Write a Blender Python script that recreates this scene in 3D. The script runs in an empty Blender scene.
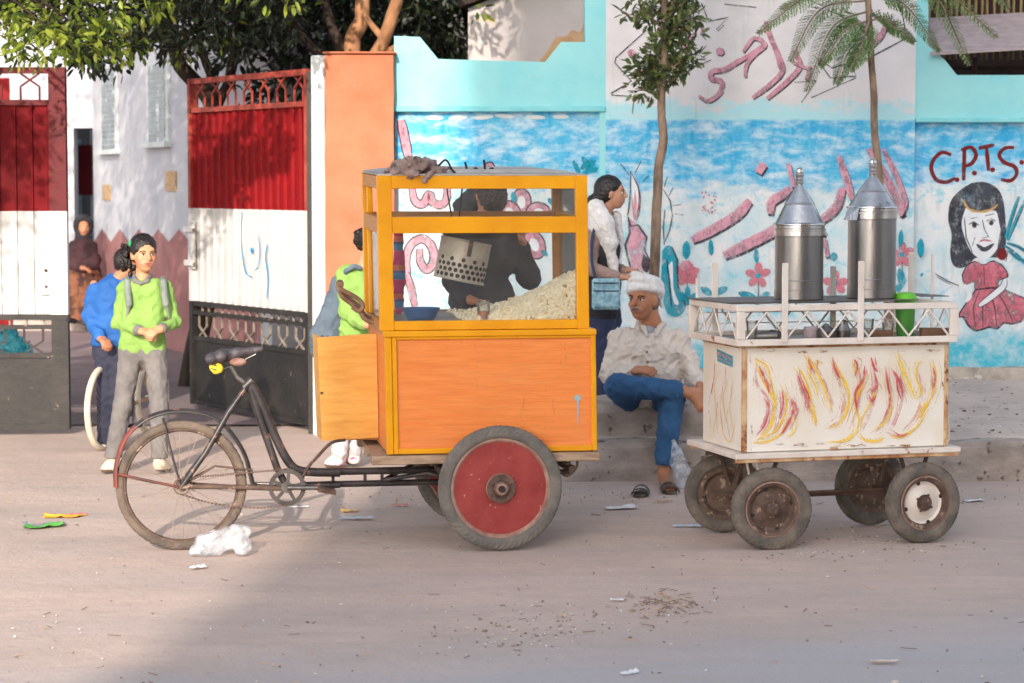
import bpy, bmesh, math, random
import numpy as np
from mathutils import Vector, Matrix, noise as mnoise
PI = math.pi
R = math.radians
rnd = random.Random(7)
SC = bpy.context.scene
COL = SC.collection

# ---------------------------------------------------------------- camera model (used to read distances off the photograph)
CAM_H, PITCH, FPX = 1.908, R(3.95), 2332.4
def ray(px, py):
    x, y = (px - 512) / FPX, (341.5 - py) / FPX
    cp, sp = math.cos(PITCH), math.sin(PITCH)
    return Vector((x, cp + y * sp, -sp + y * cp))
CAMP = Vector((0, 0, CAM_H))
def W(px, py, Y):
    d = ray(px, py)
    return CAMP + d * (Y / d.y)
def onplane(px, py, p0, n):
    d = ray(px, py)
    return CAMP + d * ((Vector(p0) - CAMP).dot(n) / d.dot(n))
def onground(px, py, z=0.0):
    return onplane(px, py, Vector((0, 0, z)), Vector((0, 0, 1)))

# ---------------------------------------------------------------- materials
def srgb(c):
    def f(v):
        v = v / 255.0
        return v / 12.92 if v <= .04045 else ((v + .055) / 1.055) ** 2.4
    return (f(c[0]), f(c[1]), f(c[2]), 1.0)
class NT:
    def __init__(s, name):
        s.m = bpy.data.materials.new(name); s.m.use_nodes = True
        s.t = s.m.node_tree; s.n = s.t.nodes; s.b = s.n['Principled BSDF']
        s.out = s.n['Material Output']
    def node(s, typ, **kw):
        n = s.n.new(typ)
        for k, v in kw.items():
            if hasattr(n, k): setattr(n, k, v)
            else: n.inputs[k].default_value = v
        return n
    def link(s, a, b): s.t.links.new(a, b)
    def coord(s, scale=(1, 1, 1), kind='Object', rot=(0, 0, 0)):
        tc = s.node('ShaderNodeTexCoord'); mp = s.node('ShaderNodeMapping')
        mp.inputs['Scale'].default_value = scale; mp.inputs['Rotation'].default_value = rot
        s.link(tc.outputs[kind], mp.inputs['Vector']); return mp.outputs[0]
    def noise(s, vec, scale, detail=5, rough=.6, dist=0.0):
        n = s.node('ShaderNodeTexNoise'); n.inputs['Scale'].default_value = scale
        n.inputs['Detail'].default_value = detail; n.inputs['Roughness'].default_value = rough
        n.inputs['Distortion'].default_value = dist
        s.link(vec, n.inputs['Vector']); return n.outputs['Fac']
    def ramp(s, fac, stops, interp='LINEAR'):
        r = s.node('ShaderNodeValToRGB'); r.color_ramp.interpolation = interp
        e = r.color_ramp.elements
        while len(e) < len(stops): e.new(.5)
        for i, (p, c) in enumerate(stops):
            e[i].position = p
            e[i].color = c if isinstance(c, tuple) else (c, c, c, 1)
        s.link(fac, r.inputs['Fac']); return r.outputs['Color']
    def mix(s, fac, a, b, mode='MIX'):
        m = s.node('ShaderNodeMix'); m.data_type = 'RGBA'; m.blend_type = mode
        for inp, v in ((m.inputs[0], fac), (m.inputs[6], a), (m.inputs[7], b)):
            if isinstance(v, (tuple, float, int)): inp.default_value = v
            else: s.link(v, inp)
        return m.outputs[2]
    def math(s, op, a, b=0.0, clamp=False):
        m = s.node('ShaderNodeMath'); m.operation = op; m.use_clamp = clamp
        for inp, v in ((m.inputs[0], a), (m.inputs[1], b)):
            if isinstance(v, (float, int)): inp.default_value = v
            else: s.link(v, inp)
        return m.outputs[0]
    def bump(s, h, strength=.3, dist=.01):
        b = s.node('ShaderNodeBump'); b.inputs['Strength'].default_value = strength
        b.inputs['Distance'].default_value = dist
        s.link(h, b.inputs['Height']); s.link(b.outputs[0], s.b.inputs['Normal'])
def mat(name, c, c2=None, scale=4, rough=.8, metal=0.0, bump=0.0, bscale=30, speck=None, stretch=(1, 1, 1), lo=.38, hi=.62, spec=.5, sss=0.0, bdist=.01):
    t = NT(name); v = t.coord(stretch)
    col = srgb(c)
    if c2:
        f = t.ramp(t.noise(v, scale, 6), [(lo, 0.0), (hi, 1.0)])
        col = t.mix(f, srgb(c), srgb(c2))
    if speck:   # (colour, scale, threshold)
        for sc_, s_, th in (speck if isinstance(speck, list) else [speck]):
            f = t.ramp(t.noise(t.coord((1, 1, 1)), s_, 4, .65), [(th, 0.0), (min(th + .05, 1), 1.0)])
            col = t.mix(f, col, srgb(sc_))
    if isinstance(col, tuple): t.b.inputs['Base Color'].default_value = col
    else: t.link(col, t.b.inputs['Base Color'])
    t.b.inputs['Roughness'].default_value = rough
    t.b.inputs['Metallic'].default_value = metal
    t.b.inputs['Specular IOR Level'].default_value = spec
    if sss:
        t.b.inputs['Subsurface Weight'].default_value = sss
        t.b.inputs['Subsurface Radius'].default_value = (.02, .008, .004); t.b.inputs['Subsurface Scale'].default_value = .3
    if bump: t.bump(t.noise(v, bscale, 5), bump, bdist)
    return t.m

def paintmat(name, c, c2, fade=.58, soft=.10, base=.06):
    """thin wall paint: brushed, soaked in and worn through to the plaster in patches"""
    t = NT(name); v = t.coord(); col = t.mix(t.ramp(t.noise(v, 9, 6, .7), [(.35, 0.0), (.65, 1.0)]), srgb(c), srgb(c2))
    t.link(col, t.b.inputs['Base Color']); t.b.inputs['Roughness'].default_value = .9; t.b.inputs['Specular IOR Level'].default_value = .2
    f = t.ramp(t.noise(t.coord((1, 1, .6)), 26, 7, .78), [(fade - soft, base), (fade + soft, .9)])
    f2 = t.ramp(t.noise(v, 4, 5, .7), [(.45, 0.0), (.75, .45)]); f = t.math('ADD', f, f2, True)
    tr = t.node('ShaderNodeBsdfTransparent'); mx = t.node('ShaderNodeMixShader'); t.link(f, mx.inputs[0]); t.link(t.b.outputs[0], mx.inputs[1]); t.link(tr.outputs[0], mx.inputs[2]); t.link(mx.outputs[0], t.out.inputs['Surface']); return t.m
# ---------------------------------------------------------------- mesh builder
def basis(d):
    d = Vector(d).normalized()
    a = Vector((0, 0, 1)) if abs(d.z) < .9 else Vector((1, 0, 0))
    u = d.cross(a).normalized(); return u, d.cross(u).normalized()
class MB:
    def __init__(s): s.v = []; s.f = []; s.m = []; s.mats = []; s.sm = []
    def mi(s, m):
        if m not in s.mats: s.mats.append(m)
        return s.mats.index(m)
    def add(s, vs, fs, m, smooth=False):
        o = len(s.v); s.v += [tuple(x) for x in vs]; k = s.mi(m)
        for f in fs: s.f.append(tuple(i + o for i in f)); s.m.append(k); s.sm.append(smooth)
    def hexa(s, p, m):   # 8 corners: bottom 4 ccw, top 4 ccw
        s.add(p, [(3, 2, 1, 0), (4, 5, 6, 7), (0, 1, 5, 4), (1, 2, 6, 5), (2, 3, 7, 6), (3, 0, 4, 7)], m)
    def box(s, x0, x1, y0, y1, z0, z1, m, fn=None, ch=0.0):
        if ch:
            c = ch
            xs, ys, zs = (x0, x1), (y0, y1), (z0, z1)
            vs = []; idx = {}
            for i in (0, 1):
                for j in (0, 1):
                    for k in (0, 1):
                        sx, sy, sz = (c if i == 0 else -c), (c if j == 0 else -c), (c if k == 0 else -c)
                        X, Y, Z = xs[i], ys[j], zs[k]
                        for a, p in enumerate(((X, Y + sy, Z + sz), (X + sx, Y, Z + sz), (X + sx, Y + sy, Z))):
                            idx[i, j, k, a] = len(vs); vs.append(p)
            fs = []
            q = [(0, 0), (1, 0), (1, 1), (0, 1)]
            for i in (0, 1):
                fs.append([idx[i, a, b, 0] for a, b in q]); fs.append([idx[a, i, b, 1] for a, b in q]); fs.append([idx[a, b, i, 2] for a, b in q])
            for a, b in q:
                pass
            for i in (0, 1):
                for j in (0, 1):
                    fs.append([idx[i, j, 0, 0], idx[i, j, 1, 0], idx[i, j, 1, 1], idx[i, j, 0, 1]])
                    fs.append([idx[i, 0, j, 0], idx[i, 1, j, 0], idx[i, 1, j, 2], idx[i, 0, j, 2]])
                    fs.append([idx[0, i, j, 1], idx[1, i, j, 1], idx[1, i, j, 2], idx[0, i, j, 2]])
                    for k in (0, 1): fs.append([idx[i, j, k, 0], idx[i, j, k, 1], idx[i, j, k, 2]])
            cx, cy, cz = (x0 + x1) / 2, (y0 + y1) / 2, (z0 + z1) / 2; cc = Vector((cx, cy, cz)); out = []
            for f in fs:
                a, b, d = (Vector(vs[f[0]]), Vector(vs[f[1]]), Vector(vs[f[2]]))
                n = (b - a).cross(d - a)
                out.append(f if n.dot(a - cc) > 0 else f[::-1])
            if fn: vs = [fn(*p) for p in vs]
            s.add(vs, out, m); return
        p = [(x0, y0, z0), (x1, y0, z0), (x1, y1, z0), (x0, y1, z0), (x0, y0, z1), (x1, y0, z1), (x1, y1, z1), (x0, y1, z1)]
        if fn: p = [fn(*q) for q in p]
        s.hexa(p, m)
    def bar(s, a, b, w, h, m, up=(0, 0, 1)):   # rectangular bar from a to b
        a, b = Vector(a), Vector(b); d = (b - a).normalized(); up = Vector(up)
        if abs(d.dot(up)) > .95: up = Vector((0, 1, 0))
        u = d.cross(up).normalized() * w / 2; v = u.cross(d).normalized() * h / 2
        s.hexa([a - u - v, a + u - v, a + u + v, a - u + v, b - u - v, b + u - v, b + u + v, b - u + v], m)
    def tube(s, pts, r, m, n=8, caps=True, smooth=True):
        pts = [Vector(p) for p in pts]; rr = r if isinstance(r, (list, tuple)) else [r] * len(pts)
        vs = []; u = None
        for i, p in enumerate(pts):
            d = (pts[min(i + 1, len(pts) - 1)] - pts[max(i - 1, 0)])
            if d.length < 1e-9: d = Vector((0, 0, 1))
            d.normalize()
            if u is None: u, w = basis(d)
            else:
                u = (u - d * u.dot(d)).normalized()
            w = d.cross(u)
            for k in range(n):
                a = 2 * PI * k / n; vs.append(p + (u * math.cos(a) + w * math.sin(a)) * rr[i])
        fs = []
        for i in range(len(pts) - 1):
            for k in range(n):
                fs.append((i * n + k, i * n + (k + 1) % n, (i + 1) * n + (k + 1) % n, (i + 1) * n + k))
        s.add(vs, fs, m, smooth)
        if caps:
            s.add(vs[:n][::-1], [tuple(range(n))], m); s.add(vs[-n:], [tuple(range(n))], m)
    def lathe(s, prof, c, axis, m, n=32, smooth=True, mats=None):   # prof: (along, radius)
        c = Vector(c); d = Vector(axis).normalized(); u, w = basis(d)
        vs = []
        for t, r in prof:
            for k in range(n):
                a = 2 * PI * k / n; vs.append(c + d * t + (u * math.cos(a) + w * math.sin(a)) * r)
        for i in range(len(prof) - 1):
            fs = [(k, (k + 1) % n, n + (k + 1) % n, n + k) for k in range(n)]
            s.add(vs[i * n:(i + 2) * n], fs, (mats[i] if mats else m), smooth)
    def ell(s, c, r, m, n=12, k=8, rot=None, fn=None):
        c = Vector(c); vs = []
        for i in range(k + 1):
            t = PI * i / k
            for j in range(n):
                a = 2 * PI * j / n
                p = Vector((r[0] * math.sin(t) * math.cos(a), r[1] * math.sin(t) * math.sin(a), r[2] * math.cos(t)))
                if rot: p = rot @ p
                if fn: p = fn(p)
                vs.append(c + p)
        fs = [(i * n + j, (i + 1) * n + j, (i + 1) * n + (j + 1) % n, i * n + (j + 1) % n) for i in range(k) for j in range(n)]
        s.add(vs, fs, m, True)
    def build(s, name, parent=None, loc=None, weld=False):
        """verts are in the parent's local space (or world space if no parent; loc = origin)"""
        me = bpy.data.meshes.new(name)
        vs = s.v
        if loc is not None:
            L = Vector(loc); vs = [tuple(Vector(v) - L) for v in vs]
        me.from_pydata(vs, [], s.f)
        for m in s.mats: me.materials.append(m)
        me.polygons.foreach_set('material_index', s.m)
        me.polygons.foreach_set('use_smooth', s.sm)
        me.update()
        if weld:
            bm = bmesh.new(); bm.from_mesh(me); bmesh.ops.remove_doubles(bm, verts=bm.verts, dist=1e-4); bmesh.ops.recalc_face_normals(bm, faces=bm.faces); bm.to_mesh(me); bm.free()
        o = bpy.data.objects.new(name, me); COL.objects.link(o)
        if loc is not None: o.location = loc
        if parent: o.parent = parent
        return o
def tag(o, label=None, cat=None, group=None, kind=None):
    if label: o['label'] = label
    if cat: o['category'] = cat
    if group: o['group'] = group
    if kind: o['kind'] = kind
    return o
def empty(name, loc, label=None, cat=None, group=None, rz=0.0, kind=None):
    o = bpy.data.objects.new(name, None); COL.objects.link(o)
    o.empty_display_size = .1
    o.location = loc; o.rotation_euler = (0, 0, rz)
    o.matrix_basis = Matrix.Translation(Vector(loc)) @ Matrix.Rotation(rz, 4, 'Z')
    return tag(o, label, cat, group, kind)
def copy_tree(o, parent=None):
    c = o.copy(); COL.objects.link(c)
    if parent: c.parent = parent
    for ch in o.children: copy_tree(ch, c)
    return c
def spline(pts, n=6):
    """Catmull-Rom through the points"""
    P = [Vector(p) for p in pts]
    if len(P) < 3: return P
    Q = [P[0] * 2 - P[1]] + P + [P[-1] * 2 - P[-2]]; out = []
    for i in range(1, len(Q) - 2):
        for k in range(n):
            t = k / n
            out.append(.5 * ((2 * Q[i]) + (Q[i + 1] - Q[i - 1]) * t + (2 * Q[i - 1] - 5 * Q[i] + 4 * Q[i + 1] - Q[i + 2]) * t * t + (3 * Q[i] - Q[i - 1] - 3 * Q[i + 1] + Q[i + 2]) * t ** 3))
    out.append(P[-1]); return out
# painted marks: thin layers of paint on a plane, each layer a hair in front of the one below
class Paint:
    def __init__(s, p0, n, inv=None):
        s.p0 = Vector(p0); s.n = Vector(n).normalized(); s.inv = inv; s.layer = 0.0012
        s.u = s.n.cross(Vector((0, 0, 1))).normalized() * -1; s.w = Vector((0, 0, 1)); s.mb = MB()
        s.sc = None
    def next(s): s.layer += .00009; return s.n * s.layer
    def pt(s, p): return onplane(p[0], p[1], s.p0, s.n)
    def put(s, vs, fs, m):
        if s.inv is not None: vs = [s.inv @ v for v in vs]
        s.mb.add(vs, fs, m)
    def stroke(s, pts, w, m, taper=.5, jit=.0, n=6, w1=None):
        P = spline([s.pt(p) for p in pts], n); off = s.next(); N = len(P); vs = []
        ppm = FPX / max(1, abs((P[0] - CAMP).y))
        for i, p in enumerate(P):
            d = (P[min(i + 1, N - 1)] - P[max(i - 1, 0)]).normalized(); q = d.cross(s.n).normalized()
            t = i / (N - 1); ww = w if w1 is None else w + (w1 - w) * t
            k = 1 - taper * (abs(2 * t - 1) ** 3)
            ww = ww / ppm * .5 * k * (1 + rnd.uniform(-jit, jit))
            vs += [p + q * ww + off, p - q * ww + off]
        fs = [(2 * i, 2 * i + 1, 2 * i + 3, 2 * i + 2) for i in range(N - 1)]
        s.put(vs, fs, m)
    def poly(s, pts, m, smooth=True):
        off = s.next(); P = [s.pt(p) for p in pts]
        if smooth: P = spline(P + [P[0]], 5)[:-1]
        # triangulate with mathutils (no holes)
        from mathutils.geometry import tessellate_polygon
        tr = tessellate_polygon([P])
        fs = []
        for t in tr:
            a, b, c = (P[i] for i in t)
            fs.append(tuple(t) if (b - a).cross(c - a).dot(s.n) > 0 else tuple(t[::-1]))
        s.put([p + off for p in P], fs, m)
    def blob(s, c, rx, ry, m, ang=0, n=14, jit=.06):
        s.poly([(c[0] + math.cos(t) * rx * math.cos(ang) - math.sin(t) * ry * math.sin(ang), c[1] + math.cos(t) * rx * math.sin(ang) + math.sin(t) * ry * math.cos(ang)) for t in [2 * PI * i / n for i in range(n)] for _ in (0,) ], m, False)
    def build(s, name, parent):
        o = s.mb.build(name, parent); return o
def zm(ox, oy, sc, pts): return [(ox + p[0] / sc, oy + p[1] / sc) for p in pts]
def fbm(p, s=1.0, o=4):
    return mnoise.fractal(Vector(p) * s, 1.0, 2.0, o)
# ---------------------------------------------------------------- implicit surfaces (figures, cloth, bags)
def axis_pts(lo, hi, fine, h0, h1):
    p = [lo]
    while p[-1] < hi:
        x = p[-1]; h = h0
        for a, b in fine:
            if a - h0 <= x < b: h = h1
        p.append(x + h)
    return np.array(p, dtype=np.float32)
def prim_box(p):
    if p[0] == 'c':
        a, b, ra, rb = p[1:5]; r = max(ra, rb)
        return [min(a[i], b[i]) - r for i in range(3)], [max(a[i], b[i]) + r for i in range(3)]
    c, r = p[1], max(p[2]); return [c[i] - r for i in range(3)], [c[i] + r for i in range(3)]
def prim_d(p, X, Y, Z):
    if p[0] == 'c':
        a, b, ra, rb = p[1:5]; flat = p[5] if len(p) > 5 and isinstance(p[5], str) else ''
        d = (b[0] - a[0], b[1] - a[1], b[2] - a[2]); L2 = d[0] ** 2 + d[1] ** 2 + d[2] ** 2 + 1e-9
        t0 = ((X - a[0]) * d[0] + (Y - a[1]) * d[1] + (Z - a[2]) * d[2]) / L2; t = np.clip(t0, 0, 1)
        D = np.sqrt((X - a[0] - d[0] * t) ** 2 + (Y - a[1] - d[1] * t) ** 2 + (Z - a[2] - d[2] * t) ** 2) - (ra + (rb - ra) * t)
        L = math.sqrt(L2)
        if 'b' in flat: D = np.maximum(D, (t0 - 1) * L)
        if 'a' in flat: D = np.maximum(D, -t0 * L)
        return D
    c, r = p[1], p[2]; M = p[3] if len(p) > 3 and p[3] is not None else None
    x, y, z = X - c[0], Y - c[1], Z - c[2]
    if M is not None: x, y, z = (M[0][0] * x + M[0][1] * y + M[0][2] * z, M[1][0] * x + M[1][1] * y + M[1][2] * z, M[2][0] * x + M[2][1] * y + M[2][2] * z)
    q = np.sqrt((x / r[0]) ** 2 + (y / r[1]) ** 2 + (z / r[2]) ** 2)
    return (q - 1) * min(r)
def waves(X, Y, Z, amp, wl, seed, stretch=(1, 1, 1), ridge=0):
    rg = np.random.RandomState(seed); out = 0
    for i in range(7):
        d = rg.normal(size=3); d /= np.linalg.norm(d); d = d * np.array(stretch)
        k = 2 * PI / (wl * rg.uniform(.6, 1.6)); ph = rg.uniform(0, 6.28)
        ph2 = 1.5 * np.sin((X * d[1] + Y * d[2] + Z * d[0]) * k * .6 + ph)
        out = out + np.sin((X * d[0] + Y * d[1] + Z * d[2]) * k + ph + ph2)
    if ridge: return (np.sqrt(np.abs(out) / 2.2) - .75) * amp
    return out * (amp / 3.5)
def nets(name, prims, mats, parent, root, k=.015, h=.009, hf=.004, fine=((), (), ()), cut=(), wave=None, matfn=None, grow=0.0, clip=None):
    """one closed skin round all primitives; root = world position that becomes local zero"""
    lo = [9e9] * 3; hi = [-9e9] * 3
    for p in prims:
        a, b = prim_box(p)
        for i in range(3): lo[i] = min(lo[i], a[i] - .02 - grow); hi[i] = max(hi[i], b[i] + .02 + grow)
    ax = [axis_pts(lo[i], hi[i], fine[i] if fine[i] else (), h, hf) for i in range(3)]
    n = [len(a) for a in ax]
    D = np.full(n, .05, dtype=np.float32)
    def region(p, mg):
        a, b = prim_box(p)
        return tuple(slice(max(0, np.searchsorted(ax[i], a[i] - mg) - 1), min(n[i], np.searchsorted(ax[i], b[i] + mg) + 1)) for i in range(3))
    for p in prims:
        s = region(p, .05)
        X, Y, Z = np.meshgrid(ax[0][s[0]], ax[1][s[1]], ax[2][s[2]], indexing='ij', sparse=True)
        d = prim_d(p, X, Y, Z) - grow; kk = k
        if len(p) > 5 and not isinstance(p[5], str): kk = p[5]
        e = D[s]; hh = np.clip(.5 + .5 * (e - d) / kk, 0, 1)
        D[s] = e + (d - e) * hh - kk * hh * (1 - hh)
    for p in cut:
        s = region(p, .04)
        X, Y, Z = np.meshgrid(ax[0][s[0]], ax[1][s[1]], ax[2][s[2]], indexing='ij', sparse=True)
        d = -prim_d(p, X, Y, Z); e = D[s]; kk = .006
        hh = np.clip(.5 - .5 * (e - d) / kk, 0, 1)
        D[s] = e + (d - e) * hh + kk * hh * (1 - hh)
    X, Y, Z = np.meshgrid(ax[0], ax[1], ax[2], indexing='ij', sparse=True)
    if wave:
        for wv in wave: D += waves(X, Y, Z, *wv)
    if clip:   # list of (point, normal): keep the side the normal points away from
        for q, nn in clip:
            D = np.maximum(D, (X - q[0]) * nn[0] + (Y - q[1]) * nn[1] + (Z - q[2]) * nn[2])
    D[0] = D[-1] = .05; D[:, 0] = D[:, -1] = .05; D[:, :, 0] = D[:, :, -1] = .05
    S = D < 0
    c = [S[i:n[0] - 1 + i, j:n[1] - 1 + j, l:n[2] - 1 + l] for i in (0, 1) for j in (0, 1) for l in (0, 1)]
    tot = sum(x.astype(np.int8) for x in c); act = (tot > 0) & (tot < 8)
    I, J, K = np.nonzero(act); V = np.full(act.shape, -1, dtype=np.int64); V[I, J, K] = np.arange(len(I))
    acc = np.zeros((len(I), 3)); cnt = np.zeros(len(I))
    for axn in range(3):
        for a in (0, 1):
            for b in (0, 1):
                o0 = [0, 0, 0]; oth = [q for q in range(3) if q != axn]; o0[oth[0]] = a; o0[oth[1]] = b
                o1 = list(o0); o1[axn] = 1
                d0 = D[I + o0[0], J + o0[1], K + o0[2]]; d1 = D[I + o1[0], J + o1[1], K + o1[2]]
                msk = (d0 < 0) != (d1 < 0); t = np.where(msk, d0 / (d0 - d1 + 1e-12), 0)
                idx = [I, J, K]
                P = [ax[q][idx[q] + o0[q]] * (1 - t) + ax[q][idx[q] + o1[q]] * t for q in range(3)]
                for q in range(3): acc[:, q] += np.where(msk, P[q], 0)
                cnt += msk
    acc /= cnt[:, None]
    F = []
    for axn in range(3):
        sl0 = [slice(0, n[0]), slice(0, n[1]), slice(0, n[2])]; sl1 = list(sl0)
        sl0[axn] = slice(0, n[axn] - 1); sl1[axn] = slice(1, n[axn])
        A = S[tuple(sl0)]; B = S[tuple(sl1)]; ch = np.nonzero(A != B)
        inside0 = A[ch]; u, w = [(1, 2), (2, 0), (0, 1)][axn]
        idx = [x.copy() for x in ch]
        def cell(du, dw):
            q = [x for x in idx]; q[u] = idx[u] + du; q[w] = idx[w] + dw
            return V[q[0], q[1], q[2]]
        quad = np.stack([cell(-1, -1), cell(0, -1), cell(0, 0), cell(-1, 0)], axis=1)
        quad[~inside0] = quad[~inside0][:, ::-1]; F.append(quad)
    F = np.concatenate(F); F = F[(F >= 0).all(axis=1)]
    rt = np.array(root); vs = acc - rt
    me = bpy.data.meshes.new(name)
    me.vertices.add(len(vs)); me.vertices.foreach_set('co', vs.astype(np.float32).ravel())
    me.loops.add(len(F) * 4); me.loops.foreach_set('vertex_index', F.astype(np.int32).ravel())
    me.polygons.add(len(F)); me.polygons.foreach_set('loop_start', np.arange(len(F), dtype=np.int32) * 4)
    me.polygons.foreach_set('loop_total', np.full(len(F), 4, dtype=np.int32))
    for m in mats: me.materials.append(m)
    if matfn:
        cen = acc[F].mean(axis=1); me.polygons.foreach_set('material_index', matfn(cen).astype(np.int32))
    me.polygons.foreach_set('use_smooth', np.ones(len(F), dtype=bool))
    me.update(calc_edges=True); me.validate()
    o = bpy.data.objects.new(name, me); COL.objects.link(o)
    if parent: o.parent = parent
    else: o.location = root
    return o
# ================================================================= materials shared by the setting
M = {}
def ground_mat():
    t = NT('dusty road'); v = t.coord()
    n1 = t.noise(t.coord((.35, 1.1, 1)), 1.6, 7, .62); n2 = t.noise(v, 9, 8, .7); n3 = t.noise(v, 55, 4, .7)
    col = t.mix(t.ramp(n1, [(.36, 0.0), (.64, 1.0)]), srgb((190, 172, 164)), srgb((210, 186, 172)))
    col = t.mix(t.math('MULTIPLY', t.ramp(n2, [(.35, 0.0), (.7, 1.0)]), .45), col, srgb((174, 157, 150)))
    big = t.ramp(t.noise(t.coord((.8, 1.6, 1)), 2.4, 8, .72, .4), [(.40, 0.0), (.52, .5), (.66, 1.0)]); col = t.mix(t.math('MULTIPLY', big, .32), col, srgb((216, 197, 186)))
    gr = t.ramp(t.noise(t.coord((1, 1.4, 1)), 120, 3, .8), [(.42, 0.0), (.62, 1.0)]); col = t.mix(t.math('MULTIPLY', gr, .22), col, srgb((140, 124, 114)))
    # worn asphalt shows through nearer the middle of the road
    sx = t.node('ShaderNodeSeparateXYZ'); t.link(v, sx.inputs[0])
    edge = t.math('ADD', sx.outputs['Y'], t.math('MULTIPLY', t.math('SUBTRACT', t.noise(t.coord((.5, .9, 1)), 1.3, 5), .5), 1.6))
    edge = t.math('SUBTRACT', edge, t.math('MULTIPLY', sx.outputs['X'], .33))
    m = t.ramp(t.math('MULTIPLY', t.math('SUBTRACT', 9.75, edge), 1.1, True), [(0.0, 0.0), (1.0, 1.0)])
    col = t.mix(t.math('MULTIPLY', m, .85), col, srgb((174, 170, 172)))
    sp = t.ramp(n3, [(.64, 0.0), (.70, 1.0)]); col = t.mix(t.math('MULTIPLY', sp, .5), col, srgb((112, 98, 90)))
    sp = t.ramp(t.noise(v, 38, 3, .6), [(.70, 0.0), (.73, 1.0)]); col = t.mix(t.math('MULTIPLY', sp, .5), col, srgb((205, 190, 178)))
    pt = t.ramp(t.noise(t.coord((.6, 1, 1)), .8, 4), [(.5, 0.0), (.62, 1.0)]); col = t.mix(t.math('MULTIPLY', pt, .3), col, srgb((172, 156, 147)))
    sep = t.ramp(t.noise(t.coord((.22, 3.2, 1)), 2.3, 5, .6), [(.5, 0.0), (.66, 1.0)])
    col = t.mix(t.math('MULTIPLY', sep, .28), col, srgb((174, 158, 148)))
    t.link(col, t.b.inputs['Base Color']); t.b.inputs['Roughness'].default_value = .95; t.b.inputs['Specular IOR Level'].default_value = .2
    h = t.math('ADD', t.math('MULTIPLY', n2, .8), t.math('MULTIPLY', n3, .25)); t.bump(h, .55, .025)
    return t.m
M['ground'] = ground_mat()
M['walk'] = mat('pavement concrete', (196, 181, 172), (178, 164, 157), 2.2, .95, 0, .5, 22, speck=[((112, 100, 94), 14, .62), ((190, 178, 168), 30, .68)], spec=.2)
M['kerb'] = mat('kerb concrete', (178, 165, 157), (146, 136, 129), 3.2, .95, 0, .8, 18, speck=[((96, 88, 84), 11, .60), ((186, 176, 168), 9, .64)], stretch=(1, 1, 2.2), spec=.2)
M['yard'] = mat('yard asphalt', (140, 124, 124), (122, 108, 110), 1.2, .95, 0, .4, 20, spec=.2)
M['plaster'] = mat('bare plaster', (188, 178, 166), (150, 140, 130), 6, .95, 0, .7, 20, speck=((205, 200, 192), 9, .56))
def mural_mat(name, top, band_hi, band_lo, low, seed=0, upper=None):
    """painted wall: plain colour above, blue sky strokes with white clouds, white washed with pale blue below, turquoise at the foot"""
    t = NT(name); v = t.coord((1, 1, 1)); sx = t.node('ShaderNodeSeparateXYZ'); t.link(v, sx.inputs[0])
    vo = t.coord((1, 1, 2.2)); vs = t.coord((2.2, 1, .55))
    z = t.math('ADD', sx.outputs['Z'], t.math('MULTIPLY', t.math('SUBTRACT', t.noise(vo, 4.2, 7, .72), .5), .62))
    zz = t.math('ADD', sx.outputs['Z'], t.math('MULTIPLY', t.math('SUBTRACT', t.noise(v, 7, 4), .5), .03))
    wash = t.mix(t.ramp(t.noise(v, 3.4, 7, .68), [(.40, 0.0), (.64, 1.0)]), srgb((220, 220, 222)), srgb((176, 208, 218)))
    wash = t.mix(t.math('MULTIPLY', t.ramp(t.noise(v, 1.7, 7, .7), [(.52, 0.0), (.66, 1.0)]), .5), wash, srgb((198, 194, 190)))
    wash = t.mix(t.math('MULTIPLY', t.ramp(t.noise(vs, 6, 6, .7), [(.55, 0.0), (.68, 1.0)]), .5), wash, srgb((178, 192, 196)))
    st = t.ramp(t.noise(t.coord((1.6, 1, 2.0)), 5.5, 8, .75, .5), [(.54, 0.0), (.62, 1.0)]); wash = t.mix(t.math('MULTIPLY', st, .75), wash, srgb((120, 196, 214)))
    # foot
    foot = t.math('MULTIPLY', t.math('SUBTRACT', low, z), 5.5, True)
    foot = t.math('MULTIPLY', foot, t.ramp(t.noise(v, 8, 6, .7), [(.36, 0.15), (.6, 1.0)]))
    col = t.mix(foot, wash, srgb((70, 180, 202)))
    blue = t.mix(t.ramp(t.noise(vs, 7, 6, .7), [(.35, 0.0), (.7, 1.0)]), srgb((44, 158, 212)), srgb((104, 192, 224)))
    cl = t.ramp(t.noise(vo, 5.2, 7, .68, .3), [(.45, 0.0), (.68, 1.0)]); blue = t.mix(t.math('MULTIPLY', cl, .85), blue, srgb((216, 228, 234)))
    msk = t.math('MULTIPLY', t.math('SUBTRACT', z, band_lo), 7.0, True)
    col = t.mix(msk, col, blue)
    if upper: col = t.mix(t.math('MULTIPLY', t.math('SUBTRACT', zz, band_hi), 60.0, True), col, srgb(upper[0])); col = t.mix(t.math('MULTIPLY', t.math('SUBTRACT', z, upper[1]), 12.0, True), col, t.mix(t.ramp(t.noise(v, 2.0, 5), [(.4, 0.0), (.65, 1.0)]), srgb(top), srgb(tuple(int(c * .93) for c in top))))
    drip = t.ramp(t.noise(t.coord((9, 9, .5)), 3.5, 5, .6), [(.60, 0.0), (.70, 1.0)]); col = t.mix(t.math('MULTIPLY', drip, .22), col, srgb((150, 160, 160)))
    chip = t.ramp(t.noise(v, 16, 5, .7), [(.66, 0.0), (.70, 1.0)]); col = t.mix(t.math('MULTIPLY', chip, .55), col, srgb((196, 190, 180)))
    t.link(col, t.b.inputs['Base Color']); t.b.inputs['Roughness'].default_value = .85; t.b.inputs['Specular IOR Level'].default_value = .25
    t.bump(t.math('ADD', t.noise(v, 14, 6), t.math('MULTIPLY', t.noise(v, 60, 3), .3)), .35, .012)
    return t.m
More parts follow.
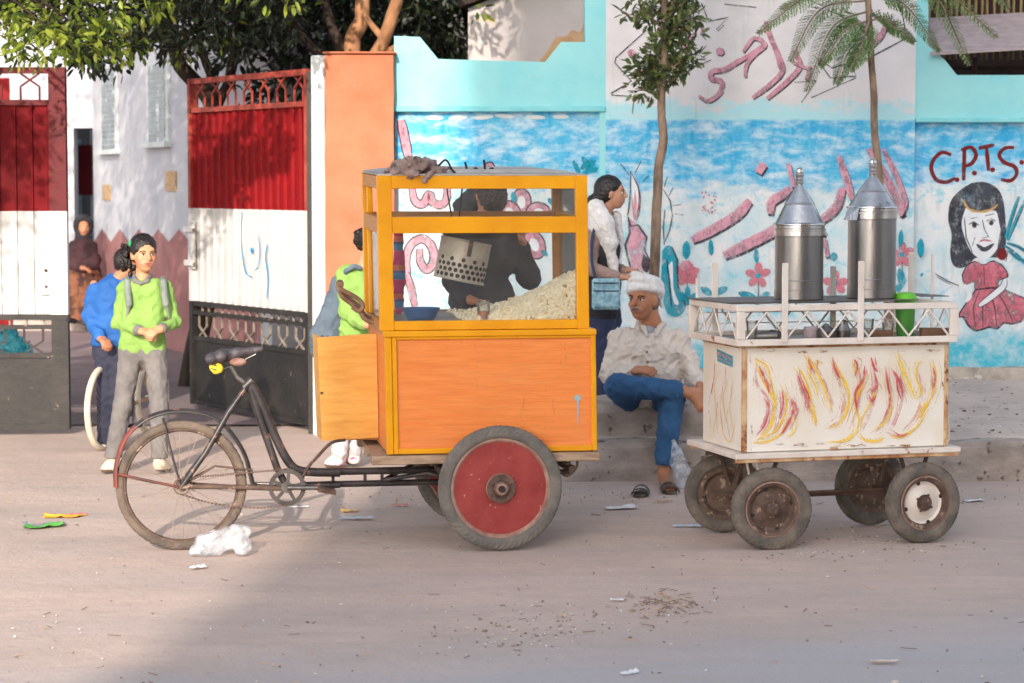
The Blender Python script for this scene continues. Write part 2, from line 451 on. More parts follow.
M['mural_l'] = mural_mat('cloud mural', (170, 222, 228), 9, 1.45, .25)
M['mural_m'] = mural_mat('long mural', (218, 215, 218), 1.93, 1.36, .34, upper=((168, 214, 224), 2.02))
M['mural_r'] = mural_mat('side mural', (170, 222, 228), 9, 1.42, .40)
M['cyan'] = mat('pale turquoise paint', (136, 206, 214), (154, 214, 218), 2.5, .8, 0, .35, 12, speck=((196, 205, 200), 9, .68), spec=.3)
M['cyan2'] = mat('turquoise ledge paint', (112, 196, 206), (140, 208, 214), 4, .8, 0, .2, 12, spec=.3)
M['orange_pl'] = mat('orange pillar plaster', (184, 106, 78), (194, 120, 92), 2.6, .9, 0, .5, 10, speck=((176, 112, 86), 11, .64), spec=.2)
M['white_pl'] = mat('whitewash', (202, 208, 208), (188, 194, 196), 2.5, .9, 0, .3, 12, speck=((176, 176, 178), 8, .68), spec=.2)
M['school'] = mat('pale blue school wall', (188, 189, 194), (174, 176, 184), 1.2, .9, 0, .2, 8, stretch=(1, 1, .5), spec=.2)
M['dado'] = mat('faded maroon wall paint', (142, 98, 98), (154, 112, 110), 1.5, .9, 0, .2, 8, spec=.2)
M['peel'] = mat('grey render', (200, 192, 190), (186, 178, 176), 1.6, .9, 0, .4, 10, speck=((206, 170, 130), 3.5, .66))
M['redp'] = mat('red gate paint', (120, 6, 12), (138, 10, 18), 3, .6, 0, .2, 12, spec=.2, speck=[((176, 80, 74), 28, .72), ((120, 20, 26), 7, .62)])
M['redm'] = mat('maroon gate paint', (92, 6, 14), (114, 10, 20), 2.2, .65, 0, .2, 12, speck=((140, 50, 50), 30, .72), spec=.15)
M['redd'] = mat('dark red gate paint', (100, 14, 24), (86, 10, 20), 4, .5, 0, .25, 14, speck=((150, 96, 98), 40, .72), spec=.25)
M['whp'] = mat('white gate paint', (208, 206, 204), (192, 190, 188), 3, .5, 0, .2, 12, speck=[((168, 160, 152), 18, .68)])
M['blk'] = mat('black gate paint', (24, 22, 22), (44, 39, 36), 3, .6, 0, .4, 16, speck=[((126, 112, 98), 13, .66), ((160, 150, 140), 40, .72)])
M['salmon'] = mat('faded red bar paint', (172, 76, 58), (144, 46, 38), 8, .6, 0, 0)
M['pale_bar'] = mat('worn grey bar', (150, 138, 124), (110, 98, 88), 14, .7)
M['teal_glass'] = mat('louvred window glass', (122, 138, 144), (92, 104, 112), 7, .3, 0, 0, 10, speck=((196, 206, 214), 5, .6))
M['bark'] = mat('grey brown bark', (150, 126, 108), (98, 82, 70), 16, .9, 0, .9, 26, stretch=(1, 1, .35))
M['bark_d'] = mat('dark bark', (72, 58, 48), (50, 40, 34), 10, .9, 0, .9, 20, stretch=(1, 1, .35))
M['bark_t'] = mat('tan bark', (190, 140, 100), (160, 112, 78), 8, .9, 0, .9, 18, stretch=(1, 1, .35))
M['blocker_wall'] = mat('sky blocker wall', (96, 94, 92), (80, 78, 76), 1, .9)
def leaf_mat(name, cols, trans=.25, rough=.5):
    t = NT(name); g = t.node('ShaderNodeNewGeometry')
    c = t.ramp(g.outputs['Random Per Island'], [(i / (len(cols) - 1), srgb(q)) for i, q in enumerate(cols)])
    t.link(c, t.b.inputs['Base Color']); t.b.inputs['Roughness'].default_value = rough
    tr = t.node('ShaderNodeBsdfTranslucent'); t.link(c, tr.inputs['Color'])
    mx = t.node('ShaderNodeMixShader'); mx.inputs[0].default_value = trans
    t.link(t.b.outputs[0], mx.inputs[1]); t.link(tr.outputs[0], mx.inputs[2]); t.link(mx.outputs[0], t.out.inputs['Surface'])
    return t.m
M['leaf_bright'] = leaf_mat('sunny leaves', [(44, 62, 22), (92, 116, 34), (136, 156, 46), (166, 176, 70), (60, 80, 30)], .35)  # sunlight put into the leaf colour as bright yellow-green
M['leaf_dark'] = leaf_mat('shade dark leaves', [(18, 26, 14), (28, 38, 19), (38, 50, 23), (22, 30, 16)], .15)  # shade put into the leaf colour as a very dark green
M['leaf_st'] = leaf_mat('street tree leaves', [(58, 78, 46), (82, 100, 58), (104, 118, 66), (132, 142, 84), (70, 84, 56), (92, 84, 58)], .25, .35)
M['leaf_fr'] = leaf_mat('feathery leaflets', [(84, 112, 62), (110, 140, 84), (134, 162, 104), (92, 118, 78)], .3)
PINK = paintmat('pink mural paint', (206, 144, 164), (218, 168, 182))
PINK2 = paintmat('rose mural paint', (198, 104, 120), (210, 132, 144))
DARK = paintmat('dark mural outline', (48, 48, 58), (80, 82, 92), .60)
TEAL = paintmat('teal mural paint', (10, 138, 164), (44, 164, 186), .60)
CRED = paintmat('red brown spray paint', (124, 40, 42), (110, 36, 40), .66, .06, .02)
WHT = mat('white mural paint', (220, 222, 226), (206, 212, 218), 12, .8)

# ================================================================= ground, pavement, kerb
def sheet(name, x0, x1, y0, y1, nx, ny, zf, m, kind='structure'):
    mb = MB(); vs = []; fs = []
    for j in range(ny + 1):
        for i in range(nx + 1):
            x = x0 + (x1 - x0) * i / nx; y = y0 + (y1 - y0) * j / ny; vs.append((x, y, zf(x, y)))
    for j in range(ny):
        for i in range(nx):
            a = j * (nx + 1) + i; fs.append((a, a + 1, a + nx + 2, a + nx + 1))
    mb.add(vs, fs, m, True); o = mb.build(name); tag(o, kind=kind); return o
def gz(x, y): return .012 * fbm((x, y, 0), .7, 3) - .006
# one big sheet with a finer middle
mb = MB()
def gsheet():
    xs = [-400, -60, -20, -9] + [-8 + .16 * i for i in range(101)] + [9, 20, 60, 400]
    ys = [-300, -60, -20, 0, 4] + [6 + .12 * i for i in range(106)] + [20, 24, 30, 60, 400]
    vs = []; fs = []
    for y in ys:
        for x in xs:
            inside = -8 <= x <= 8.01 and 6 <= y <= 18.7
            vs.append((x, y, (0.010 * fbm((x * .8, y * 1.4, 0), 1.0, 4)) * (1 if inside else 0) * min(1, max(0, (y - 6.1))) ))
    n = len(xs)
    for j in range(len(ys) - 1):
        for i in range(n - 1):
            a = j * n + i; fs.append((a, a + 1, a + n + 1, a + n))
    return vs, fs
vs, fs = gsheet(); mb.add(vs, fs, M['ground'], True); tag(mb.build('ground'), kind='structure')
sheet('yard_ground', -30, 12, 18.05, 60, 10, 10, lambda x, y: .014, M['yard'])
def wz(y): return .268 + max(0, y - 14.95) / (17.5 - 14.95) * .152
KX0 = -.42
sheet('pavement', KX0 + .04, 9.0, 14.79, 17.56, 90, 26, lambda x, y: (.19 if y < 14.8 else wz(y)) + .006 * fbm((x, y, 3), 1.6, 4), M['walk'])
def rough_block(mb, x0, x1, y0, y1, z0, z1, nx, ny, nz, amp, m, fr=3.0, seed=0):
    """box with a displaced, worn skin"""
    def P(x, y, z):
        v = Vector((x, y, z)); c = Vector(((x0 + x1) / 2, (y0 + y1) / 2, (z0 + z1) / 2))
        d = Vector((fbm((x + seed, y, z), fr), fbm((x, y + seed + 9, z), fr), fbm((x, y, z + seed + 5), fr))) * amp
        # round the edges
        e = 0
        for q, a, b in ((y, y0, y1), (z, z0, z1)):
            e += 1 if min(abs(q - a), abs(q - b)) < 1e-6 else 0
        if e == 2: d += Vector((0, (c.y - y), (c.z - z))).normalized() * amp * .9
        return v + d
    faces = [('x', x0), ('x', x1), ('y', y0), ('y', y1), ('z', z0), ('z', z1)]
    for a, val in faces:
        A, B, na, nb = {'x': ((y0, y1), (z0, z1), ny, nz), 'y': ((x0, x1), (z0, z1), nx, nz), 'z': ((x0, x1), (y0, y1), nx, ny)}[a]
        vs = []
        for j in range(nb + 1):
            for i in range(na + 1):
                p = A[0] + (A[1] - A[0]) * i / na; q = B[0] + (B[1] - B[0]) * j / nb
                vs.append(P(*{'x': (val, p, q), 'y': (p, val, q), 'z': (p, q, val)}[a]))
        fs = [(j * (na + 1) + i, j * (na + 1) + i + 1, (j + 1) * (na + 1) + i + 1, (j + 1) * (na + 1) + i) for j in range(nb) for i in range(na)]
        mb.add(vs, fs, m, False)
mb = MB(); rough_block(mb, KX0, 9.0, 14.72, 15.02, -.05, .256, 150, 4, 7, .016, M['kerb']); o = mb.build('kerb', weld=True); tag(o, kind='structure')
mb = MB(); rough_block(mb, .38, 1.30, 14.92, 15.5, .2, .475, 16, 10, 5, .022, M['kerb'], seed=4)
tag(mb.build('concrete_step', loc=(.84, 15.2, .26), weld=True), 'worn raised concrete block on the kerb that the turbaned man sits on', 'block')
mb = MB(); mb.ell((0, 0, 0), (.13, .12, .15), M['kerb'], 16, 10, fn=lambda p: p * (1 + .25 * fbm(p + Vector((3, 1, 2)), 7)))
tag(mb.build('stone_lump', loc=(3.46, 15.9, .42)), 'rough brown lump of stone on the pavement by the wall girl mural', 'stone')

# ================================================================= painted wall
def extr(mb, poly, y0, y1, m):   # polygon in XZ, extruded in Y (y0 nearer the camera); poly counter-clockwise seen from the camera
    n = len(poly); vs = [(x, y0, z) for x, z in poly] + [(x, y1, z) for x, z in poly]
    fs = [tuple(range(n)), tuple(range(2 * n - 1, n - 1, -1))] + [(i, i + n, (i + 1) % n + n, (i + 1) % n) for i in range(n)]
    mb.add(vs, fs, m)
def XZ(pts, Y=17.5): return [(W(x, y, Y).x, W(x, y, Y).z) for x, y in pts]
wr = empty('painted_wall', (1.0, 17.5, .42), 'long turquoise and white school wall with painted murals behind the carts', 'wall')
wi = wr.matrix_basis.inverted()
def lw(mb):
    mb.v = [tuple(wi @ Vector(v)) for v in mb.v]; return mb
xl, xp, xq, xr = -.878, .655, .70, 3.01
zl, zr = W(500, 108, 17.5).z, W(960, 119, 17.5).z
mb = MB(); mb.box(xl, xp, 17.55, 17.8, .3, zl, M['mural_l']); lw(mb).build('lower_panel', wr)
mb = MB()
prof = XZ([(395, 109), (395, 36), (420, 37), (438, 59), (545, 62), (561, 42), (585, 42), (584, -120), (605, -120)]); prof = [(xl, zl)] + [(xl, prof[1][1])] + prof[2:-1] + [(xq, prof[-1][1]), (xq, zl)]
extr(mb, prof[::-1], 17.5, 17.8, M['cyan']); lw(mb).build('parapet', wr)
mb = MB(); mb.box(xl - .01, xq - .002, 17.475, 17.56, zl - .028, zl + .012, M['cyan2'], ch=.006); lw(mb).build('ledge', wr)
mb = MB(); mb.box(xp, xq, 17.5, 17.8, .3, zl - .001, M['cyan']); lw(mb).build('pilaster', wr)
mb = MB(); mb.box(xq, xr, 17.49, 17.8, .3, 4.4, M['mural_m']); lw(mb).build('tall_panel', wr)
mb = MB(); mb.box(xr, 9, 17.56, 17.8, .3, zr, M['mural_r']); lw(mb).build('lower_panel', wr)
mb = MB()
q = XZ([(928, 45), (945, 60), (957, 75)]); top = 4.4
prof = [(xr, zr), (9, zr), (9, q[2][1]), (q[2][0], q[2][1]), (q[1][0], q[1][1]), (q[0][0], q[0][1]), (q[0][0], top), (xr, top)]
extr(mb, prof, 17.5, 17.8, M['cyan']); lw(mb).build('parapet', wr)
mb = MB(); mb.box(xr + .002, 9, 17.475, 17.56, zr - .026, zr + .01, M['cyan2'], ch=.006); lw(mb).build('ledge', wr)
mb = MB(); rough_block(mb, xl, 9, 17.47, 17.56, .3, .515, 180, 1, 4, .014, M['plaster'], 6); lw(mb).build('plaster_footing', wr)
# ---- murals
pm = Paint((0, 17.49, 0), (0, -1, 0), wi); pm.layer = .002
pr = Paint((0, 17.56, 0), (0, -1, 0), wi); pr.layer = .002
pl = Paint((0, 17.55, 0), (0, -1, 0), wi); pl.layer = .002
Z3 = lambda *p: zm(600, 0, 2.415, p)
for pts, w in (([(238, 232), (262, 243), (290, 222), (292, 196), (268, 190), (272, 172), (300, 168), (330, 150), (365, 130), (400, 104)], 5.2),
               ([(345, 125), (372, 92), (398, 108), (372, 132), (354, 156), (350, 186)], 4.5), ([(398, 50), (412, 92), (428, 130), (434, 165)], 5),
               ([(430, 128), (440, 170), (412, 202), (368, 236)], 5.2), ([(470, 122), (482, 160), (452, 196), (403, 238)], 5.2),
               ([(466, 150), (500, 165)], 5), ([(507, 160), (498, 195)], 7), ([(690, 58), (676, 88), (650, 112), (618, 138)], 6), ([(640, 62), (650, 100)], 4),
               ([(204, 58), (214, 84)], 3.5), ([(238, 44), (250, 84)], 3.5), ([(228, 84), (212, 104), (200, 118)], 3.5), ([(180, 60), (196, 72)], 3), ([(92, 175), (120, 160)], 3)):
    pts = [(x, y) for x, y in pts]
    pm.stroke(Z3(*[(x + 2.5, y + 3.5) for x, y in pts]), w, DARK, .4, .06)
    pm.stroke(Z3(*pts), w, PINK, .4, .08)
for c in ((290, 124), (76, 128), (704, 62)): pm.blob(Z3((c[0] + 2, c[1] + 3))[0], 4.6, 4.2, DARK, .5, 8); pm.blob(Z3(c)[0], 4.4, 4, PINK, .5, 8)
def lines(P, Zf, groups, w, m, taper=.4):
    for g in groups: P.stroke(Zf(*g), w, m, taper, .15, 1 if len(g) > 2 else 3)
lines(pm, Z3, [[(112, 73), (38, 140), (36, 152), (76, 196), (28, 225), (28, 230), (80, 233)], [(82, 233), (78, 276)], [(245, 8), (262, 52), (310, 42), (280, 72)], [(300, 60), (284, 76)],
               [(728, 20), (740, 92), (650, 140), (560, 164), (520, 138)], [(522, 140), (556, 188), (618, 184), (612, 166)], [(486, 248), (522, 196)], [(470, 199), (522, 195)], [(510, 236), (618, 188)],
               [(378, 18), (300, 10)], [(545, 22), (640, 66), (620, 88)], [(232, 160), (268, 145)], [(240, 130), (256, 110)]], 1.6, DARK)
Z8 = lambda *p: zm(680, 150, 2.977, p)
def edged(P, Zf, pts, w, dx=4, dy=7):
    P.stroke(Zf(*[(x + dx, y + dy) for x, y in pts]), w, DARK, .35, .05); P.stroke(Zf(*pts), w, PINK, .35, .08)
for pts, w in (([(35, 268), (100, 235), (170, 192), (208, 150)], 10), ([(130, 314), (200, 280), (280, 240), (325, 210)], 11), ([(268, 190), (272, 155), (300, 135), (330, 112)], 9), ([(322, 40), (338, 110)], 7),
               ([(415, 212), (462, 172), (484, 112)], 9), ([(472, 18), (496, 90), (512, 148)], 7), ([(560, -5), (600, 60), (632, 120), (664, 196)], 8), ([(604, -4), (640, 70), (668, 150), (655, 196)], 6), ([(428, 262), (438, 318)], 7), ([(250, 40), (232, 68)], 12)):
    edged(pm, Z8, pts, w)
def flower(P, c, r, m=PINK2):
    for k in range(5):
        a = 2 * PI * k / 5 - PI / 2 + rnd.uniform(-.15, .15)
        P.blob((c[0] + math.cos(a) * r * .95, c[1] + math.sin(a) * r * .95), r * .72, r * .5, m, a, 10)
    P.blob(c, r * .34, r * .34, TEAL, 0, 8)
for c in ((20, 368), (232, 374), (462, 396), (660, 312)):
    p = Z8(c)[0]; pm.stroke([(p[0], p[1] + 5), (p[0] + .5, p[1] + 16), (p[0], p[1] + 26)], 1.3, DARK); flower(pm, p, 8)
def leafp(P, a, b, w, m=TEAL): P.stroke([a, ((a[0] + b[0]) / 2, (a[1] + b[1]) / 2), b], w, m, .98)
for a, b, w in (((18, 275), (18, 326), 7), ((90, 268), (94, 314), 5), ((226, 292), (228, 338), 5), ((456, 304), (458, 332), 8), ((658, 236), (656, 290), 5), ((716, 262), (716, 322), 7), ((652, 350), (664, 410), 8),
                ((62, 408), (96, 432), 7), ((98, 430), (142, 408), 7), ((172, 424), (228, 440), 7), ((236, 440), (268, 424), 6), ((0, 430), (30, 460), 9), ((36, 470), (50, 420), 6), ((716, 368), (722, 374), 4), ((640, 420), (660, 400), 7), ((500, 432), (540, 440), 6)):
    pts = Z8(a, b); leafp(pm, pts[0], pts[1], w)
# lanterns with rays, beside the thin tree
Z6 = lambda *p: zm(570, 160, 3.417, p)
pm.poly(Z6((215, 42), (236, 100), (238, 150), (220, 208), (212, 150)), PINK2, True); pm.poly(Z6((214, 40), (228, 80), (233, 110), (232, 150), (222, 190), (216, 150), (210, 90)), WHT)
pm.poly(Z6((222, 100), (228, 150), (221, 195), (217, 150)), PINK)
lines(pm, Z6, [[(206, 36), (232, 90), (240, 130), (236, 180), (226, 206)], [(206, 40), (206, 110), (200, 170), (196, 190)], [(172, 12), (202, 52)], [(242, 4), (222, 44)], [(268, 54), (246, 76)], [(332, 56), (322, 92)], [(352, 94), (338, 122)], [(382, 152), (352, 156)], [(388, 188), (358, 184)],
               [(318, 100), (342, 140), (350, 190), (340, 240), (322, 284)], [(324, 170), (318, 230), (322, 290)]], 1.5, DARK)
pm.poly(Z6((198, 196), (232, 222), (258, 262), (252, 300), (258, 330), (276, 352), (262, 384), (236, 372), (214, 378), (206, 332), (196, 296), (206, 250)), PINK)
pm.poly(Z6((250, 320), (276, 350), (264, 384), (244, 362)), DARK)
lines(pm, Z6, [[(198, 194), (208, 226), (232, 222), (262, 264), (254, 306), (276, 352)], [(198, 194), (204, 250), (188, 290), (196, 330), (210, 378)]], 2.4, DARK)
pm.poly(Z6((314, 310), (328, 294), (346, 296), (364, 340), (366, 430), (394, 498), (372, 532), (334, 524), (312, 450)), TEAL)
pm.poly(Z6((336, 360), (350, 350), (354, 440), (372, 490), (352, 480)), WHT)
lines(pm, Z6, [[(346, 294), (366, 340), (368, 430), (396, 498)], [(330, 340), (340, 420), (346, 500)]], 2, DARK)
pm.blob(Z6((400, 384))[0], 9, 11, PINK2); pm.blob(Z6((392, 360))[0], 5, 5, PINK); pm.blob(Z6((418, 396))[0], 5, 5, PINK2)
leafp(pm, *Z6((374, 448), (396, 480)), 6); leafp(pm, *Z6((402, 430), (400, 488)), 6); leafp(pm, *Z6((430, 455), (404, 486)), 6); leafp(pm, *Z6((398, 275), (396, 340)), 8); leafp(pm, *Z6((480, 270), (482, 326)), 5)
for i in range(22): pm.blob(Z6((rnd.uniform(450, 500), rnd.uniform(110, 190)))[0], rnd.uniform(.8, 2), rnd.uniform(.6, 1.5), PINK2, rnd.uniform(0, 3), 6)
# left panel: pink script and a big flower, mostly behind the popcorn cabinet
Z4 = lambda *p: zm(290, 150, 3.103, p)
def fat(P, pts, w): P.stroke(pts, w + 3, DARK, .3, .04); P.stroke(pts, w, PINK, .3, .04)
fat(pl, [(401, 120), (405, 140), (409, 160)], 8)
fat(pl, Z4((378, 118), (388, 158), (412, 168), (432, 138), (442, 162), (468, 170), (486, 150), (488, 110)), 7)
fat(pl, Z4((365, 395), (362, 330), (380, 290), (412, 276), (440, 300), (446, 345), (424, 372), (404, 344), (402, 306)), 7)
fat(pl, Z4((360, 380), (376, 430), (388, 486)), 6)
fat(pl, Z4((440, 45), (470, 60), (500, 75)), 3); fat(pl, Z4((600, 60), (620, 44), (634, 62)), 3)
for cx, cy, rx, ry, an in ((718, 162, 9, 13, 0), (772, 196, 12, 10, .3), (682, 196, 10, 12, -.4), (690, 290, 12, 13, .4), (758, 294, 10, 14, -.4)):
    p = Z4((cx, cy))[0]; pl.blob(p, rx + 1.6, ry + 1.6, DARK, an, 18); pl.blob(p, rx, ry, PINK, an, 18); pl.blob(p, rx * .45, ry * .5, WHT, an, 12)
pl.blob(Z4((726, 240))[0], 6, 6, WHT)
for a, b, w in (((745, 330), (750, 420), 5), ((780, 310), (800, 330), 5), ((690, 130), (700, 165), 6), ((800, 150), (820, 170), 5), ((900, 60), (945, 30), 7), ((905, 20), (935, 60), 6), ((545, 420), (550, 470), 5)): leafp(pl, *Z4(a, b), w)
for i in range(6): pl.blob((430 + i * 26 + rnd.uniform(-5, 5), 117 + rnd.uniform(-1, 2)), rnd.uniform(7, 11), 2.2, WHT, rnd.uniform(-.1, .1), 12)
leafp(pl, (596, 160), (581, 178), 5); leafp(pl, (573, 160), (580, 175), 5); leafp(pl, (598, 168), (590, 172), 5)
# lettering C.P.T.S. and the painted girl
lines_s = lambda P, g, w, m: [P.stroke(Z3(*x), w, m, .25, .08) for x in g]
lines_s(pr, [[(848, 374), (826, 368), (806, 385), (800, 408), (812, 434), (836, 440), (858, 430)], [(880, 356), (879, 400), (878, 436)], [(872, 362), (896, 356), (908, 374), (898, 394), (880, 402)],
             [(914, 358), (932, 354), (952, 350)], [(933, 354), (936, 385), (938, 412)], [(1000, 356), (978, 358), (964, 374), (976, 392), (1000, 402), (1006, 420), (992, 436), (968, 434)]], 4, CRED)
for c in ((862, 434), (904, 418), (948, 410), (1018, 392)): pr.blob(Z3(c)[0], 2.6, 2.6, CRED, 0, 8)
pr.poly(Z8((868, 98), (905, 95), (942, 112), (962, 150), (970, 230), (968, 296), (952, 318), (930, 320), (880, 322), (862, 340), (834, 352), (812, 340), (804, 306), (808, 250), (798, 205), (806, 152), (836, 118)), DARK)
pr.poly(Z8((850, 172), (885, 186), (925, 180), (944, 188), (956, 235), (948, 285), (924, 318), (898, 325), (868, 304), (848, 262), (838, 218)), WHT)
pr.stroke(Z8((844, 148), (856, 172), (886, 184), (924, 178), (946, 162)), 2.2, mat('ochre mural paint', (190, 150, 96)), .3, .3)
lines(pr, Z8, [[(860, 222), (874, 214), (890, 224)], [(912, 212), (926, 204), (940, 212)], [(866, 204), (886, 200)], [(908, 196), (934, 190)], [(900, 208), (906, 236), (918, 258), (900, 262)], [(878, 260), (870, 286)], [(846, 200), (852, 262), (870, 304)], [(946, 190), (956, 236), (946, 290)]], 1.4, DARK)
pr.stroke(Z8((882, 280), (906, 296), (936, 278)), 4.6, DARK, .9); pr.stroke(Z8((890, 274), (904, 268), (930, 272)), 2, PINK2, .9)
for c in ((876, 224), (926, 216)): pr.blob(Z8(c)[0], 2.6, 3, DARK, 0, 8)
pr.poly(Z8((838, 372), (852, 344), (878, 330), (904, 340), (932, 328), (962, 344), (978, 376), (950, 390), (944, 414), (880, 416), (874, 394), (846, 402)), DARK)
pr.poly(Z8((842, 372), (855, 347), (880, 334), (904, 344), (930, 333), (959, 348), (973, 375), (947, 387), (940, 412), (882, 413), (876, 390), (850, 398)), PINK2)
pr.poly(Z8((878, 414), (942, 408), (1000, 428), (1040, 450), (1044, 484), (1020, 510), (990, 520), (964, 518), (946, 534), (920, 530), (902, 536), (878, 540), (856, 524), (842, 500), (826, 492)), DARK)
pr.poly(Z8((882, 418), (940, 413), (1000, 433), (1036, 453), (1038, 482), (1016, 505), (990, 514), (962, 512), (944, 528), (922, 524), (902, 530), (880, 534), (860, 519), (846, 495), (834, 488)), PINK2)
lines(pr, Z8, [[(890, 420), (872, 470), (880, 532)], [(905, 440), (900, 480), (902, 528)], [(925, 420), (936, 470), (944, 526)], [(938, 415), (968, 460), (990, 512)], [(904, 346), (906, 400)], [(880, 416), (942, 410)]], 1.3, DARK)
pr.stroke(Z8((968, 384), (960, 408), (925, 438), (888, 466)), 7.5, DARK, .5); pr.stroke(Z8((968, 384), (960, 408), (925, 438), (890, 464)), 5.6, WHT, .5)
pr.stroke(Z8((846, 400), (862, 430), (850, 452)), 5, WHT, .5)
for g in ([(968, 262), (990, 190), (1008, 138)], [(974, 268), (1000, 210), (1026, 148)], [(966, 284), (1000, 310), (1040, 352)], [(972, 276), (1010, 290), (1044, 316)], [(978, 300), (1004, 322), (1030, 330)]):
    pr.stroke(Z8(*g), 3.4, TEAL, .5); pr.stroke(Z8(*[(x + 4, y + 2) for x, y in g]), 1.1, DARK, .5)
lines(pr, Z8, [[(760, 368), (800, 392), (830, 404)], [(764, 376), (806, 402)], [(944, 296), (976, 300), (970, 330), (950, 318)]], 1.2, DARK)
pr.blob(Z8((958, 310))[0], 5, 6, CRED)
leafp(pr, *Z8((716, 262), (716, 322)), 6)
pm.build('mural_painting', wr); pl.build('mural_painting', wr); pr.build('mural_painting', wr)

# ================================================================= gate pillar with its whitewashed jamb
gp = empty('gate_pillar', (-1.13, 17.5, 0), 'orange plastered gate pillar with a whitewashed edge between gate and wall', 'pillar')
def loc(mb, root): inv = root.matrix_basis.inverted(); mb.v = [tuple(inv @ Vector(v)) for v in mb.v]; return mb
mb = MB(); rough_block(mb, -1.385, xl, 17.36, 17.86, -.02, W(350, 54, 17.4).z, 8, 6, 30, .008, M['orange_pl'], 2); loc(mb, gp).build('pillar_shaft', gp, weld=True)
mb = MB(); mb.box(-1.49, -1.387, 17.38, 17.84, 0, W(320, 54, 17.4).z - .01, M['white_pl'], ch=.01); loc(mb, gp).build('jamb', gp)
mb = MB(); mb.box(-1.40, xl + .02, 17.33, 17.9, W(350, 54, 17.4).z, W(350, 52, 17.4).z + .0, M['orange_pl'], ch=.005); loc(mb, gp).build('cap', gp)
mb = MB(); mb.box(-1.535, -1.492, 17.5, 17.56, 0, 2.72, M['blk']); loc(mb, gp).build('hinge_post', gp)

# ================================================================= gates
def gate(root, L, y_front, salmon):
    F = lambda zz: (M['salmon'] if salmon else M['redd']) if zz > 1.68 else M['whp'] if zz > .91 else M['blk']
    t = .03; f = y_front
    def part(name, fn): mb = MB(); fn(mb); return mb.build(name, root)
    pw = .05 if salmon else .125
    def posts(mb, x0, x1):
            for z0, z1 in ((.05, .91), (.91, 1.68), (1.68, 2.745)):
                m = F((z0 + z1) / 2)
                if salmon and z0 > 1.6: m = M['salmon']
                mb.box(x0, x1, -.035, .035, z0, z1, m)
    for x0, x1 in ((0, .04 if salmon else pw), (L - pw, L)): part('post', lambda mb: posts(mb, x0, x1))
    for z0, z1 in ((2.70, 2.745), (2.465, 2.505), (.87, .91), (.80, .83), (.585, .62), (.05, .09)):
        part('rail', lambda mb: mb.box(.04, L - pw, -.028, .028, z0, z1, (M['salmon'] if salmon else M['redd']) if z0 > 1 else M['blk']))
    def panel(z0, z1, m, name, ribs=True):
        def fn(mb):
            n = 16 if ribs else 1; w = (L - pw - .04) / n
            for i in range(n):
                x = .04 + i * w
                if ribs:
                    vs = [(x, -f * .004, z0), (x + w * .82, -f * .004, z0), (x + w * .88, f * .016, z0), (x + w * .97, f * .016, z0), (x + w, -f * .004, z0)]
                    vs += [(a, b, z1) for a, b, c in vs]
                    fs = [(k, k + 1, k + 6, k + 5) for k in range(4)]
                    mb.add(vs, fs, m); mb.add([(a, b - f * .006, c) for a, b, c in vs], fs, m)
                else: mb.box(x, x + w, -.012, .012, z0, z1, m)
        part(name, fn)
    panel(1.68, 2.465, M['redp'] if salmon else M['redm'], 'upper_panel'); panel(.911, 1.679, M['whp'], 'middle_panel'); panel(.09, .585, M['blk'], 'lower_panel', False)
    def orn(z0, z1, m, flip, n=7):
        w = (L - pw - .04) / n; zz = lambda t: (z1 - (z1 - z0) * t) if flip else (z0 + (z1 - z0) * t)
        for i in range(n):
            c = .04 + (i + .5) * w; mb = MB()
            for s in (-1, 1):
                mb.bar((c + s * w * .25, 0, zz(0)), (c + s * w * .25, 0, zz(.5)), .014, .014, m)
                mb.bar((c + s * w * .25, s * .004, zz(.5)), (c - s * w * .25, s * .004, zz(1)), .014, .014, m)
            mb.build('grille_bar', root)
    orn(2.505, 2.70, M['salmon'] if salmon else M['redd'], False); orn(.62, .80, M['pale_bar'] if salmon else M['blk'], True)
    for i in range(1, 16): part('short_bar', lambda mb: mb.bar((.04 + i * (L - .1) / 16, 0, .83), (.04 + i * (L - .1) / 16, 0, .87), .014, .014, M['pale_bar']))
hx, hy, fx, fy = -1.517, 17.62, -2.66, 19.42
L = math.hypot(fx - hx, fy - hy)
g1 = empty('gate_leaf', (hx, hy, 0), 'open gate leaf of red, white and black sheet metal beside the orange pillar', 'gate', 'metal gate leaves', rz=math.atan2(fy - hy, fx - hx))
gate(g1, L, 1, True)
gp_ = Paint((hx, hy, 0), (-.845, -.534, 0), g1.matrix_basis.inverted()); gp_.layer = .018
BLUE = mat('blue spray paint', (20, 140, 190), (30, 150, 200), 8, .6)
Z2 = lambda *p: zm(0, 200, 3.103, p)
gp_.stroke(Z2((757, 35), (755, 100), (758, 170), (768, 222), (787, 240)), 2.4, BLUE, .3); gp_.stroke(Z2((804, 102), (812, 150), (808, 195), (798, 222)), 1.6, BLUE, .4); gp_.blob(Z2((787, 156))[0], 1.6, 3.2, BLUE, 0, 8); gp_.stroke(Z2((836, 138), (830, 180), (838, 240), (834, 304)), 2.6, BLUE, .3)
gp_.build('graffiti', g1)
mb = MB()
for z in (1.50, 1.22): mb.box(L - .14, L + .015, .035, .075, z - .02, z + .03, M['whp'], ch=.006); mb.tube([(L - .16, .055, z), (L + .03, .055, z)], .012, M['pale_bar'])
mb.box(L - .12, L - .02, .03, .05, 1.18, 1.56, M['whp']); mb.build('bolt', g1)
g2 = empty('gate_leaf', (-5.45, 17.4, 0), 'gate leaf with thick dark red corner post at the edge of the entrance', 'gate', 'metal gate leaves')
gate(g2, W(68, 250, 17.4).x + 5.45, -1, False)
mb = MB(); p = W(47, 275, 17.4); px_ = p.x + 5.45
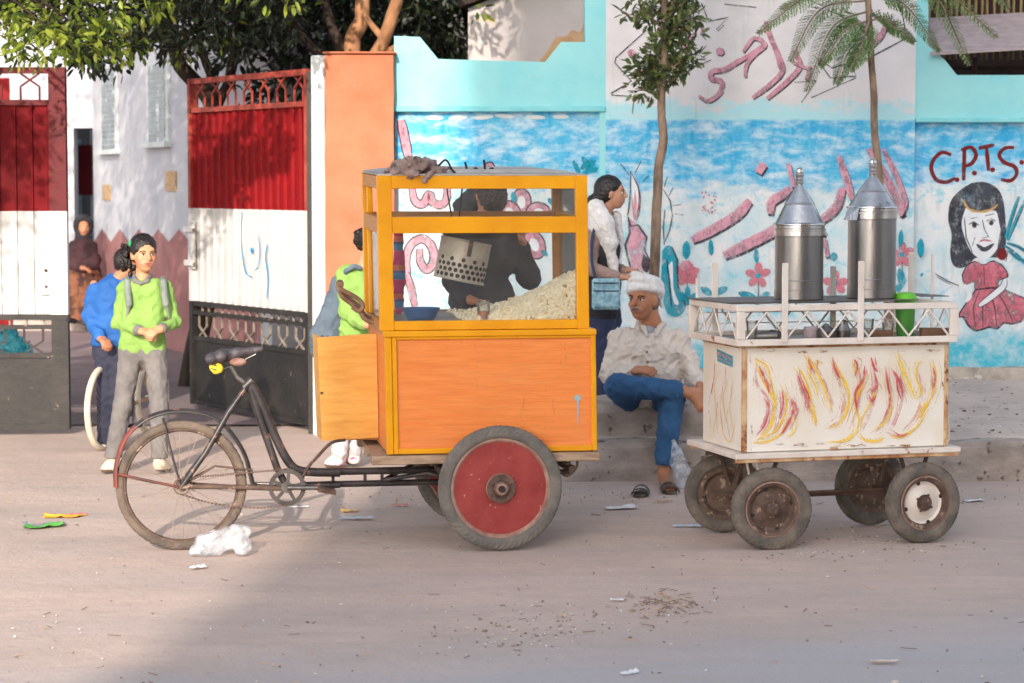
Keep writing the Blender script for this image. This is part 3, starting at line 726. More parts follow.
mb.box(px_ - .05, px_ + .05, -.032, -.02, 1.06, 1.32, M['whp']); mb.tube([(px_, -.03, 1.24), (px_, -.05, 1.24)], .012, M['blk']); mb.tube([(px_, -.03, 1.12), (px_, -.05, 1.12)], .01, M['blk']); mb.build('lock', g2)

# ================================================================= school building seen through the gateway
A_, B_ = Vector((-3.49, 25.3, 0)), Vector((-5.37, 30.0, 0)); dirn = (A_ - B_).normalized(); E_ = A_ + dirn * 3.2
nrm = Vector((dirn.y, -dirn.x, 0)); nrm = nrm if nrm.y < 0 else -nrm
sb = empty('school_building', tuple(B_), 'pale blue school building with zigzag maroon dado seen through the gateway', 'building')
def quadbox(mb, a, b, z0, z1, th, m, n=nrm):
    o = -n * th; q = [Vector((a.x, a.y, z0)), Vector((b.x, b.y, z0))]
    mb.hexa([q[0], q[1], q[1] + o, q[0] + o] + [v + Vector((0, 0, z1 - z0)) for v in (q[0], q[1], q[1] + o, q[0] + o)], m)
mb = MB(); quadbox(mb, B_, E_, 0, 8, .3, M['school']); loc(mb, sb).build('side_wall', sb, weld=True)
mb = MB()
d0 = W(74, 200, 30).x; d1 = W(92, 200, 30).x; dz = W(80, 128, 30).z
mb.box(-14, d0, 30.02, 30.3, 0, 8, M['school']); mb.box(d0, -5.2, 30.02, 30.3, dz, 8, M['school'])
mb.box(d0, -5.2, 31.2, 31.3, 0, dz, M['school']); mb.box(-14, -5.37, 29.4, 30.0, 0, .14, M['kerb'])
loc(mb, sb).build('front_wall', sb)
mb = MB(); a = W(77, 145, 31.18); b = W(93, 195, 31.18); mb.box(a.x, b.x, 31.12, 31.18, b.z, a.z, M['redd']); loc(mb, sb).build('door', sb)
mb = MB(); zz = []
xs = 94.0; k = 0
pts = []
while xs < 268: pts.append(onplane(xs, 229 if k % 2 else 242, B_, nrm)); xs += 8.5 + k * .25; k += 1
off = nrm * .006
vs = []; fs = []
for p in pts: vs += [Vector((p.x, p.y, 0)) + off, p + off]
for i in range(len(pts) - 1): fs.append((2 * i, 2 * i + 2, 2 * i + 3, 2 * i + 1))
mb.add(vs, fs, M['dado']); loc(mb, sb).build('painted_dado', sb)
for (x0, x1, y0, y1) in ((103, 118, 66, 150), (149, 170, 62, 143)):
    a = onplane(x0, y1, B_, nrm); b = onplane(x1, y0, B_, nrm)
    mb = MB(); quadbox(mb, a + nrm * .03, Vector((b.x, b.y, 0)) + nrm * .03, a.z, b.z, .029, M['white_pl']); w = loc(mb, sb).build('window', sb)
    mb = MB(); sh = (b - a); sh.z = 0
    for k in range(16):
        z0 = a.z + (b.z - a.z) * (k + .08) / 16; z1 = a.z + (b.z - a.z) * (k + .92) / 16
        quadbox(mb, a + sh * .12 + nrm * .036, Vector((b.x, b.y, 0)) - sh * .12 + nrm * .036, z0, z1, .005, M['teal_glass'])
    loc(mb, sb).build('pane', w)
    mb = MB(); quadbox(mb, a - sh * .08 + nrm * .10, Vector((b.x, b.y, 0)) + sh * .08 + nrm * .10, a.z - .06, a.z, .098, M['white_pl']); loc(mb, sb).build('sill', w)
VENT = mat('tan vent grille', (190, 160, 120), (160, 130, 96), 30, .8)
for (x0, x1, y0, y1) in ((104, 111, 185, 200), (167, 177, 171, 191)):
    a = onplane(x0, y1, B_, nrm); b = onplane(x1, y0, B_, nrm); mb = MB(); quadbox(mb, a + nrm * .02, Vector((b.x, b.y, 0)) + nrm * .02, a.z, b.z, .019, VENT); loc(mb, sb).build('vent', sb)
# red banner beyond the dark red gate
mb = MB(); a = W(-8, 97, 24); b = W(9, 78, 24); mb.box(a.x, b.x, 24, 24.03, 0.02, b.z, M['redp']); tag(mb.build('red_board', loc=(a.x, 24, .02)), 'tall red board standing in the yard, seen through the top grille', 'board')
# outbuilding behind the parapet
ob = empty('outbuilding', (.1, 20, 0), 'grey rendered outbuilding with peeling corner rising behind the turquoise parapet', 'building')
mb = MB(); p = XZ([(468, 14), (468, 80), (604, 80)], 20.2)
prof = [(p[0][0], 0), (1.6, 0), (1.6, 4.4), (p[0][0] + .55, W(500, 0, 20.2).z + .15), (p[0][0], W(468, 8, 20.2).z)]
extr(mb, prof, 20.2, 23, M['peel']); loc(mb, ob).build('rendered_wall', ob)
mb = MB()
for i in range(5): pass
a = Vector((p[0][0] - .08, 20.1, W(468, 8, 20.2).z)); b = Vector((p[0][0] + .55, 20.1, W(500, 0, 20.2).z + .15)); c = Vector((1.7, 20.1, 4.4))
mb.bar(a + Vector((0, 1.45, .03)), b + Vector((0, 1.45, .03)), 3.0, .06, M['bark_d']); mb.bar(b + Vector((0, 1.45, .03)), c + Vector((0, 1.45, .03)), 3.0, .06, M['bark_d']); loc(mb, ob).build('roof', ob)
PEEL = mat('exposed sandy render', (206, 170, 132), (190, 150, 112), 9, .95, 0, .5, 20)
po = Paint((0, 20.2, 0), (0, -1, 0), ob.matrix_basis.inverted()); po.poly([(536, 66), (548, 50), (556, 38), (566, 36), (572, 30), (580, 32), (584, 24), (586, 45), (574, 50), (560, 60), (552, 68)], PEEL); po.build('peeled_patch', ob)
# kiosk beyond the right parapet
ko = empty('roof_shelter', (4.0, 18.6, 0), 'shelter with slatted awning and reed screen above the wall at the picture corner', 'shelter')
REED = mat('reed screen', (176, 150, 104), (112, 88, 56), 40, .8, stretch=(6, 1, .3)); AWN = mat('grey pink slats', (176, 160, 160), (156, 142, 144), 9, .7); DKW = mat('dark brown boards', (52, 38, 34), (72, 52, 46), 8, .8)
mb = MB(); mb.box(3.1, 7, 19.0, 19.1, 0, 4.6, DKW); loc(mb, ko).build('back_wall', ko)
mb = MB()
for i in range(60):
    x = 3.15 + i * .05 + rnd.uniform(-.01, .01); mb.tube([(x, 18.5, 2.86), (x + rnd.uniform(-.02, .02), 18.5, 4.3)], .012, REED, 5)
loc(mb, ko).build('reed_screen', ko)
mb = MB(); n = 9
for i in range(n):
    t0, t1 = i / n, (i + .86) / n
    yA, yB = 17.45 + .9 * t0, 17.45 + .9 * t1
    zf = lambda x, t: W(928, 56, 17.5).z + (x - 3.1) * .06 + t * .32
    mb.hexa([(3.12, yA, zf(3.12, t0)), (6.5, yA, zf(6.5, t0)), (6.5, yB, zf(6.5, t1)), (3.12, yB, zf(3.12, t1)), (3.12, yA, zf(3.12, t0) + .015), (6.5, yA, zf(6.5, t0) + .015), (6.5, yB, zf(6.5, t1) + .015), (3.12, yB, zf(3.12, t1) + .015)], AWN)
loc(mb, ko).build('awning', ko)
mb = MB(); mb.bar((3.3, 17.95, 2.66), (6.5, 17.95, 2.72), .05, .06, DKW); mb.bar((3.3, 18.3, 2.78), (6.5, 18.3, 2.8), .05, .03, DKW); mb.tube([(3.55, 18, 2.4), (3.55, 18, 2.85)], .02, DKW); loc(mb, ko).build('beam', ko)
# tall blocks across the street and far behind: the first, outside the picture, shades the carts; the second is added to block sky
def block(name, label, x0, x1, y0, y1, h, m, face):
    r = empty(name, ((x0 + x1) / 2, (y0 + y1) / 2, 0), label, 'building'); mb = MB(); mb.box(x0, x1, y0, y1, 0, h, m); loc(mb, r).build('wall', r)
    mb = MB(); yy = y1 + .02 if face > 0 else y0 - .02
    nx = int((x1 - x0) / 3.2)
    for i in range(nx):
        for k in range(int(h / 3.2)):
            cx = x0 + (i + .5) * (x1 - x0) / nx; z = 1.2 + k * 3.2
            mb.box(cx - .6, cx + .6, min(yy, yy - .04 * face), max(yy, yy + .02), z, z + 1.3, M['teal_glass'])
    w = loc(mb, r).build('window_glazing', r)
M['tan_bld'] = mat('sandy apartment render', (196, 172, 146), (180, 156, 132), 1, .9)
block('apartment_block', 'tall sandy apartment block across the street behind the photographer', -5.95, 34, -40, -25, 23, M['tan_bld'], 1)
block('sky_blocker', 'unseen grey block added far behind the yard trees to block the sky', -12, 12, 34, 38, 9, M['blocker_wall'], -1)  # hidden wall added to stop bright sky showing between the leaves
# ================================================================= trees
def leaf(mb, p, d, up, L, w, m):
    d = d.normalized(); s = d.cross(up)
    if s.length < 1e-3: s = Vector((1, 0, 0))
    s.normalize(); u = s.cross(d); cu = u * (-.12 * L)
    base, tip = p, p + d * L + cu
    mb.add([base, p + d * L * .3 + s * w * .42 + u * .12 * w, p + d * L * .7 + s * w * .4 + u * .1 * w + cu * .4, tip, p + d * L * .7 - s * w * .4 + u * .1 * w + cu * .4, p + d * L * .3 - s * w * .42 + u * .12 * w],
           [(0, 1, 2, 3), (0, 3, 4, 5)], m)
def rv(r=rnd): 
    v = Vector((r.gauss(0, 1), r.gauss(0, 1), r.gauss(0, 1))); return v.normalized()
def cluster(mb, c, R_, n, L, w, m, droop=.3, r=rnd):
    for i in range(n):
        o = rv(r); p = c + Vector((o.x * R_, o.y * R_, o.z * R_ * .8)) * r.random() ** .5
        d = o + rv(r) * .7 + Vector((0, 0, -droop)); leaf(mb, p, d, rv(r) + Vector((0, 0, 1.2)), L * r.uniform(.7, 1.25), w * r.uniform(.8, 1.2), m)
def limb(mb, pts, r0, r1, m, n=9, seed=0):
    P = spline(pts, 5); N = len(P); rr = []; Q = []
    for i, p in enumerate(P):
        t = i / (N - 1); rr.append((r0 + (r1 - r0) * t) * (1 + .10 * fbm((i * .37 + seed, seed, 0), 1.3)))
        Q.append(p + Vector((fbm((i * .3, seed, 1), 1), fbm((i * .3, seed, 5), 1), 0)) * r0 * .25)
    mb.tube(Q, rr, m, n)
def treeroot(name, base, label, group=None): return empty(name, base, label, 'tree', group)
# thin leafy street tree
tb = W(651, 385, 16.3); tb.z = wz(16.3)
t1 = treeroot('street_tree', tuple(tb), 'slim street tree with small glossy leaves rising behind the seated man', 'young street trees')
r1 = random.Random(3); mb = MB(); T = lambda x, y, d=0: W(x, y, 16.3 + d)
limb(mb, [tb, T(652, 330), T(655, 260), T(658, 180), T(663, 130), T(661, 100), T(665, 60), T(664, 20), T(668, -40), T(666, -110)], .043, .016, M['bark'], 10)
tw = []
for i in range(46):
    y0 = r1.uniform(-110, 105); x0 = 662; a = r1.uniform(0, 2 * PI); ln = r1.uniform(.12, .32) * (1 if y0 < 60 else .8)
    p = T(x0, y0); e = p + Vector((math.cos(a) * ln, math.sin(a) * ln, r1.uniform(.0, .22))); tw.append((p, e)); mb.tube([p, p.lerp(e, .5) + Vector((0, 0, .02)), e], [.008, .006, .003], M['bark'], 5)
loc(mb, t1).build('trunk', t1)
mb = MB()
for p, e in tw:
    for k in range(5): cluster(mb, p.lerp(e, .35 + .65 * k / 4), .07, 9, .074, .032, M['leaf_st'], -.15, r1)
loc(mb, t1).build('crown', t1)
# feathery street tree
tb2 = W(889, 385, 16.4); tb2.z = wz(16.4)
t2 = treeroot('street_tree', tuple(tb2), 'slender street tree with long feathery fronds rising behind the drinks cart', 'young street trees')
mb = MB(); T2 = lambda x, y, d=0: W(x, y, 16.4 + d)
limb(mb, [tb2, T2(888, 320), T2(884, 240), T2(878, 170), T2(874, 110), T2(871, 50), T2(868, 0), T2(866, -80), T2(864, -140)], .032, .02, M['bark'], 10, 5)
fr = MB(); r2 = random.Random(11)
def frond(p0, p1, p2, nl=34, LL=.095):
    P = spline([p0, p1, p2], 12); N = len(P); mb.tube(P, [.005 + .002 * (1 - i / N) for i in range(N)], M['bark'], 4)
    for k in range(nl):
        t = .18 + .82 * k / nl; i = min(N - 2, int(t * (N - 1))); p = P[i].lerp(P[i + 1], t * (N - 1) - i); d = (P[i + 1] - P[i]).normalized(); s = d.cross(Vector((rnd.uniform(-.2, .2), -.85, .5))).normalized()
        L_ = LL * math.sin(PI * min(1, t * .85 + .18)) + .012
        for sg in (-1, 1):
            q = s * sg * 1.0 + d * .55 + Vector((0, 0, -.22)) + rv(r2) * .14; q.normalize()
            # each pinna carries tiny leaflets
            for j in range(6):
                leaf(fr, p + q * L_ * (j / 6), q + d * .6 * (1 if j % 2 else -1) + rv(r2) * .15, Vector((0, 0, 1)), .030, .011, M['leaf_fr'])
            leaf(fr, p, q, Vector((0, 0, 1)), L_, .010, M['leaf_fr'])
for a, b, c, dy in (((870, -30), (815, -10), (757, 34), -.1), ((870, 0), (820, 10), (790, 62), .2), ((871, 10), (832, 28), (806, 92), -.2), ((871, 20), (846, 30), (820, 66), -.3), ((870, -10), (835, -20), (780, 10), .3),
                    ((872, 30), (850, 50), (836, 84), -.25), ((870, -30), (920, -30), (998, 38), -.4), ((870, -20), (930, -10), (970, 66), -.2), ((871, -5), (905, 5), (940, 52), .2), ((868, -50), (940, -60), (1010, 10), -.5), ((872, 20), (886, 20), (915, 42), .2), ((868, -70), (900, -60), (960, -10), -.5),
                    ((868, -60), (840, -50), (800, -20), .1), ((866, -100), (900, -130), (960, -90), .1), ((866, -100), (820, -130), (780, -90), .1), ((866, -120), (870, -180), (900, -190), -.5), ((872, 10), (862, 44), (850, 70), -.4)):
    frond(T2(*a), T2(*b, dy * .6), T2(*c, dy))
loc(mb, t2).build('trunk', t2); loc(fr, t2).build('crown', t2)

# tree overhanging the entrance, lit by the sun
r3 = random.Random(5)
t3b = Vector((-6.4, 16.4, 0)); t3 = treeroot('broadleaf_tree', tuple(t3b), 'bright green tree whose low boughs hang over the dark red gate post', 'broadleaf trees around the school entrance')
mb = MB(); lf = MB()
limb(mb, [t3b, t3b + Vector((.1, 0, 1.5)), t3b + Vector((.4, 0, 2.8)), Vector((-5.2, 16.2, 4.0))], .17, .09, M['bark_d'])
cl = []
for i in range(150):
    a = r3.uniform(0, 2 * PI); rr = r3.random() ** .5
    p = Vector((-3.9 + math.cos(a) * rr * 2.5, 15.9 + math.sin(a) * rr * 1.5, 3.75 + r3.uniform(-.55, 1.3)))
    px = 512 + p.x / p.y * FPX; py = 180 - (p.z - 1.908) / p.y * FPX
    lim = 58 if px < 70 else 40 if px < 135 else 64 if px < 150 else 30
    if py > lim: continue
    cl.append(p)
for i in range(240):   # unseen bough added out of frame to shade the dark red gate
    d_ = rv(r3); cl.append(Vector((-5.45, 12.3, 3.9)) + Vector((d_.x * 1.4, d_.y * 1.2, d_.z * 1.25)) * r3.random() ** .4)
for i in range(20):  # unseen clumps added to dapple the open gate leaf with shade
    d_ = rv(r3); cluster(lf, Vector((-2.95, 14.2, 3.80)) + Vector((d_.x * .75, d_.y * .6, d_.z * .40)) * r3.random() ** .5, .13, 70, .095, .045, M['leaf_bright'], .3, r3)
for i in range(26):  # unseen clumps added to deepen the shade on the dark red gate
    d_ = rv(r3); cluster(lf, Vector((-5.3, 12.6, 3.75)) + Vector((d_.x * 1.2, d_.y * .6, d_.z * .75)) * r3.random() ** .5, .15, 80, .095, .045, M['leaf_bright'], .3, r3)
for p in cl: cluster(lf, p, .22, 26, .085, .036, M['leaf_bright'], .35, r3)
for (x, y, dd) in ((8, 22, 0), (30, 30, -.3), (45, 8, .1), (60, 46, -.2), (18, 52, .1), (88, 24, -.1), (104, 46, 0), (118, 30, .2), (75, 8, -.4), (130, 10, .2), (60, 22, .3), (22, 6, .3), (96, 6, .2), (5, 40, .2), (40, 52, .3), (52, 34, .5), (152, 4, 0), (128, 46, .2), (165, 2, .3), (84, 48, .5), (110, 14, -.4), (14, 14, -.5), (46, 26, -.6), (70, 36, -.5), (30, 48, -.3)):
    p = W(x, y, 15.9 + dd); cl.append(p)
    cluster(lf, p, .15, 30, .075, .034, M['leaf_bright'], .35, r3)
for p in cl[::4]: limb(mb, [Vector((-5.2, 16.2, 4.0)), Vector((-5.2, 16.2, 4.0)).lerp(p, .5) + Vector((0, 0, .25)), p], .03, .006, M['bark_d'], 5)
loc(mb, t3).build('trunk', t3); loc(lf, t3).build('crown', t3)
# darker tree in the yard: leaning dark stem seen over the open gate
r4 = random.Random(9)
t4b = Vector((-3.0, 21.5, 0)); t4 = treeroot('broadleaf_tree', tuple(t4b), 'dark leaning tree in the yard above the open gate leaf', 'broadleaf trees around the school entrance')
mb = MB(); lf = MB(); Q = lambda x, y, Y=21: W(x, y, Y)
limb(mb, [t4b, Q(225, 200, 21.3), Q(215, 110), Q(185, 72), Q(168, 40), Q(150, -10)], .10, .05, M['bark_d'])
limb(mb, [Q(217, 112), Q(212, 80), Q(200, 40), Q(196, -30)], .05, .03, M['bark_d']); limb(mb, [Q(215, 110), Q(232, 70), Q(236, 20), Q(246, -40)], .05, .03, M['bark_d'])
edge = [(0, 10), (60, 40), (85, 66), (105, 72), (120, 60), (140, 40), (155, 56), (175, 52), (190, 70), (200, 40), (215, 40), (240, 56), (262, 40)]
def edge_y(x):
    for (a, ya), (b, yb) in zip(edge, edge[1:]):
        if a <= x <= b: return ya + (yb - ya) * (x - a) / (b - a)
    return 40
for i in range(980):
    x = r4.uniform(-60, 300); Y = r4.uniform(17.9, 23); y = r4.uniform(-150, 70)
    if y > edge_y(x) - 12: continue
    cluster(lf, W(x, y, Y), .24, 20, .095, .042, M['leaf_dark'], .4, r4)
for i in range(330):  # clusters added above the view to shade the school wall
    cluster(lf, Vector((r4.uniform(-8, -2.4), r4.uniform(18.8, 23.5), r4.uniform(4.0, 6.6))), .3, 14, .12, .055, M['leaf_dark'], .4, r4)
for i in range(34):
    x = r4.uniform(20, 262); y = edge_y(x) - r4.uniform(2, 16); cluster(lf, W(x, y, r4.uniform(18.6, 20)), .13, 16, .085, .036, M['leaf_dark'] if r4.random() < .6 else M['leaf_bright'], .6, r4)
loc(mb, t4).build('trunk', t4); loc(lf, t4).build('crown', t4)
# big dark tree behind pillar and wall, pale sunlit limbs
t5b = W(352, 300, 19.8); t5b.z = 0; t5 = treeroot('broadleaf_tree', tuple(t5b), 'large dense tree with pale tan limbs behind the orange pillar', 'broadleaf trees around the school entrance')
mb = MB(); lf = MB(); Q = lambda x, y, Y=19.8: W(x, y, Y)
limb(mb, [t5b, Q(352, 180), Q(350, 90), Q(352, 45), Q(362, 10), Q(368, -40)], .10, .055, M['bark_t'])
limb(mb, [Q(351, 95), Q(345, 60), Q(330, 20), Q(316, -30)], .05, .035, M['bark_d']); limb(mb, [Q(353, 110), Q(372, 62, 19.5), Q(384, 40, 19.4), Q(398, -6, 19.2), Q(404, -60, 19)], .06, .05, M['bark_t'])
limb(mb, [Q(378, 56, 19.5), Q(394, 48, 19.4), Q(406, 38, 19.3)], .03, .028, M['bark_t'], 7); limb(mb, [Q(345, 70), Q(305, 40), Q(280, -10)], .045, .03, M['bark_d']); limb(mb, [Q(384, 40, 19.4), Q(362, 10), Q(350, -30)], .03, .02, M['bark_t'])
r5 = random.Random(21)
for i in range(900):
    x = r5.uniform(225, 520); Y = r5.uniform(20.4, 25); y = r5.uniform(-150, 115)
    if x < 260 and y > 60: continue
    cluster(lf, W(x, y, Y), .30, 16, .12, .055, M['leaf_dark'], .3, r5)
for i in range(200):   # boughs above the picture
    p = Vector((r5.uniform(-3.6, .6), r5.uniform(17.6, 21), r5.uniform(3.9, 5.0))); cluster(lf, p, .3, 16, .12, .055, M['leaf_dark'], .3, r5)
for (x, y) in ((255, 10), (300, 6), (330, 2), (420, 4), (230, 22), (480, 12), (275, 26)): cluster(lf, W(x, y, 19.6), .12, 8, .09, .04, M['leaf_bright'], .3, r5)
loc(mb, t5).build('trunk', t5); loc(lf, t5).build('crown', t5)
# ================================================================= cart materials
def wood_mat(name, c1, c2, rough=.45, ring=(1, 1, 14)):
    t = NT(name); v = t.coord(ring)
    a = t.ramp(t.noise(v, 3.2, 6, .62, .4), [(.35, 0.0), (.68, 1.0)]); b = t.ramp(t.noise(t.coord((ring[0] * 2, ring[1], ring[2] * 5)), 3, 4, .7), [(.48, 0.0), (.7, 1.0)])
    col = t.mix(a, srgb(c1), srgb(c2)); col = t.mix(t.math('MULTIPLY', b, .35), col, srgb(tuple(int(x * .82) for x in c1)))
    d = t.ramp(t.noise(t.coord(), 5, 6, .7), [(.62, 0.0), (.72, 1.0)]); col = t.mix(t.math('MULTIPLY', d, .3), col, srgb((170, 120, 84)))
    t.link(col, t.b.inputs['Base Color']); t.b.inputs['Roughness'].default_value = rough; t.b.inputs['Specular IOR Level'].default_value = .35
    g = t.ramp(t.noise(t.coord((.6, 1, 1.5)), 2.6, 7, .75), [(.5, 0.0), (.75, 1.0)]); col = t.mix(t.math('MULTIPLY', g, .28), col, srgb((190, 140, 104)))
    g = t.ramp(t.noise(t.coord((3, 1, .5)), 9, 6, .8), [(.62, 0.0), (.66, 1.0)]); col = t.mix(t.math('MULTIPLY', g, .35), col, srgb((120, 84, 58))); t.link(col, t.b.inputs['Base Color'])
    t.bump(t.noise(v, 6, 5), .08, .004); return t.m
M['lam'] = wood_mat('orange wood laminate', (222, 124, 60), (230, 140, 74), .45, (1, 1, 9))
M['ply'] = wood_mat('yellow plywood', (232, 174, 90), (218, 154, 70), .5, (1.2, 1, 9))
M['yel'] = mat('yellow gloss paint', (226, 156, 8), (216, 144, 6), 5, .35, 0, .15, 22, speck=[((150, 92, 24), 24, .70), ((120, 76, 30), 60, .74)])
M['yel_s'] = mat('bare varnished wood', (188, 130, 66), (170, 112, 54), 8, .5, 0, .1, 20, stretch=(1, 1, 6))
M['roof'] = mat('grey roof sheet', (170, 168, 164), (146, 142, 138), 4, .6, 0, .2, 14)
M['plank'] = mat('weathered plank', (176, 150, 126), (140, 116, 96), 7, .9, 0, .5, 26, stretch=(1, 6, 6), speck=((200, 184, 120), 12, .68))
M['tyre'] = mat('dusty tyre rubber', (82, 78, 74), (116, 106, 97), 9, .9, 0, .4, 40, spec=.25)
M['tyre2'] = mat('grey dusty tyre rubber', (94, 91, 88), (118, 112, 106), 8, .9, 0, .5, 46, spec=.25)
M['tyre3'] = mat('tan dusty tyre', (118, 104, 92), (86, 78, 72), 8, .9, 0, .4, 40, spec=.2)
M['disc'] = mat('dusty maroon disc', (128, 36, 36), (148, 56, 52), 5, .7, 0, .2, 16, speck=[((186, 140, 128), 26, .66), ((176, 122, 112), 9, .66)])
M['dust'] = mat('dust caked rim', (160, 130, 116), (130, 92, 82), 12, .9, 0, .3, 30)
M['hub'] = mat('greasy hub', (108, 84, 74), (80, 62, 54), 12, .6, .3, .3, 30)
M['frame'] = mat('worn black bike frame', (46, 43, 45), (70, 64, 64), 9, .42, .2, .15, 30, speck=[((136, 100, 78), 18, .62)])
M['rust'] = mat('rusty steel', (104, 84, 73), (80, 63, 55), 14, .8, .2, .4, 30, speck=((152, 130, 112), 20, .58))
M['redrust'] = mat('red mudguard rust', (128, 60, 50), (86, 60, 56), 9, .6, .1, .2, 30)
M['steel'] = mat('bright steel', (150, 146, 142), (120, 114, 110), 9, .35, .9, .1, 20)
M['spoke'] = mat('dull spoke steel', (168, 150, 132), None, 9, .5, .6)
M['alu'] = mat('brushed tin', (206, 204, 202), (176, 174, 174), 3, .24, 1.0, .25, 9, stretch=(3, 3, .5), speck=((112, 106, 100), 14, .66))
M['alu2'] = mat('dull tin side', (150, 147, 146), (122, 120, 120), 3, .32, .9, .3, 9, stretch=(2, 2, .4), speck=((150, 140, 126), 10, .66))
M['white_c'] = mat('chipped white paint', (224, 214, 206), (206, 194, 184), 4, .55, 0, .2, 18, speck=[((156, 96, 60), 11, .66), ((120, 76, 54), 40, .72)])
M['cream'] = mat('cream painted sheet', (228, 222, 214), (220, 210, 194), 3, .45, 0, .15, 10, speck=[((196, 150, 84), 9, .69), ((150, 96, 60), 30, .74)])
M['rusty_w'] = mat('rusting white trim', (206, 178, 140), (164, 108, 62), 8, .7, 0, .3, 22, speck=((120, 68, 42), 16, .58))
M['blackp'] = mat('black leather', (52, 48, 54), (80, 74, 78), 18, .6, 0, .3, 40)
def glass_mat(name, dirt=.06, tint=(.97, .98, .98, 1)):
    t = NT(name); tr = t.node('ShaderNodeBsdfTransparent'); tr.inputs[0].default_value = tint
    gl = t.node('ShaderNodeBsdfGlossy'); gl.inputs['Roughness'].default_value = .03
    fr = t.node('ShaderNodeFresnel'); fr.inputs[0].default_value = 1.45
    a = t.node('ShaderNodeMixShader'); t.link(t.math('MULTIPLY', fr.outputs[0], .9), a.inputs[0]); t.link(tr.outputs[0], a.inputs[1]); t.link(gl.outputs[0], a.inputs[2])
    df = t.node('ShaderNodeBsdfDiffuse'); df.inputs[0].default_value = (.6, .57, .52, 1)
    f = t.math('MULTIPLY', t.ramp(t.noise(t.coord(), 6, 6, .7), [(.3, .25), (.7, 1.0)]), dirt)
    b = t.node('ShaderNodeMixShader'); t.link(f, b.inputs[0]); t.link(a.outputs[0], b.inputs[1]); t.link(df.outputs[0], b.inputs[2]); t.link(b.outputs[0], t.out.inputs['Surface']); return t.m
M['glass'] = glass_mat('dusty window glass', .05); M['jar'] = glass_mat('jar glass', .18)

def tyre(mb, c, ax, Rr, w, hgt, m, n=84, lug=0.0, msec=14):
    """Rr outer radius, w width, hgt section height"""
    c = Vector(c); d = Vector(ax).normalized(); u, v = basis(d); vs = []
    for i in range(n):
        a = 2 * PI * i / n; e = u * math.cos(a) + v * math.sin(a)
        for k in range(msec):
            b = 2 * PI * k / msec; cx, sx = math.cos(b), math.sin(b)
            rr = Rr - hgt / 2 + hgt / 2 * (abs(cx) ** .8) * (1 if cx > 0 else -1); xx = w / 2 * (abs(sx) ** .8) * (1 if sx > 0 else -1)
            if lug and cx > .15:
                on = ((i + (k % 2)) % 2) * lug
                rr -= on * cx; xx -= on * sx * .8
            vs.append(c + e * rr + d * xx)
    fs = [(i * msec + k, ((i + 1) % n) * msec + k, ((i + 1) % n) * msec + (k + 1) % msec, i * msec + (k + 1) % msec) for i in range(n) for k in range(msec)]
    mb.add(vs, fs, m, not lug)

# ================================================================= popcorn tricycle
O1 = Vector((-.0615, 11.96, 0)); A1 = R(9.9)
pc = empty('popcorn_tricycle', tuple(O1), 'pedal tricycle cart with glazed yellow cabinet full of popcorn', 'food cart', rz=A1)
PM = pc.matrix_basis; PI_ = PM.inverted(); PR = PM.to_3x3()
def L1(px, py, y):   # photo point on the cart's plane local y -> local point
    return PI_ @ onplane(px, py, PM @ Vector((0, y, 0)), PR @ Vector((0, -1, 0)))
def SH(x, y, z): return (x - .017 * (z - 1), y, z + .026 * (y - .075))
def US(px, py, y): p = L1(px, py, y); z = p.z - .026 * (y - .075); return p.x + .017 * (z - 1), z
YF = .075; YB = .815
ux0 = US(378.5, 250, YF)[0]; ux1 = US(588.3, 250, YF)[0]; lx0 = US(385.6, 400, YF)[0]; lx1 = US(596, 400, YF)[0]
ztop = US(480, 175.5, YF)[1]; ztb = US(480, 188.8, YF)[1]; zm1 = US(480, 216.8, YF)[1]; zm0 = US(480, 233.2, YF)[1]; zl1 = US(480, 320.5, YF)[1]; zl0 = US(480, 330, YF)[1]; zbot = US(480, 452.5, YF)[1]
wl = .073; wr_ = .062
def part(name, fn, parent=None, weld=False): mb = MB(); fn(mb); return mb.build(name, parent or pc, weld=weld)
def cab(mb):
    B = lambda *a, ch=.003: mb.box(*a[:6], a[6], fn=SH, ch=ch)
    y = M['yel']
    for x0, x1 in ((ux0, ux0 + wl), (ux1 - wr_, ux1)):
        B(x0, x1, YF, YF + .05, zl0, ztop, y)
    for x0, x1 in ((ux0, ux0 + .05), (ux1 - .05, ux1)): B(x0, x1, YB - .05, YB, zl0, ztop - .001, y if x0 < 0 else M['yel_s'])
    for z0, z1 in ((ztb, ztop - .001), (zm0, zm1), (zl0 + .002, zl1)):
        B(ux0 + wl, ux1 - wr_, YF + .002, YF + .045, z0, z1, y); B(ux0 + .05, ux1 - .05, YB - .04, YB - .002, z0, z1, M['yel_s'])
        B(ux0 + .004, ux0 + .04, YF + .05, YB - .05, z0 - .002, z1 - .003, M['yel_s']); B(ux1 - .04, ux1 - .004, YF + .05, YB - .05, z0 - .002, z1 - .003, y)
    # inner stiles of the side windows
    B(ux0 + .006, ux0 + .035, .60, .64, zl1, zm0 - .002, y); B(ux0 + .006, ux0 + .035, .60, .64, zm1, ztb - .003, y)
part('window_frame', cab)
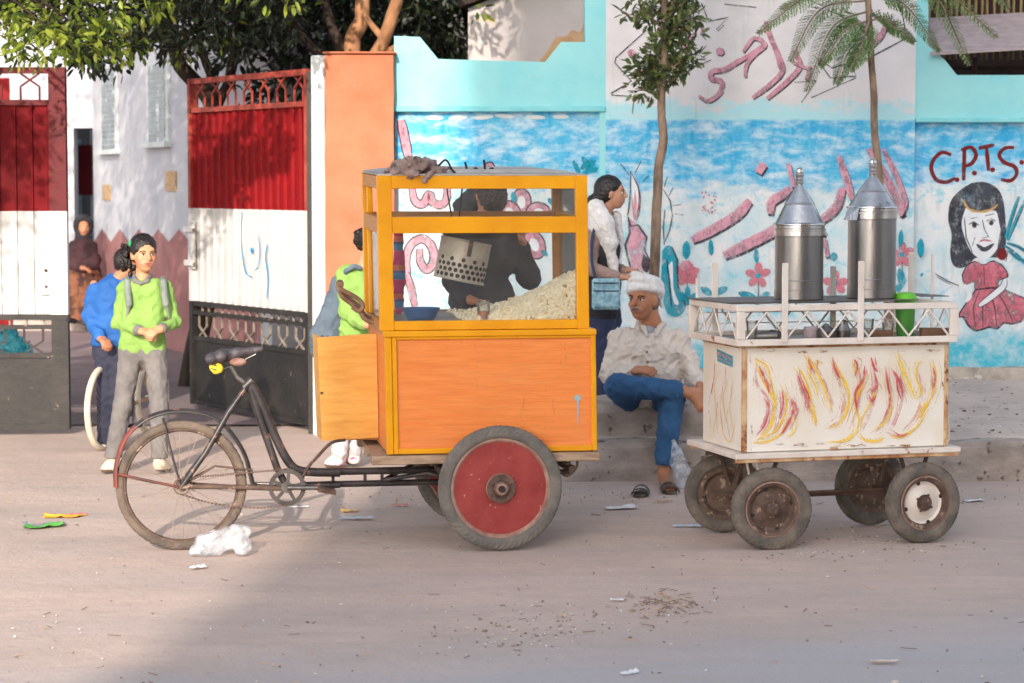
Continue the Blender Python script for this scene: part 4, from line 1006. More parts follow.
def low(mb):
    B = lambda *a, ch=.003: mb.box(*a[:6], a[6], fn=SH, ch=ch)
    y = M['yel']; f = YF - .016
    B(lx0, lx0 + .035, f, YF + .03, zbot, zl0 - .03, y); B(lx0 + .037, lx0 + .062, f + .004, YF + .03, zbot, zl0 - .03, y)
    B(lx1 - .026, lx1, f, YF + .03, zbot, zl0 - .03, y); B(lx0 + .062, lx1 - .026, f + .002, YF + .03, zbot, zbot + .028, y)
    B(lx0 - .004, lx1 + .003, f - .008, YF + .06, zl0 - .03, zl0, y); B(lx0 + .062, lx1 - .026, f + .002, YF + .03, zl0 - .045, zl0 - .031, y)
    B(lx0, lx0 + .03, YB - .03, YB, zbot, zl0 - .03, M['yel_s']); B(lx1 - .03, lx1, YB - .03, YB, zbot, zl0 - .03, y)
    B(lx0 - .003, lx0 + .05, YF + .061, YB, zl0 - .03, zl0 - .002, M['yel_s']); B(lx1 - .05, lx1 + .003, YF + .061, YB, zl0 - .03, zl0 - .002, y); B(lx0 + .051, lx1 - .051, YB - .05, YB - .001, zl0 - .03, zl0 - .002, M['yel_s'])
part('cabinet_frame', low)
part('front_panel', lambda mb: mb.box(lx0 + .055, lx1 - .02, YF, YF + .014, zbot + .01, zl0 - .02, M['lam'], SH))
for a in ((lx0 + .006, lx0 + .02, YF + .031, YB - .031), (lx1 - .02, lx1 - .006, YF + .031, YB - .031), (lx0 + .031, lx1 - .031, YB - .02, YB - .006)):
    part('side_panel', lambda mb: mb.box(*a, zbot + .005, zl0 - .032, M['lam'], SH))
pd = Paint(PM @ Vector((0, YF - .001, 0)), PR @ Vector((0, -1, 0)), PI_)
DRIP = mat('grey blue paint drip', (150, 166, 176))
pd.blob((577.5, 398), 3.6, 3.4, DRIP, .2, 10); pd.stroke([(577.6, 398), (577.8, 410), (577.6, 425)], 2.6, DRIP, .2, .1, 6, 1.2); pd.build('paint_drip', pc)
part('serving_shelf', lambda mb: mb.box(lx0 + .052, lx1 - .052, YF + .062, YB - .052, zl1 - .028, zl1 - .006, M['roof'], SH))
def panes(mb, *a): mb.box(*a, M['glass'], SH)
for a in ((ux0 + wl + .001, ux1 - wr_ - .001, YF + .018, YF + .021, zl1 + .001, zm0 - .001), (ux0 + wl + .001, ux1 - wr_ - .001, YF + .018, YF + .021, zm1 + .001, ztb - .001),
          (ux0 + .018, ux0 + .021, YF + .052, .598, zl1, zm0 - .004), (ux1 - .021, ux1 - .018, YF + .052, YB - .052, zl1, zm0 - .004), (ux1 - .021, ux1 - .018, YF + .052, YB - .052, zm1, ztb - .004)):
    part('window_pane', lambda mb: panes(mb, *a))
def roof(mb):
    n = 12; m = M['roof']
    mb.box(ux0 + .004, ux1 - .004, YF + .004, YB, ztop, ztop + .008, m, SH)
    # sheet sagging up into a shallow crown
    for i in range(n):
        xa, xb = ux0 + .01 + (ux1 - ux0 - .02) * i / n, ux0 + .01 + (ux1 - ux0 - .02) * (i + 1) / n
        h = lambda x: .008 + .020 * min(1, 6 * (x - ux0) / (ux1 - ux0), 6 * (ux1 - x) / (ux1 - ux0) + .02)
        mb.hexa([SH(xa, .25, ztop + .009), SH(xb, .25, ztop + .009), SH(xb, YB - .01, ztop + .009), SH(xa, YB - .01, ztop + .009), SH(xa, .27, ztop + h(xa)), SH(xb, .27, ztop + h(xb)), SH(xb, YB - .02, ztop + h(xb) + .004), SH(xa, YB - .02, ztop + h(xa) + .004)], m)
part('roof', roof)
# open wooden locker in front of the cabinet
def board(mb):
    y = .45; q = [L1(322, 441, y), L1(378.5, 437.5, y), L1(376.5, 333.5, y), L1(317.5, 337.5, y)]; t = Vector((0, .018, 0))
    mb.hexa([q[0], q[1], q[1] + t, q[0] + t, q[3], q[2], q[2] + t, q[3] + t], M['ply'])
    q0, q3 = q[0] + t * 1.1, q[3] + t * 1.1; d = Vector((0, .28, -.0)); u = Vector((.016, 0, 0))
    mb.hexa([q0, q0 + u, q0 + u + d, q0 + d, q3, q3 + u, q3 + u + d, q3 + d], M['ply'])
    a, b = q[0] + t * 1.1 + u * 1.1, q[1] + t * 1.1; b.z = a.z; up = Vector((0, 0, .015))
    mb.hexa([a, b, b + d, a + d, a + up, b + up, b + d + up, a + d + up], M['yel_s'])
part('locker_board', board)
part('knot', lambda mb: mb.lathe([(0, .008), (.003, .006), (.004, 0)], L1(321.8, 393, .447), (0, -1, 0), M['rust'], 10))
def bed(mb):
    x0 = US(372, 460, .05)[0]; x1 = US(600, 460, .05)[0]; z1 = zbot - .006; z0 = z1 - .045
    mb.box(x0, x1, .045, .12, z0, z1, M['plank'], SH, .004); mb.box(x0, x1, .36, .44, z0, z1, M['plank'], SH, .004); mb.box(x0, x1, .72, .80, z0, z1, M['plank'], SH, .004)
    mb.box(x0 + .02, x1 - .02, .121, .359, z0 + .02, z1 - .001, M['plank'], SH); mb.box(x0 + .02, x1 - .02, .441, .719, z0 + .02, z1 - .001, M['plank'], SH)
part('plank_bed', bed)
WR = .325; TR = .93
def big_wheel(y):
    w = part('wheel', lambda mb: (mb.lathe([(-.022, .0), (-.022, .045), (-.012, .075), (-.008, .24), (-.016, .248), (-.016, .262)], (0, y, WR), (0, 1, 0), M['disc'], 64, mats=[M['hub'], M['hub'], M['disc'], M['dust'], M['dust']]), mb.lathe([(.022, .0), (.022, .045), (.010, .075), (.006, .24), (.016, .248), (.016, .262)], (0, y, WR), (0, 1, 0), M['disc'], 64)))
    part('tyre', lambda mb: tyre(mb, (0, y, WR), (0, 1, 0), WR, .058, .07, M['tyre2'], 120, .0035), w)
    def hub(mb):
        s = -1
        mb.lathe([(0, .078), (.010, .074), (.012, .045), (.03, .040), (.034, .030), (.034, .018), (.05, .016), (.05, 0)], (0, y - .022, WR), (0, -1, 0), M['hub'], 28, mats=[M['dust'], M['hub'], M['hub'], M['hub'], M['dust'], M['blk'], M['blk']])
        for k in range(5):
            a = 2 * PI * k / 5 + .3; mb.lathe([(0, .008), (.012, .007), (.012, 0)], (math.cos(a) * .06, y - .034, WR + math.sin(a) * .06), (0, -1, 0), M['rust'], 6)
    part('hub', hub, w)
big_wheel(0); big_wheel(TR)
part('axle', lambda mb: mb.tube([(0, .03, WR), (0, TR - .03, WR)], .018, M['rust'], 10))
def chassis(mb):
    f = M['frame']
    for yy, py in ((.34, 472.5), (.34, 485)):
        a = L1(300, py, yy); b = Vector((.30, yy, a.z)); mb.tube([a, b], .019 if py < 480 else .017, f, 8)
    for yy in (.2, .66): mb.tube([(-.30, yy, .372), (.42, yy, .376)], .014, M['rust'], 8); mb.bar((0, yy, .34), (0, yy, .44), .03, .02, M['rust'])
    for x in (L1(333, 478, .34).x, L1(365, 478, .34).x, L1(382, 478, .34).x): mb.bar((x, .34, L1(320, 486, .34).z), (x, .34, L1(320, 471, .34).z), .016, .016, f)
    mb.tube([L1(384, 480, .34), (-.35, .2, .385), (-.30, .2, .372)], .012, f); mb.tube([L1(384, 480, .34), (-.35, .66, .385), (-.30, .66, .372)], .012, f)
    for x in (-.28, .1, .4): mb.bar((x, .1, .40), (x, .78, .40), .03, .03, M['rust'])
part('chassis', chassis)
def hook(mb):
    P = [(561, 460), (568, 464), (572, 458), (577, 460), (576, 468), (567, 476), (559, 470), (557, 462)]
    mb.tube(spline([L1(x, y, .10) for x, y in P], 4), .007, M['rust'], 6)
part('tow_hook', hook)
# pedal end
YW = .30
wc = L1(181.5, 487.5, YW); wc.z = .336
bw = part('wheel', lambda mb: [mb.tube([wc + Vector((math.cos(a) * .022, s * .03, math.sin(a) * .022)), wc + Vector((math.cos(a + s * .5) * .288, 0, math.sin(a + s * .5) * .288))], .0013, M['spoke'], 4, False) for k in range(36) for s in ((-1, 1)[k % 2],) for a in (2 * PI * k / 36,)])
part('tyre', lambda mb: tyre(mb, wc, (0, 1, 0), .337, .046, .046, M['tyre3'], 110, .002), bw)
part('rim', lambda mb: mb.lathe([(-.014, .302), (-.014, .286), (0, .280), (.014, .286), (.014, .302), (-.014, .302)], wc, (0, 1, 0), M['rust'], 72), bw)
part('hub', lambda mb: (mb.lathe([(-.045, 0), (-.045, .016), (-.03, .018), (-.03, .03), (-.026, .03), (-.024, .016), (.024, .016), (.026, .03), (.03, .03), (.03, .02), (.045, .02), (.045, 0)], wc, (0, 1, 0), M['rust'], 20), mb.lathe([(-.052, .038), (-.052, .044), (-.047, .044), (-.047, .038)], wc, (0, 1, 0), M['hub'], 24)), bw)
l = lambda x, y, d=0: L1(x, y, YW + d) 
def frame(mb):
    f = M['frame']
    bb = l(287, 487.5)
    for s in (-.055, .055):
        mb.tube([wc + Vector((0, s, 0)), l(206, 452, s), l(228, 413, s * .6), l(245, 389, s * .3)], [.014, .016, .016, .014], f, 10)
        mb.tube([wc + Vector((0, s, 0)), l(230, 487, s), bb + Vector((-.03, s * .6, 0))], .013, M['rust'], 10)
    mb.tube([l(249, 384), l(262, 425), l(277, 468), bb], [.022, .020, .019, .019], f, 12)
    mb.tube(spline([l(250, 383), l(260, 400), l(275, 436), l(286, 458), l(296, 469), l(312, 472), l(340, 472.5)], 4), .023, f, 12)
    mb.tube([l(244, 388), l(252, 380)], .026, f, 12)
    mb.tube([bb + Vector((0, -.035, 0)), bb + Vector((0, .035, 0))], .021, f, 14)
    mb.tube([bb, l(305, 486), l(340, 485)], .017, f, 8)
    mb.tube([l(249, 386), l(237, 377), l(231, 366)], [.012, .011, .011], M['steel'], 8)
    mb.tube(spline([l(302, 478, -.02), l(309, 466, -.02), l(318, 456, -.03), l(331, 443, -.05), (L1(345, 440, .30))], 4), .009, M['rust'], 6)
part('frame', frame)
def guard(mb):
    P = spline([l(x, y) for x, y in ((114.5, 487), (115, 465), (124, 438), (142, 420), (165, 411), (192, 410), (216, 417), (232, 432), (246, 455), (254, 484))], 6); N = len(P)
    vs = []
    for i, p in enumerate(P):
        d = (P[min(i + 1, N - 1)] - P[max(i - 1, 0)]).normalized(); nrm_ = Vector((d.z, 0, -d.x)); nrm_ = nrm_ if (wc - p).dot(nrm_) > 0 else -nrm_
        for q, dd in ((-.034, .016), (-.028, .002), (0, -.006), (.028, .002), (.034, .016), (.031, .017), (.026, .005), (0, -.003), (-.026, .005), (-.031, .017)): vs.append(p + Vector((0, q, 0)) + nrm_ * dd)
    for i in range(N - 1):
        fs = [(i * 10 + k, i * 10 + (k + 1) % 10, (i + 1) * 10 + (k + 1) % 10, (i + 1) * 10 + k) for k in range(10)]
        mb.add(vs[i * 10:(i + 2) * 10], [tuple(x - i * 10 for x in f) for f in fs], M['redrust'] if i < 16 else M['frame'], True)
    for s in (-.036, .036):
        mb.tube([l(163, 418, s), l(172, 455, s), l(180, 483, s)], .007, M['frame'], 6); mb.tube([l(118, 474, s), l(145, 480, s), l(178, 487, s)], .008, M['redrust'], 6)
        mb.tube([wc + Vector((0, s, 0)), l(215, 466, s), l(253, 470, s)], .006, M['rust'], 6)
part('mudguard', guard)
CHR = mat('worn dark chainring', (98, 92, 90), (70, 64, 62), 14, .45, .5)
def crank(mb):
    c = l(287.2, 487.3, -.045)
    mb.lathe([(-.003, .096), (-.003, .074), (.003, .074), (.003, .096), (-.003, .096)], c, (0, 1, 0), CHR, 40)
    for k in range(5):
        a = 2 * PI * k / 5 + .2; mb.bar(c + Vector((math.cos(a) * .012, 0, math.sin(a) * .012)), c + Vector((math.cos(a) * .085, 0, math.sin(a) * .085)), .018, .005, CHR, (0, 1, 0))
    mb.lathe([(-.006, 0), (-.006, .03), (.004, .03), (.004, 0)], c, (0, 1, 0), M['steel'], 20)
    for k in range(40):
        a = 2 * PI * k / 40; p = c + Vector((math.cos(a) * .096, 0, math.sin(a) * .096)); mb.bar(p, p + Vector((math.cos(a) * .006, 0, math.sin(a) * .006)), .004, .003, M['steel'], (0, 1, 0))
    e = l(320, 488, -.07); mb.tube([c + Vector((0, -.02, 0)), e], [.013, .011], M['steel'], 8)
    mb.tube([c + Vector((0, .1, 0)), c + Vector((-.16, .11, .01))], .009, M['steel'], 8)
cr = part('crank', crank)
def pedal(mb):
    e = l(326, 489, -.07)
    for s in (-.03, .03): mb.bar(e + Vector((-.045, s - .035, .006)), e + Vector((.045, s - .035, -.012)), .022, .024, M['hub'])
    mb.tube([e + Vector((0, .0, 0)), e + Vector((0, -.075, 0))], .007, M['steel'], 6)
part('pedal', pedal, cr)
def chain(mb):
    c1 = Vector((wc.x, l(287, 487, -.045).y, wc.z)); c2 = l(287.2, 487.3, -.045)
    P = [c1 + Vector((0, 0, .042))] + [c2 + Vector((0, 0, .094))]
    Q = [c1 + Vector((0, 0, -.042)), c1.lerp(c2, .3) + Vector((0, 0, -.088)), c1.lerp(c2, .7) + Vector((0, 0, -.108)), c2 + Vector((0, 0, -.095))]
    for pts in (P, spline(Q, 10)):
        L_ = [(pts[i], pts[i + 1]) for i in range(len(pts) - 1)]
        for a, b in L_:
            n = max(1, int((b - a).length / .0127)); 
            for k in range(n):
                p, q = a.lerp(b, (k + .1) / n), a.lerp(b, (k + .9) / n); mb.bar(p, q, .006, .009, M['hub'])
part('chain', chain)
def saddle():
    P = [PM @ l(x, y) for x, y in ((212, 358), (222, 356), (238, 353), (252, 350), (261, 349))]
    pr = [('c', P[0] + Vector((0, -.06, 0)), P[0] + Vector((0, .06, 0)), .028, .028), ('c', P[1] + Vector((0, -.05, 0)), P[1] + Vector((0, .05, 0)), .03, .03), ('c', P[1], P[2], .035, .026), ('c', P[2], P[4], .026, .014)]
    o = nets('saddle', pr, [M['blackp']], pc, (0, 0, 0), k=.02, h=.005, wave=[(.0015, .03, 4)])
    o.data.transform(PI_)
    return o
sd = saddle()
part('spring_frame', lambda mb: [mb.tube([l(214 + 0 * k, 362, s) + Vector((math.cos(t * .9) * .014, math.sin(t * .9) * .014, -.003 * t)) for t in range(18)], .003, M['steel'], 5) for k, s in ((0, -.04), (1, .04))] + [mb.tube([l(214, 372, s), l(232, 366, 0), l(256, 354, s * .3)], .004, M['steel'], 5) for s in (-.035, .035)] and None, sd)
YC = mat('yellow foam', (226, 200, 60), (200, 170, 40), 9, .9)
def foam(mb): mb.ell(l(216, 367, -.02), (.038, .03, .035), YC, 12, 8, fn=lambda p: p * (1 + .3 * fbm(p + Vector((2, 2, 2)), 16)))
part('torn_padding', foam, sd)
part('seat_lining', lambda mb: mb.ell(l(238, 362, -.02), (.045, .03, .022), M['dust'], 12, 8), sd)
# handle bar bolted to the cabinet end
HB = mat('worn brown handle', (120, 88, 70), (150, 116, 92), 12, .7, 0, .3, 40)
def handle(mb):
    for d, dy in ((0, 0), (.06, -3)):
        mb.tube(spline([L1(x, y + dy, .42 + d) for x, y in ((338, 285), (342, 296), (352, 304), (360, 311), (364, 318), (372, 322), (381, 321), (386, 318))], 5), .013, HB, 8)
    mb.tube(spline([L1(x, y, .40) for x, y in ((340, 289), (348, 293), (358, 299), (363, 306), (359, 311), (352, 307))], 5), .012, HB, 8)
    mb.tube([L1(340, 286, .42), L1(340, 283, .52)], .02, HB, 8)
part('push_handle', handle)
# ---- what the cabinet carries
def wpt(px, py, y): return PM @ L1(px, py, y)
POP = [mat('popped corn', (244, 230, 196), (252, 244, 222), 60, .8), mat('golden popped corn', (236, 206, 150), (244, 224, 184), 50, .8)]
PB0 = mat('popcorn gap shade', (176, 142, 96), (150, 116, 76), 30, .9)  # darker base colour puts shade into the gaps between kernels
def heap():
    mb = MB(); rr = random.Random(4)
    zf = SH(0, .2, zl1 - .006)[2]
    tb_ = [(-.17, .0), (-.1, .008), (0, .026), (.12, .068), (.22, .112), (.33, .17), (.42, .225), (.44, .235)]
    def top(x, y):
        for (a, ha), (b, hb) in zip(tb_, tb_[1:]):
            if a <= x <= b: h = ha + (hb - ha) * (x - a) / (b - a); break
        else: h = 0 if x < 0 else tb_[-1][1]
        t = (y - .12) / .62; return max(0, h * (1 - .5 * max(0, t - .25)) + .012 * fbm((x * 9, y * 9, 0), 1))
    x0, x1, y0, y1 = -.17, ux1 - .045, YF + .048, .70; nx, ny = 30, 24; vs = []
    for j in range(ny + 1):
        for i in range(nx + 1): x = x0 + (x1 - x0) * i / nx; y = y0 + (y1 - y0) * j / ny; vs.append((x - .017 * .2, y, zf + top(x, y) * .93 - .004))
    mb.add(vs, [(j * (nx + 1) + i, j * (nx + 1) + i + 1, (j + 1) * (nx + 1) + i + 1, (j + 1) * (nx + 1) + i) for j in range(ny) for i in range(nx)], PB0)
    for i in range(nx):   # front skirt
        a, b = vs[i], vs[i + 1]; mb.add([(a[0], a[1], zf), (b[0], b[1], zf), b, a], [(0, 1, 2, 3)], PB0)
    def kern(p):
        m = POP[0] if rr.random() < .94 else POP[1]
        for k in range(3): mb.ell(p + rv(rr) * .009, (rr.uniform(.007, .0125),) * 3, m, 6, 4)
    for i in range(1500):
        x = x0 + (x1 - x0) * rr.random() ** .75; y = y0 + (y1 - y0) * rr.random() ** 1.4; kern(Vector((x, y, zf + top(x, y) + rr.uniform(-.008, .012))))
    for i in range(620):
        x = x0 + (x1 - x0) * rr.random() ** .6; h = top(x, y0); kern(Vector((x, y0 + .002, zf + rr.random() * h)))
    mb.v = [tuple(PM @ Vector(v)) for v in mb.v]
    return tag(mb.build('popcorn', loc=tuple(PM @ Vector((.2, .3, zf)))), 'heap of fresh popcorn piled against the cabinet glass', 'popcorn', kind='stuff')
heap()
zs = lambda y: SH(0, y, zl1 - .005)[2]
def lcyl(name, label, cat, px, y, prof, m, z0=None, mats=None, n=32, rootm=PM, Lf=L1, axis=(0, 0, 1), py=320, parts=()):
    p = Lf(px, py, y); c = Vector((p.x, y, zs(y) if z0 is None else z0)); wc_ = rootm @ c
    mb = MB(); mb.lathe(prof, (0, 0, 0), axis, m, n, mats=mats); o = mb.build(name); o.location = wc_; tag(o, label, cat)
    for nm, fn in parts: mb = MB(); fn(mb); mb.build(nm, o)
    return o
BLU = mat('blue plastic', (36, 104, 170), (30, 90, 150), 6, .4)
lcyl('bowl', 'blue plastic bowl on the cabinet shelf behind the glass', 'bowl', 421, .20, [(0, 0), (0, .062), (.012, .075), (.058, .098), (.064, .102), (.064, .096), (.055, .092), (.012, .068), (.006, 0)], BLU)
OJ = mat('orange powder', (214, 120, 60), (200, 100, 50), 20, .8)
lcyl('glass_jar', 'small glass jar of orange powder beside the popcorn', 'jar', 483.5, .135, [(0, 0), (0, .034), (.09, .034), (.095, .030), (.102, .031), (.102, .028), (.092, .027), (.006, .030), (.006, 0)], M['jar'], parts=[('orange_powder', lambda mb: mb.lathe([(.007, 0), (.007, .029), (.045, .029), (.05, .015), (.05, 0)], (0, 0, 0), (0, 0, 1), OJ, 20))])
# perforated popper drum hanging from the roof
bt, tp = L1(458.5, 281, .36), L1(466.5, 240, .36); ax = (tp - bt); Hh = ax.length; ax.normalize(); Rr = .134
dr = empty('popcorn_popper', tuple(PM @ bt), 'tilted steel drum with round holes hanging inside the popcorn cabinet', 'popper', rz=A1)
lo = lambda v: Vector(v) - bt
DRM = mat('scuffed steel drum', (196, 186, 172), (168, 158, 148), 6, .5, .25, .2, 20, speck=((176, 160, 140), 18, .6)); BLK2 = mat('soot black', (26, 24, 24), (40, 36, 34), 9, .7)
mb = MB(); mb.lathe([(0, 0), (0, Rr), (.004, Rr + .003), (.010, Rr), (Hh - .012, Rr), (Hh - .006, Rr + .004), (Hh, Rr), (Hh, Rr - .006), (.01, Rr - .006)], (0, 0, 0), ax, DRM, 56); mb.build('drum', dr)
mb = MB(); u0 = Vector((0, -1, 0)); u0 = (u0 - ax * u0.dot(ax)).normalized(); s0 = ax.cross(u0)
for row in range(4):
    for k in range(-5, 6):
        a = (k + (row % 2) * .5) * .235; h = Hh * (.12 + row * .13)
        if abs(a) > 1.25: continue
        if row == 3 and k % 2 == 0: continue
        e = u0 * math.cos(a) + s0 * math.sin(a); mb.lathe([(.0, .0115), (.0022, .0105), (.0024, 0)], ax * h + e * (Rr - .0005), e, BLK2, 10)
mb.build('hole_pattern', dr)
mb = MB(); e = u0 * math.cos(.05) + s0 * math.sin(.05); mb.bar(ax * Hh * .62 + e * (Rr + .003), ax * Hh * 1.0 + e * (Rr + .003), .022, .004, M['rust'], e); mb.build('strap', dr)
mb = MB(); mb.lathe([(0, 0), (0, .15), (.02, .165), (.03, .16), (.05, .05), (.05, 0)], lo(L1(473, 238, .44)), (0.02, 0, 1), BLK2, 40); mb.build('lid', dr)
for a, b in ((L1(447, 190, .30), L1(452, 219, .33)), (L1(462, 190, .40), L1(459, 221, .38)), (L1(452, 219, .33), L1(446, 238, .36)), (L1(459, 221, .38), L1(470, 238, .44)), (L1(447, 190, .30), L1(447, 178, .30)), (L1(462, 190, .40), L1(462, 178, .4))): mb = MB(); mb.tube([lo(a), lo(b)], .0045, BLK2, 6); mb.build('hanging_rod', dr)
# striped cloth and dark rag inside, cloth and wire on the roof
def striped():
    t = NT('striped cloth'); v = t.coord(); sx = t.node('ShaderNodeSeparateXYZ'); t.link(v, sx.inputs[0])
    f = t.math('FRACT', t.math('MULTIPLY', sx.outputs['Z'], 6.5)); c = t.ramp(f, [(0.0, srgb((216, 40, 116))), (.45, srgb((226, 70, 130))), (.5, srgb((60, 140, 190))), (.72, srgb((80, 90, 160))), (.8, srgb((230, 120, 90)))], 'CONSTANT')
    t.link(c, t.b.inputs['Base Color']); t.b.inputs['Roughness'].default_value = .9; return t.m
a, b = wpt(398.5, 234, .62), wpt(399, 322, .62)
nets('striped_scarf', [('c', a + Vector((0, 0, -.0)), a.lerp(b, .5) + Vector((.004, 0, 0)), .026, .034), ('c', a.lerp(b, .5), b + Vector((0, 0, .06)), .034, .022)], [striped()], None, tuple(b), h=.008, wave=[(.005, .05, 3)])
tag(bpy.data.objects['striped_scarf'], 'pink and blue striped scarf hanging at the cabinet corner post', 'scarf')
RAG = mat('grey brown rag', (150, 128, 120), (122, 102, 96), 9, .95, 0, .4, 60)
def rag():
    P = [wpt(x, y, d) for x, y, d in ((392, 171, .10), (402, 167, .16), (414, 165, .14), (425, 166, .20), (436, 172, .13), (444, 170, .3), (428, 175, .09), (410, 173, .08))]; pr = []
    for p, r in zip(P, (.022, .04, .052, .045, .026, .02, .018, .03)): pr.append(('e', p, (r * 1.35, r * 1.3, r * .8)))
    pr += [('c', P[0], P[1], .016, .03), ('c', P[3], P[4], .03, .016), ('c', P[4], P[5], .018, .01), ('c', P[6], wpt(425, 181, .062), .012, .006)]
    o = nets('rag', pr, [RAG], None, tuple(P[2]), k=.02, h=.006, wave=[(.011, .05, 8), (.005, .022, 5)]); return tag(o, 'crumpled grey brown cloth lying on the roof of the yellow cabinet', 'cloth')
rag()
def wires():
    mb = MB(); rr = random.Random(2)
    for P in ([(438, 166), (446, 160), (452, 170), (458, 176)], [(458, 176), (470, 173), (476, 168), (480, 175)], [(465, 162), (468, 172), (474, 176)], [(484, 160), (486, 172), (492, 168), (495, 175)], [(446, 176), (470, 174), (497, 175)], [(470, 170), (490, 172)]):
        mb.tube(spline([wpt(x, y, .3 + rr.uniform(-.05, .05)) for x, y in P], 4), .006, BLK2, 5)
    return tag(mb.build('wire_bundle', loc=tuple(wpt(470, 176, .3))), 'tangle of black wire on the cabinet roof beside the cloth', 'wire')
wires()

# ================================================================= drinks cart
O2 = Vector((1.339, 11.96, 0)); A2 = R(16)
dc = empty('drinks_cart', tuple(O2), 'white handcart painted with red and yellow flames on four tyres', 'handcart', rz=A2)
DM = dc.matrix_basis; DI = DM.inverted(); DRt = DM.to_3x3()
def L2(px, py, y): return DI @ onplane(px, py, DM @ Vector((0, y, 0)), DRt @ Vector((0, -1, 0)))
def part2(name, fn, parent=None, weld=False): mb = MB(); fn(mb); return mb.build(name, parent or dc, weld=weld)
bx0, by0, by1 = -.147, .032, .614; bx1 = L2(947.7, 400, by0).x; bz0 = L2(850, 449, by0).z; bz1 = L2(850, 342, by0).z
def body(mb):
    mb.box(bx0, bx1, by0, by1, bz0, bz1, M['cream'], ch=.004)
part2('box', body)
def trim(mb):
    r = M['rusty_w']
    for x in (bx0, bx1 - .02): mb.box(x - .003, x + .022, by0 - .004, by0 + .02, bz0, bz1 - .025, r, ch=.003)
    mb.box(bx0 - .004, bx1 + .004, by0 - .005, by0 + .02, bz1 - .024, bz1 - .001, M['rusty_w'], ch=.003); mb.box(bx0 - .006, bx0 + .02, by0 + .022, by1, bz1 - .024, bz1 - .001, r, ch=.003)
    for x in (.36, .77): mb.box(x - .02, x + .02, by0 - .012, by0 - .004, bz0 + .001, bz0 + .014, M['rusty_w'])
    mb.tube(spline([(bx1 + .004, by0 + .03, bz0 + .16), (bx1 + .02, by0 + .03, bz0 + .14), (bx1 + .022, by0 + .03, bz0 + .03), (bx1 + .004, by0 + .03, bz0 + .01)], 4), .006, M['white_c'], 6)
part2('trim', trim)
part2('platform', lambda mb: (mb.box(-.20, 1.07, -.01, .72, bz0 - .032, bz0 - .003, M['white_c'], ch=.004), mb.box(-.19, 1.06, .0, .03, bz0 - .05, bz0 - .033, M['rusty_w']), mb.box(-.19, 1.06, .65, .70, bz0 - .05, bz0 - .033, M['rusty_w'])))
rx0, rx1, ry0, ry1 = -.205, L2(957, 330, -.02).x, -.03, .68; rz0, rz1 = L2(850, 341, -.03).z, L2(850, 307, -.03).z
def rails(mb):
    w = M['white_c']; h = .034
    for z in (rz0, rz1):
        hh = h / 2 if z == rz0 else h / 2 * .95
        mb.box(rx0, rx1, ry0, ry0 + .018, z - hh, z + hh, w, ch=.003); mb.box(rx0, rx1, ry1 - .018, ry1, z - hh, z + hh, w, ch=.003)
        mb.box(rx0 + .001, rx0 + .018, ry0 + .019, ry1 - .019, z - hh, z + hh, w, ch=.003); mb.box(rx1 - .018, rx1 - .001, ry0 + .019, ry1 - .019, z - hh, z + hh, w, ch=.003)
    for x in (rx0, rx1 - .04):
        for y in (ry0, ry1 - .018): mb.box(x - .004, x + .044, y - .003, y + .021, rz0 + .0175, rz1 - .017, w, ch=.003)
part2('tray_rail', rails)
def zig(mb):
    def run(a, b, n):
        for k in range(n):
            for s in (0, 1):
                t0, t1 = (k + s * .5) / n, (k + .5 + s * .5) / n; z0, z1 = (rz0 + .02, rz1 - .02) if s == 0 else (rz1 - .02, rz0 + .02)
                p, q = Vector(a).lerp(Vector(b), t0), Vector(a).lerp(Vector(b), t1); p.z = z0; q.z = z1; mb.tube([p, q], .0055, M['white_c'], 6)
    run((rx0 + .05, ry0 + .009, 0), (rx1 - .05, ry0 + .009, 0), 5); run((rx0 + .05, ry1 - .009, 0), (rx1 - .05, ry1 - .009, 0), 5)
    run((rx0 + .009, ry0 + .04, 0), (rx0 + .009, ry1 - .04, 0), 3); run((rx1 - .009, ry0 + .04, 0), (rx1 - .009, ry1 - .04, 0), 3)
    for z in (.33, .66):
        zz = rz0 + (rz1 - rz0) * z; mb.tube([(rx0 + .05, ry1 - .009, zz), (rx1 - .05, ry1 - .009, zz)], .003, M['white_c'], 5)
part2('tray_lattice', zig)
part2('tray', lambda mb: mb.box(rx0 + .02, rx1 - .02, ry0 + .02, ry1 - .02, rz0 - .016, rz0 - .006, M['steel']))
for px, y, t in ((785, ry0 - .006, 263), (861, ry0 - .006, 261), (715, ry1 + .0, 263), (833, ry1, 266), (911, ry1, 252), (697, ry1, 278), (932, ry1, 254)):
    p = L2(px, 300, y); zt = L2(px, t, y).z; w = .017 if px < 912 else .008
    if px == 697: w = .008
    part2('upright', lambda mb: mb.box(p.x - w, p.x + w, y - .004, y + .004, rz0 + .0, zt, M['white_c'], ch=.002))
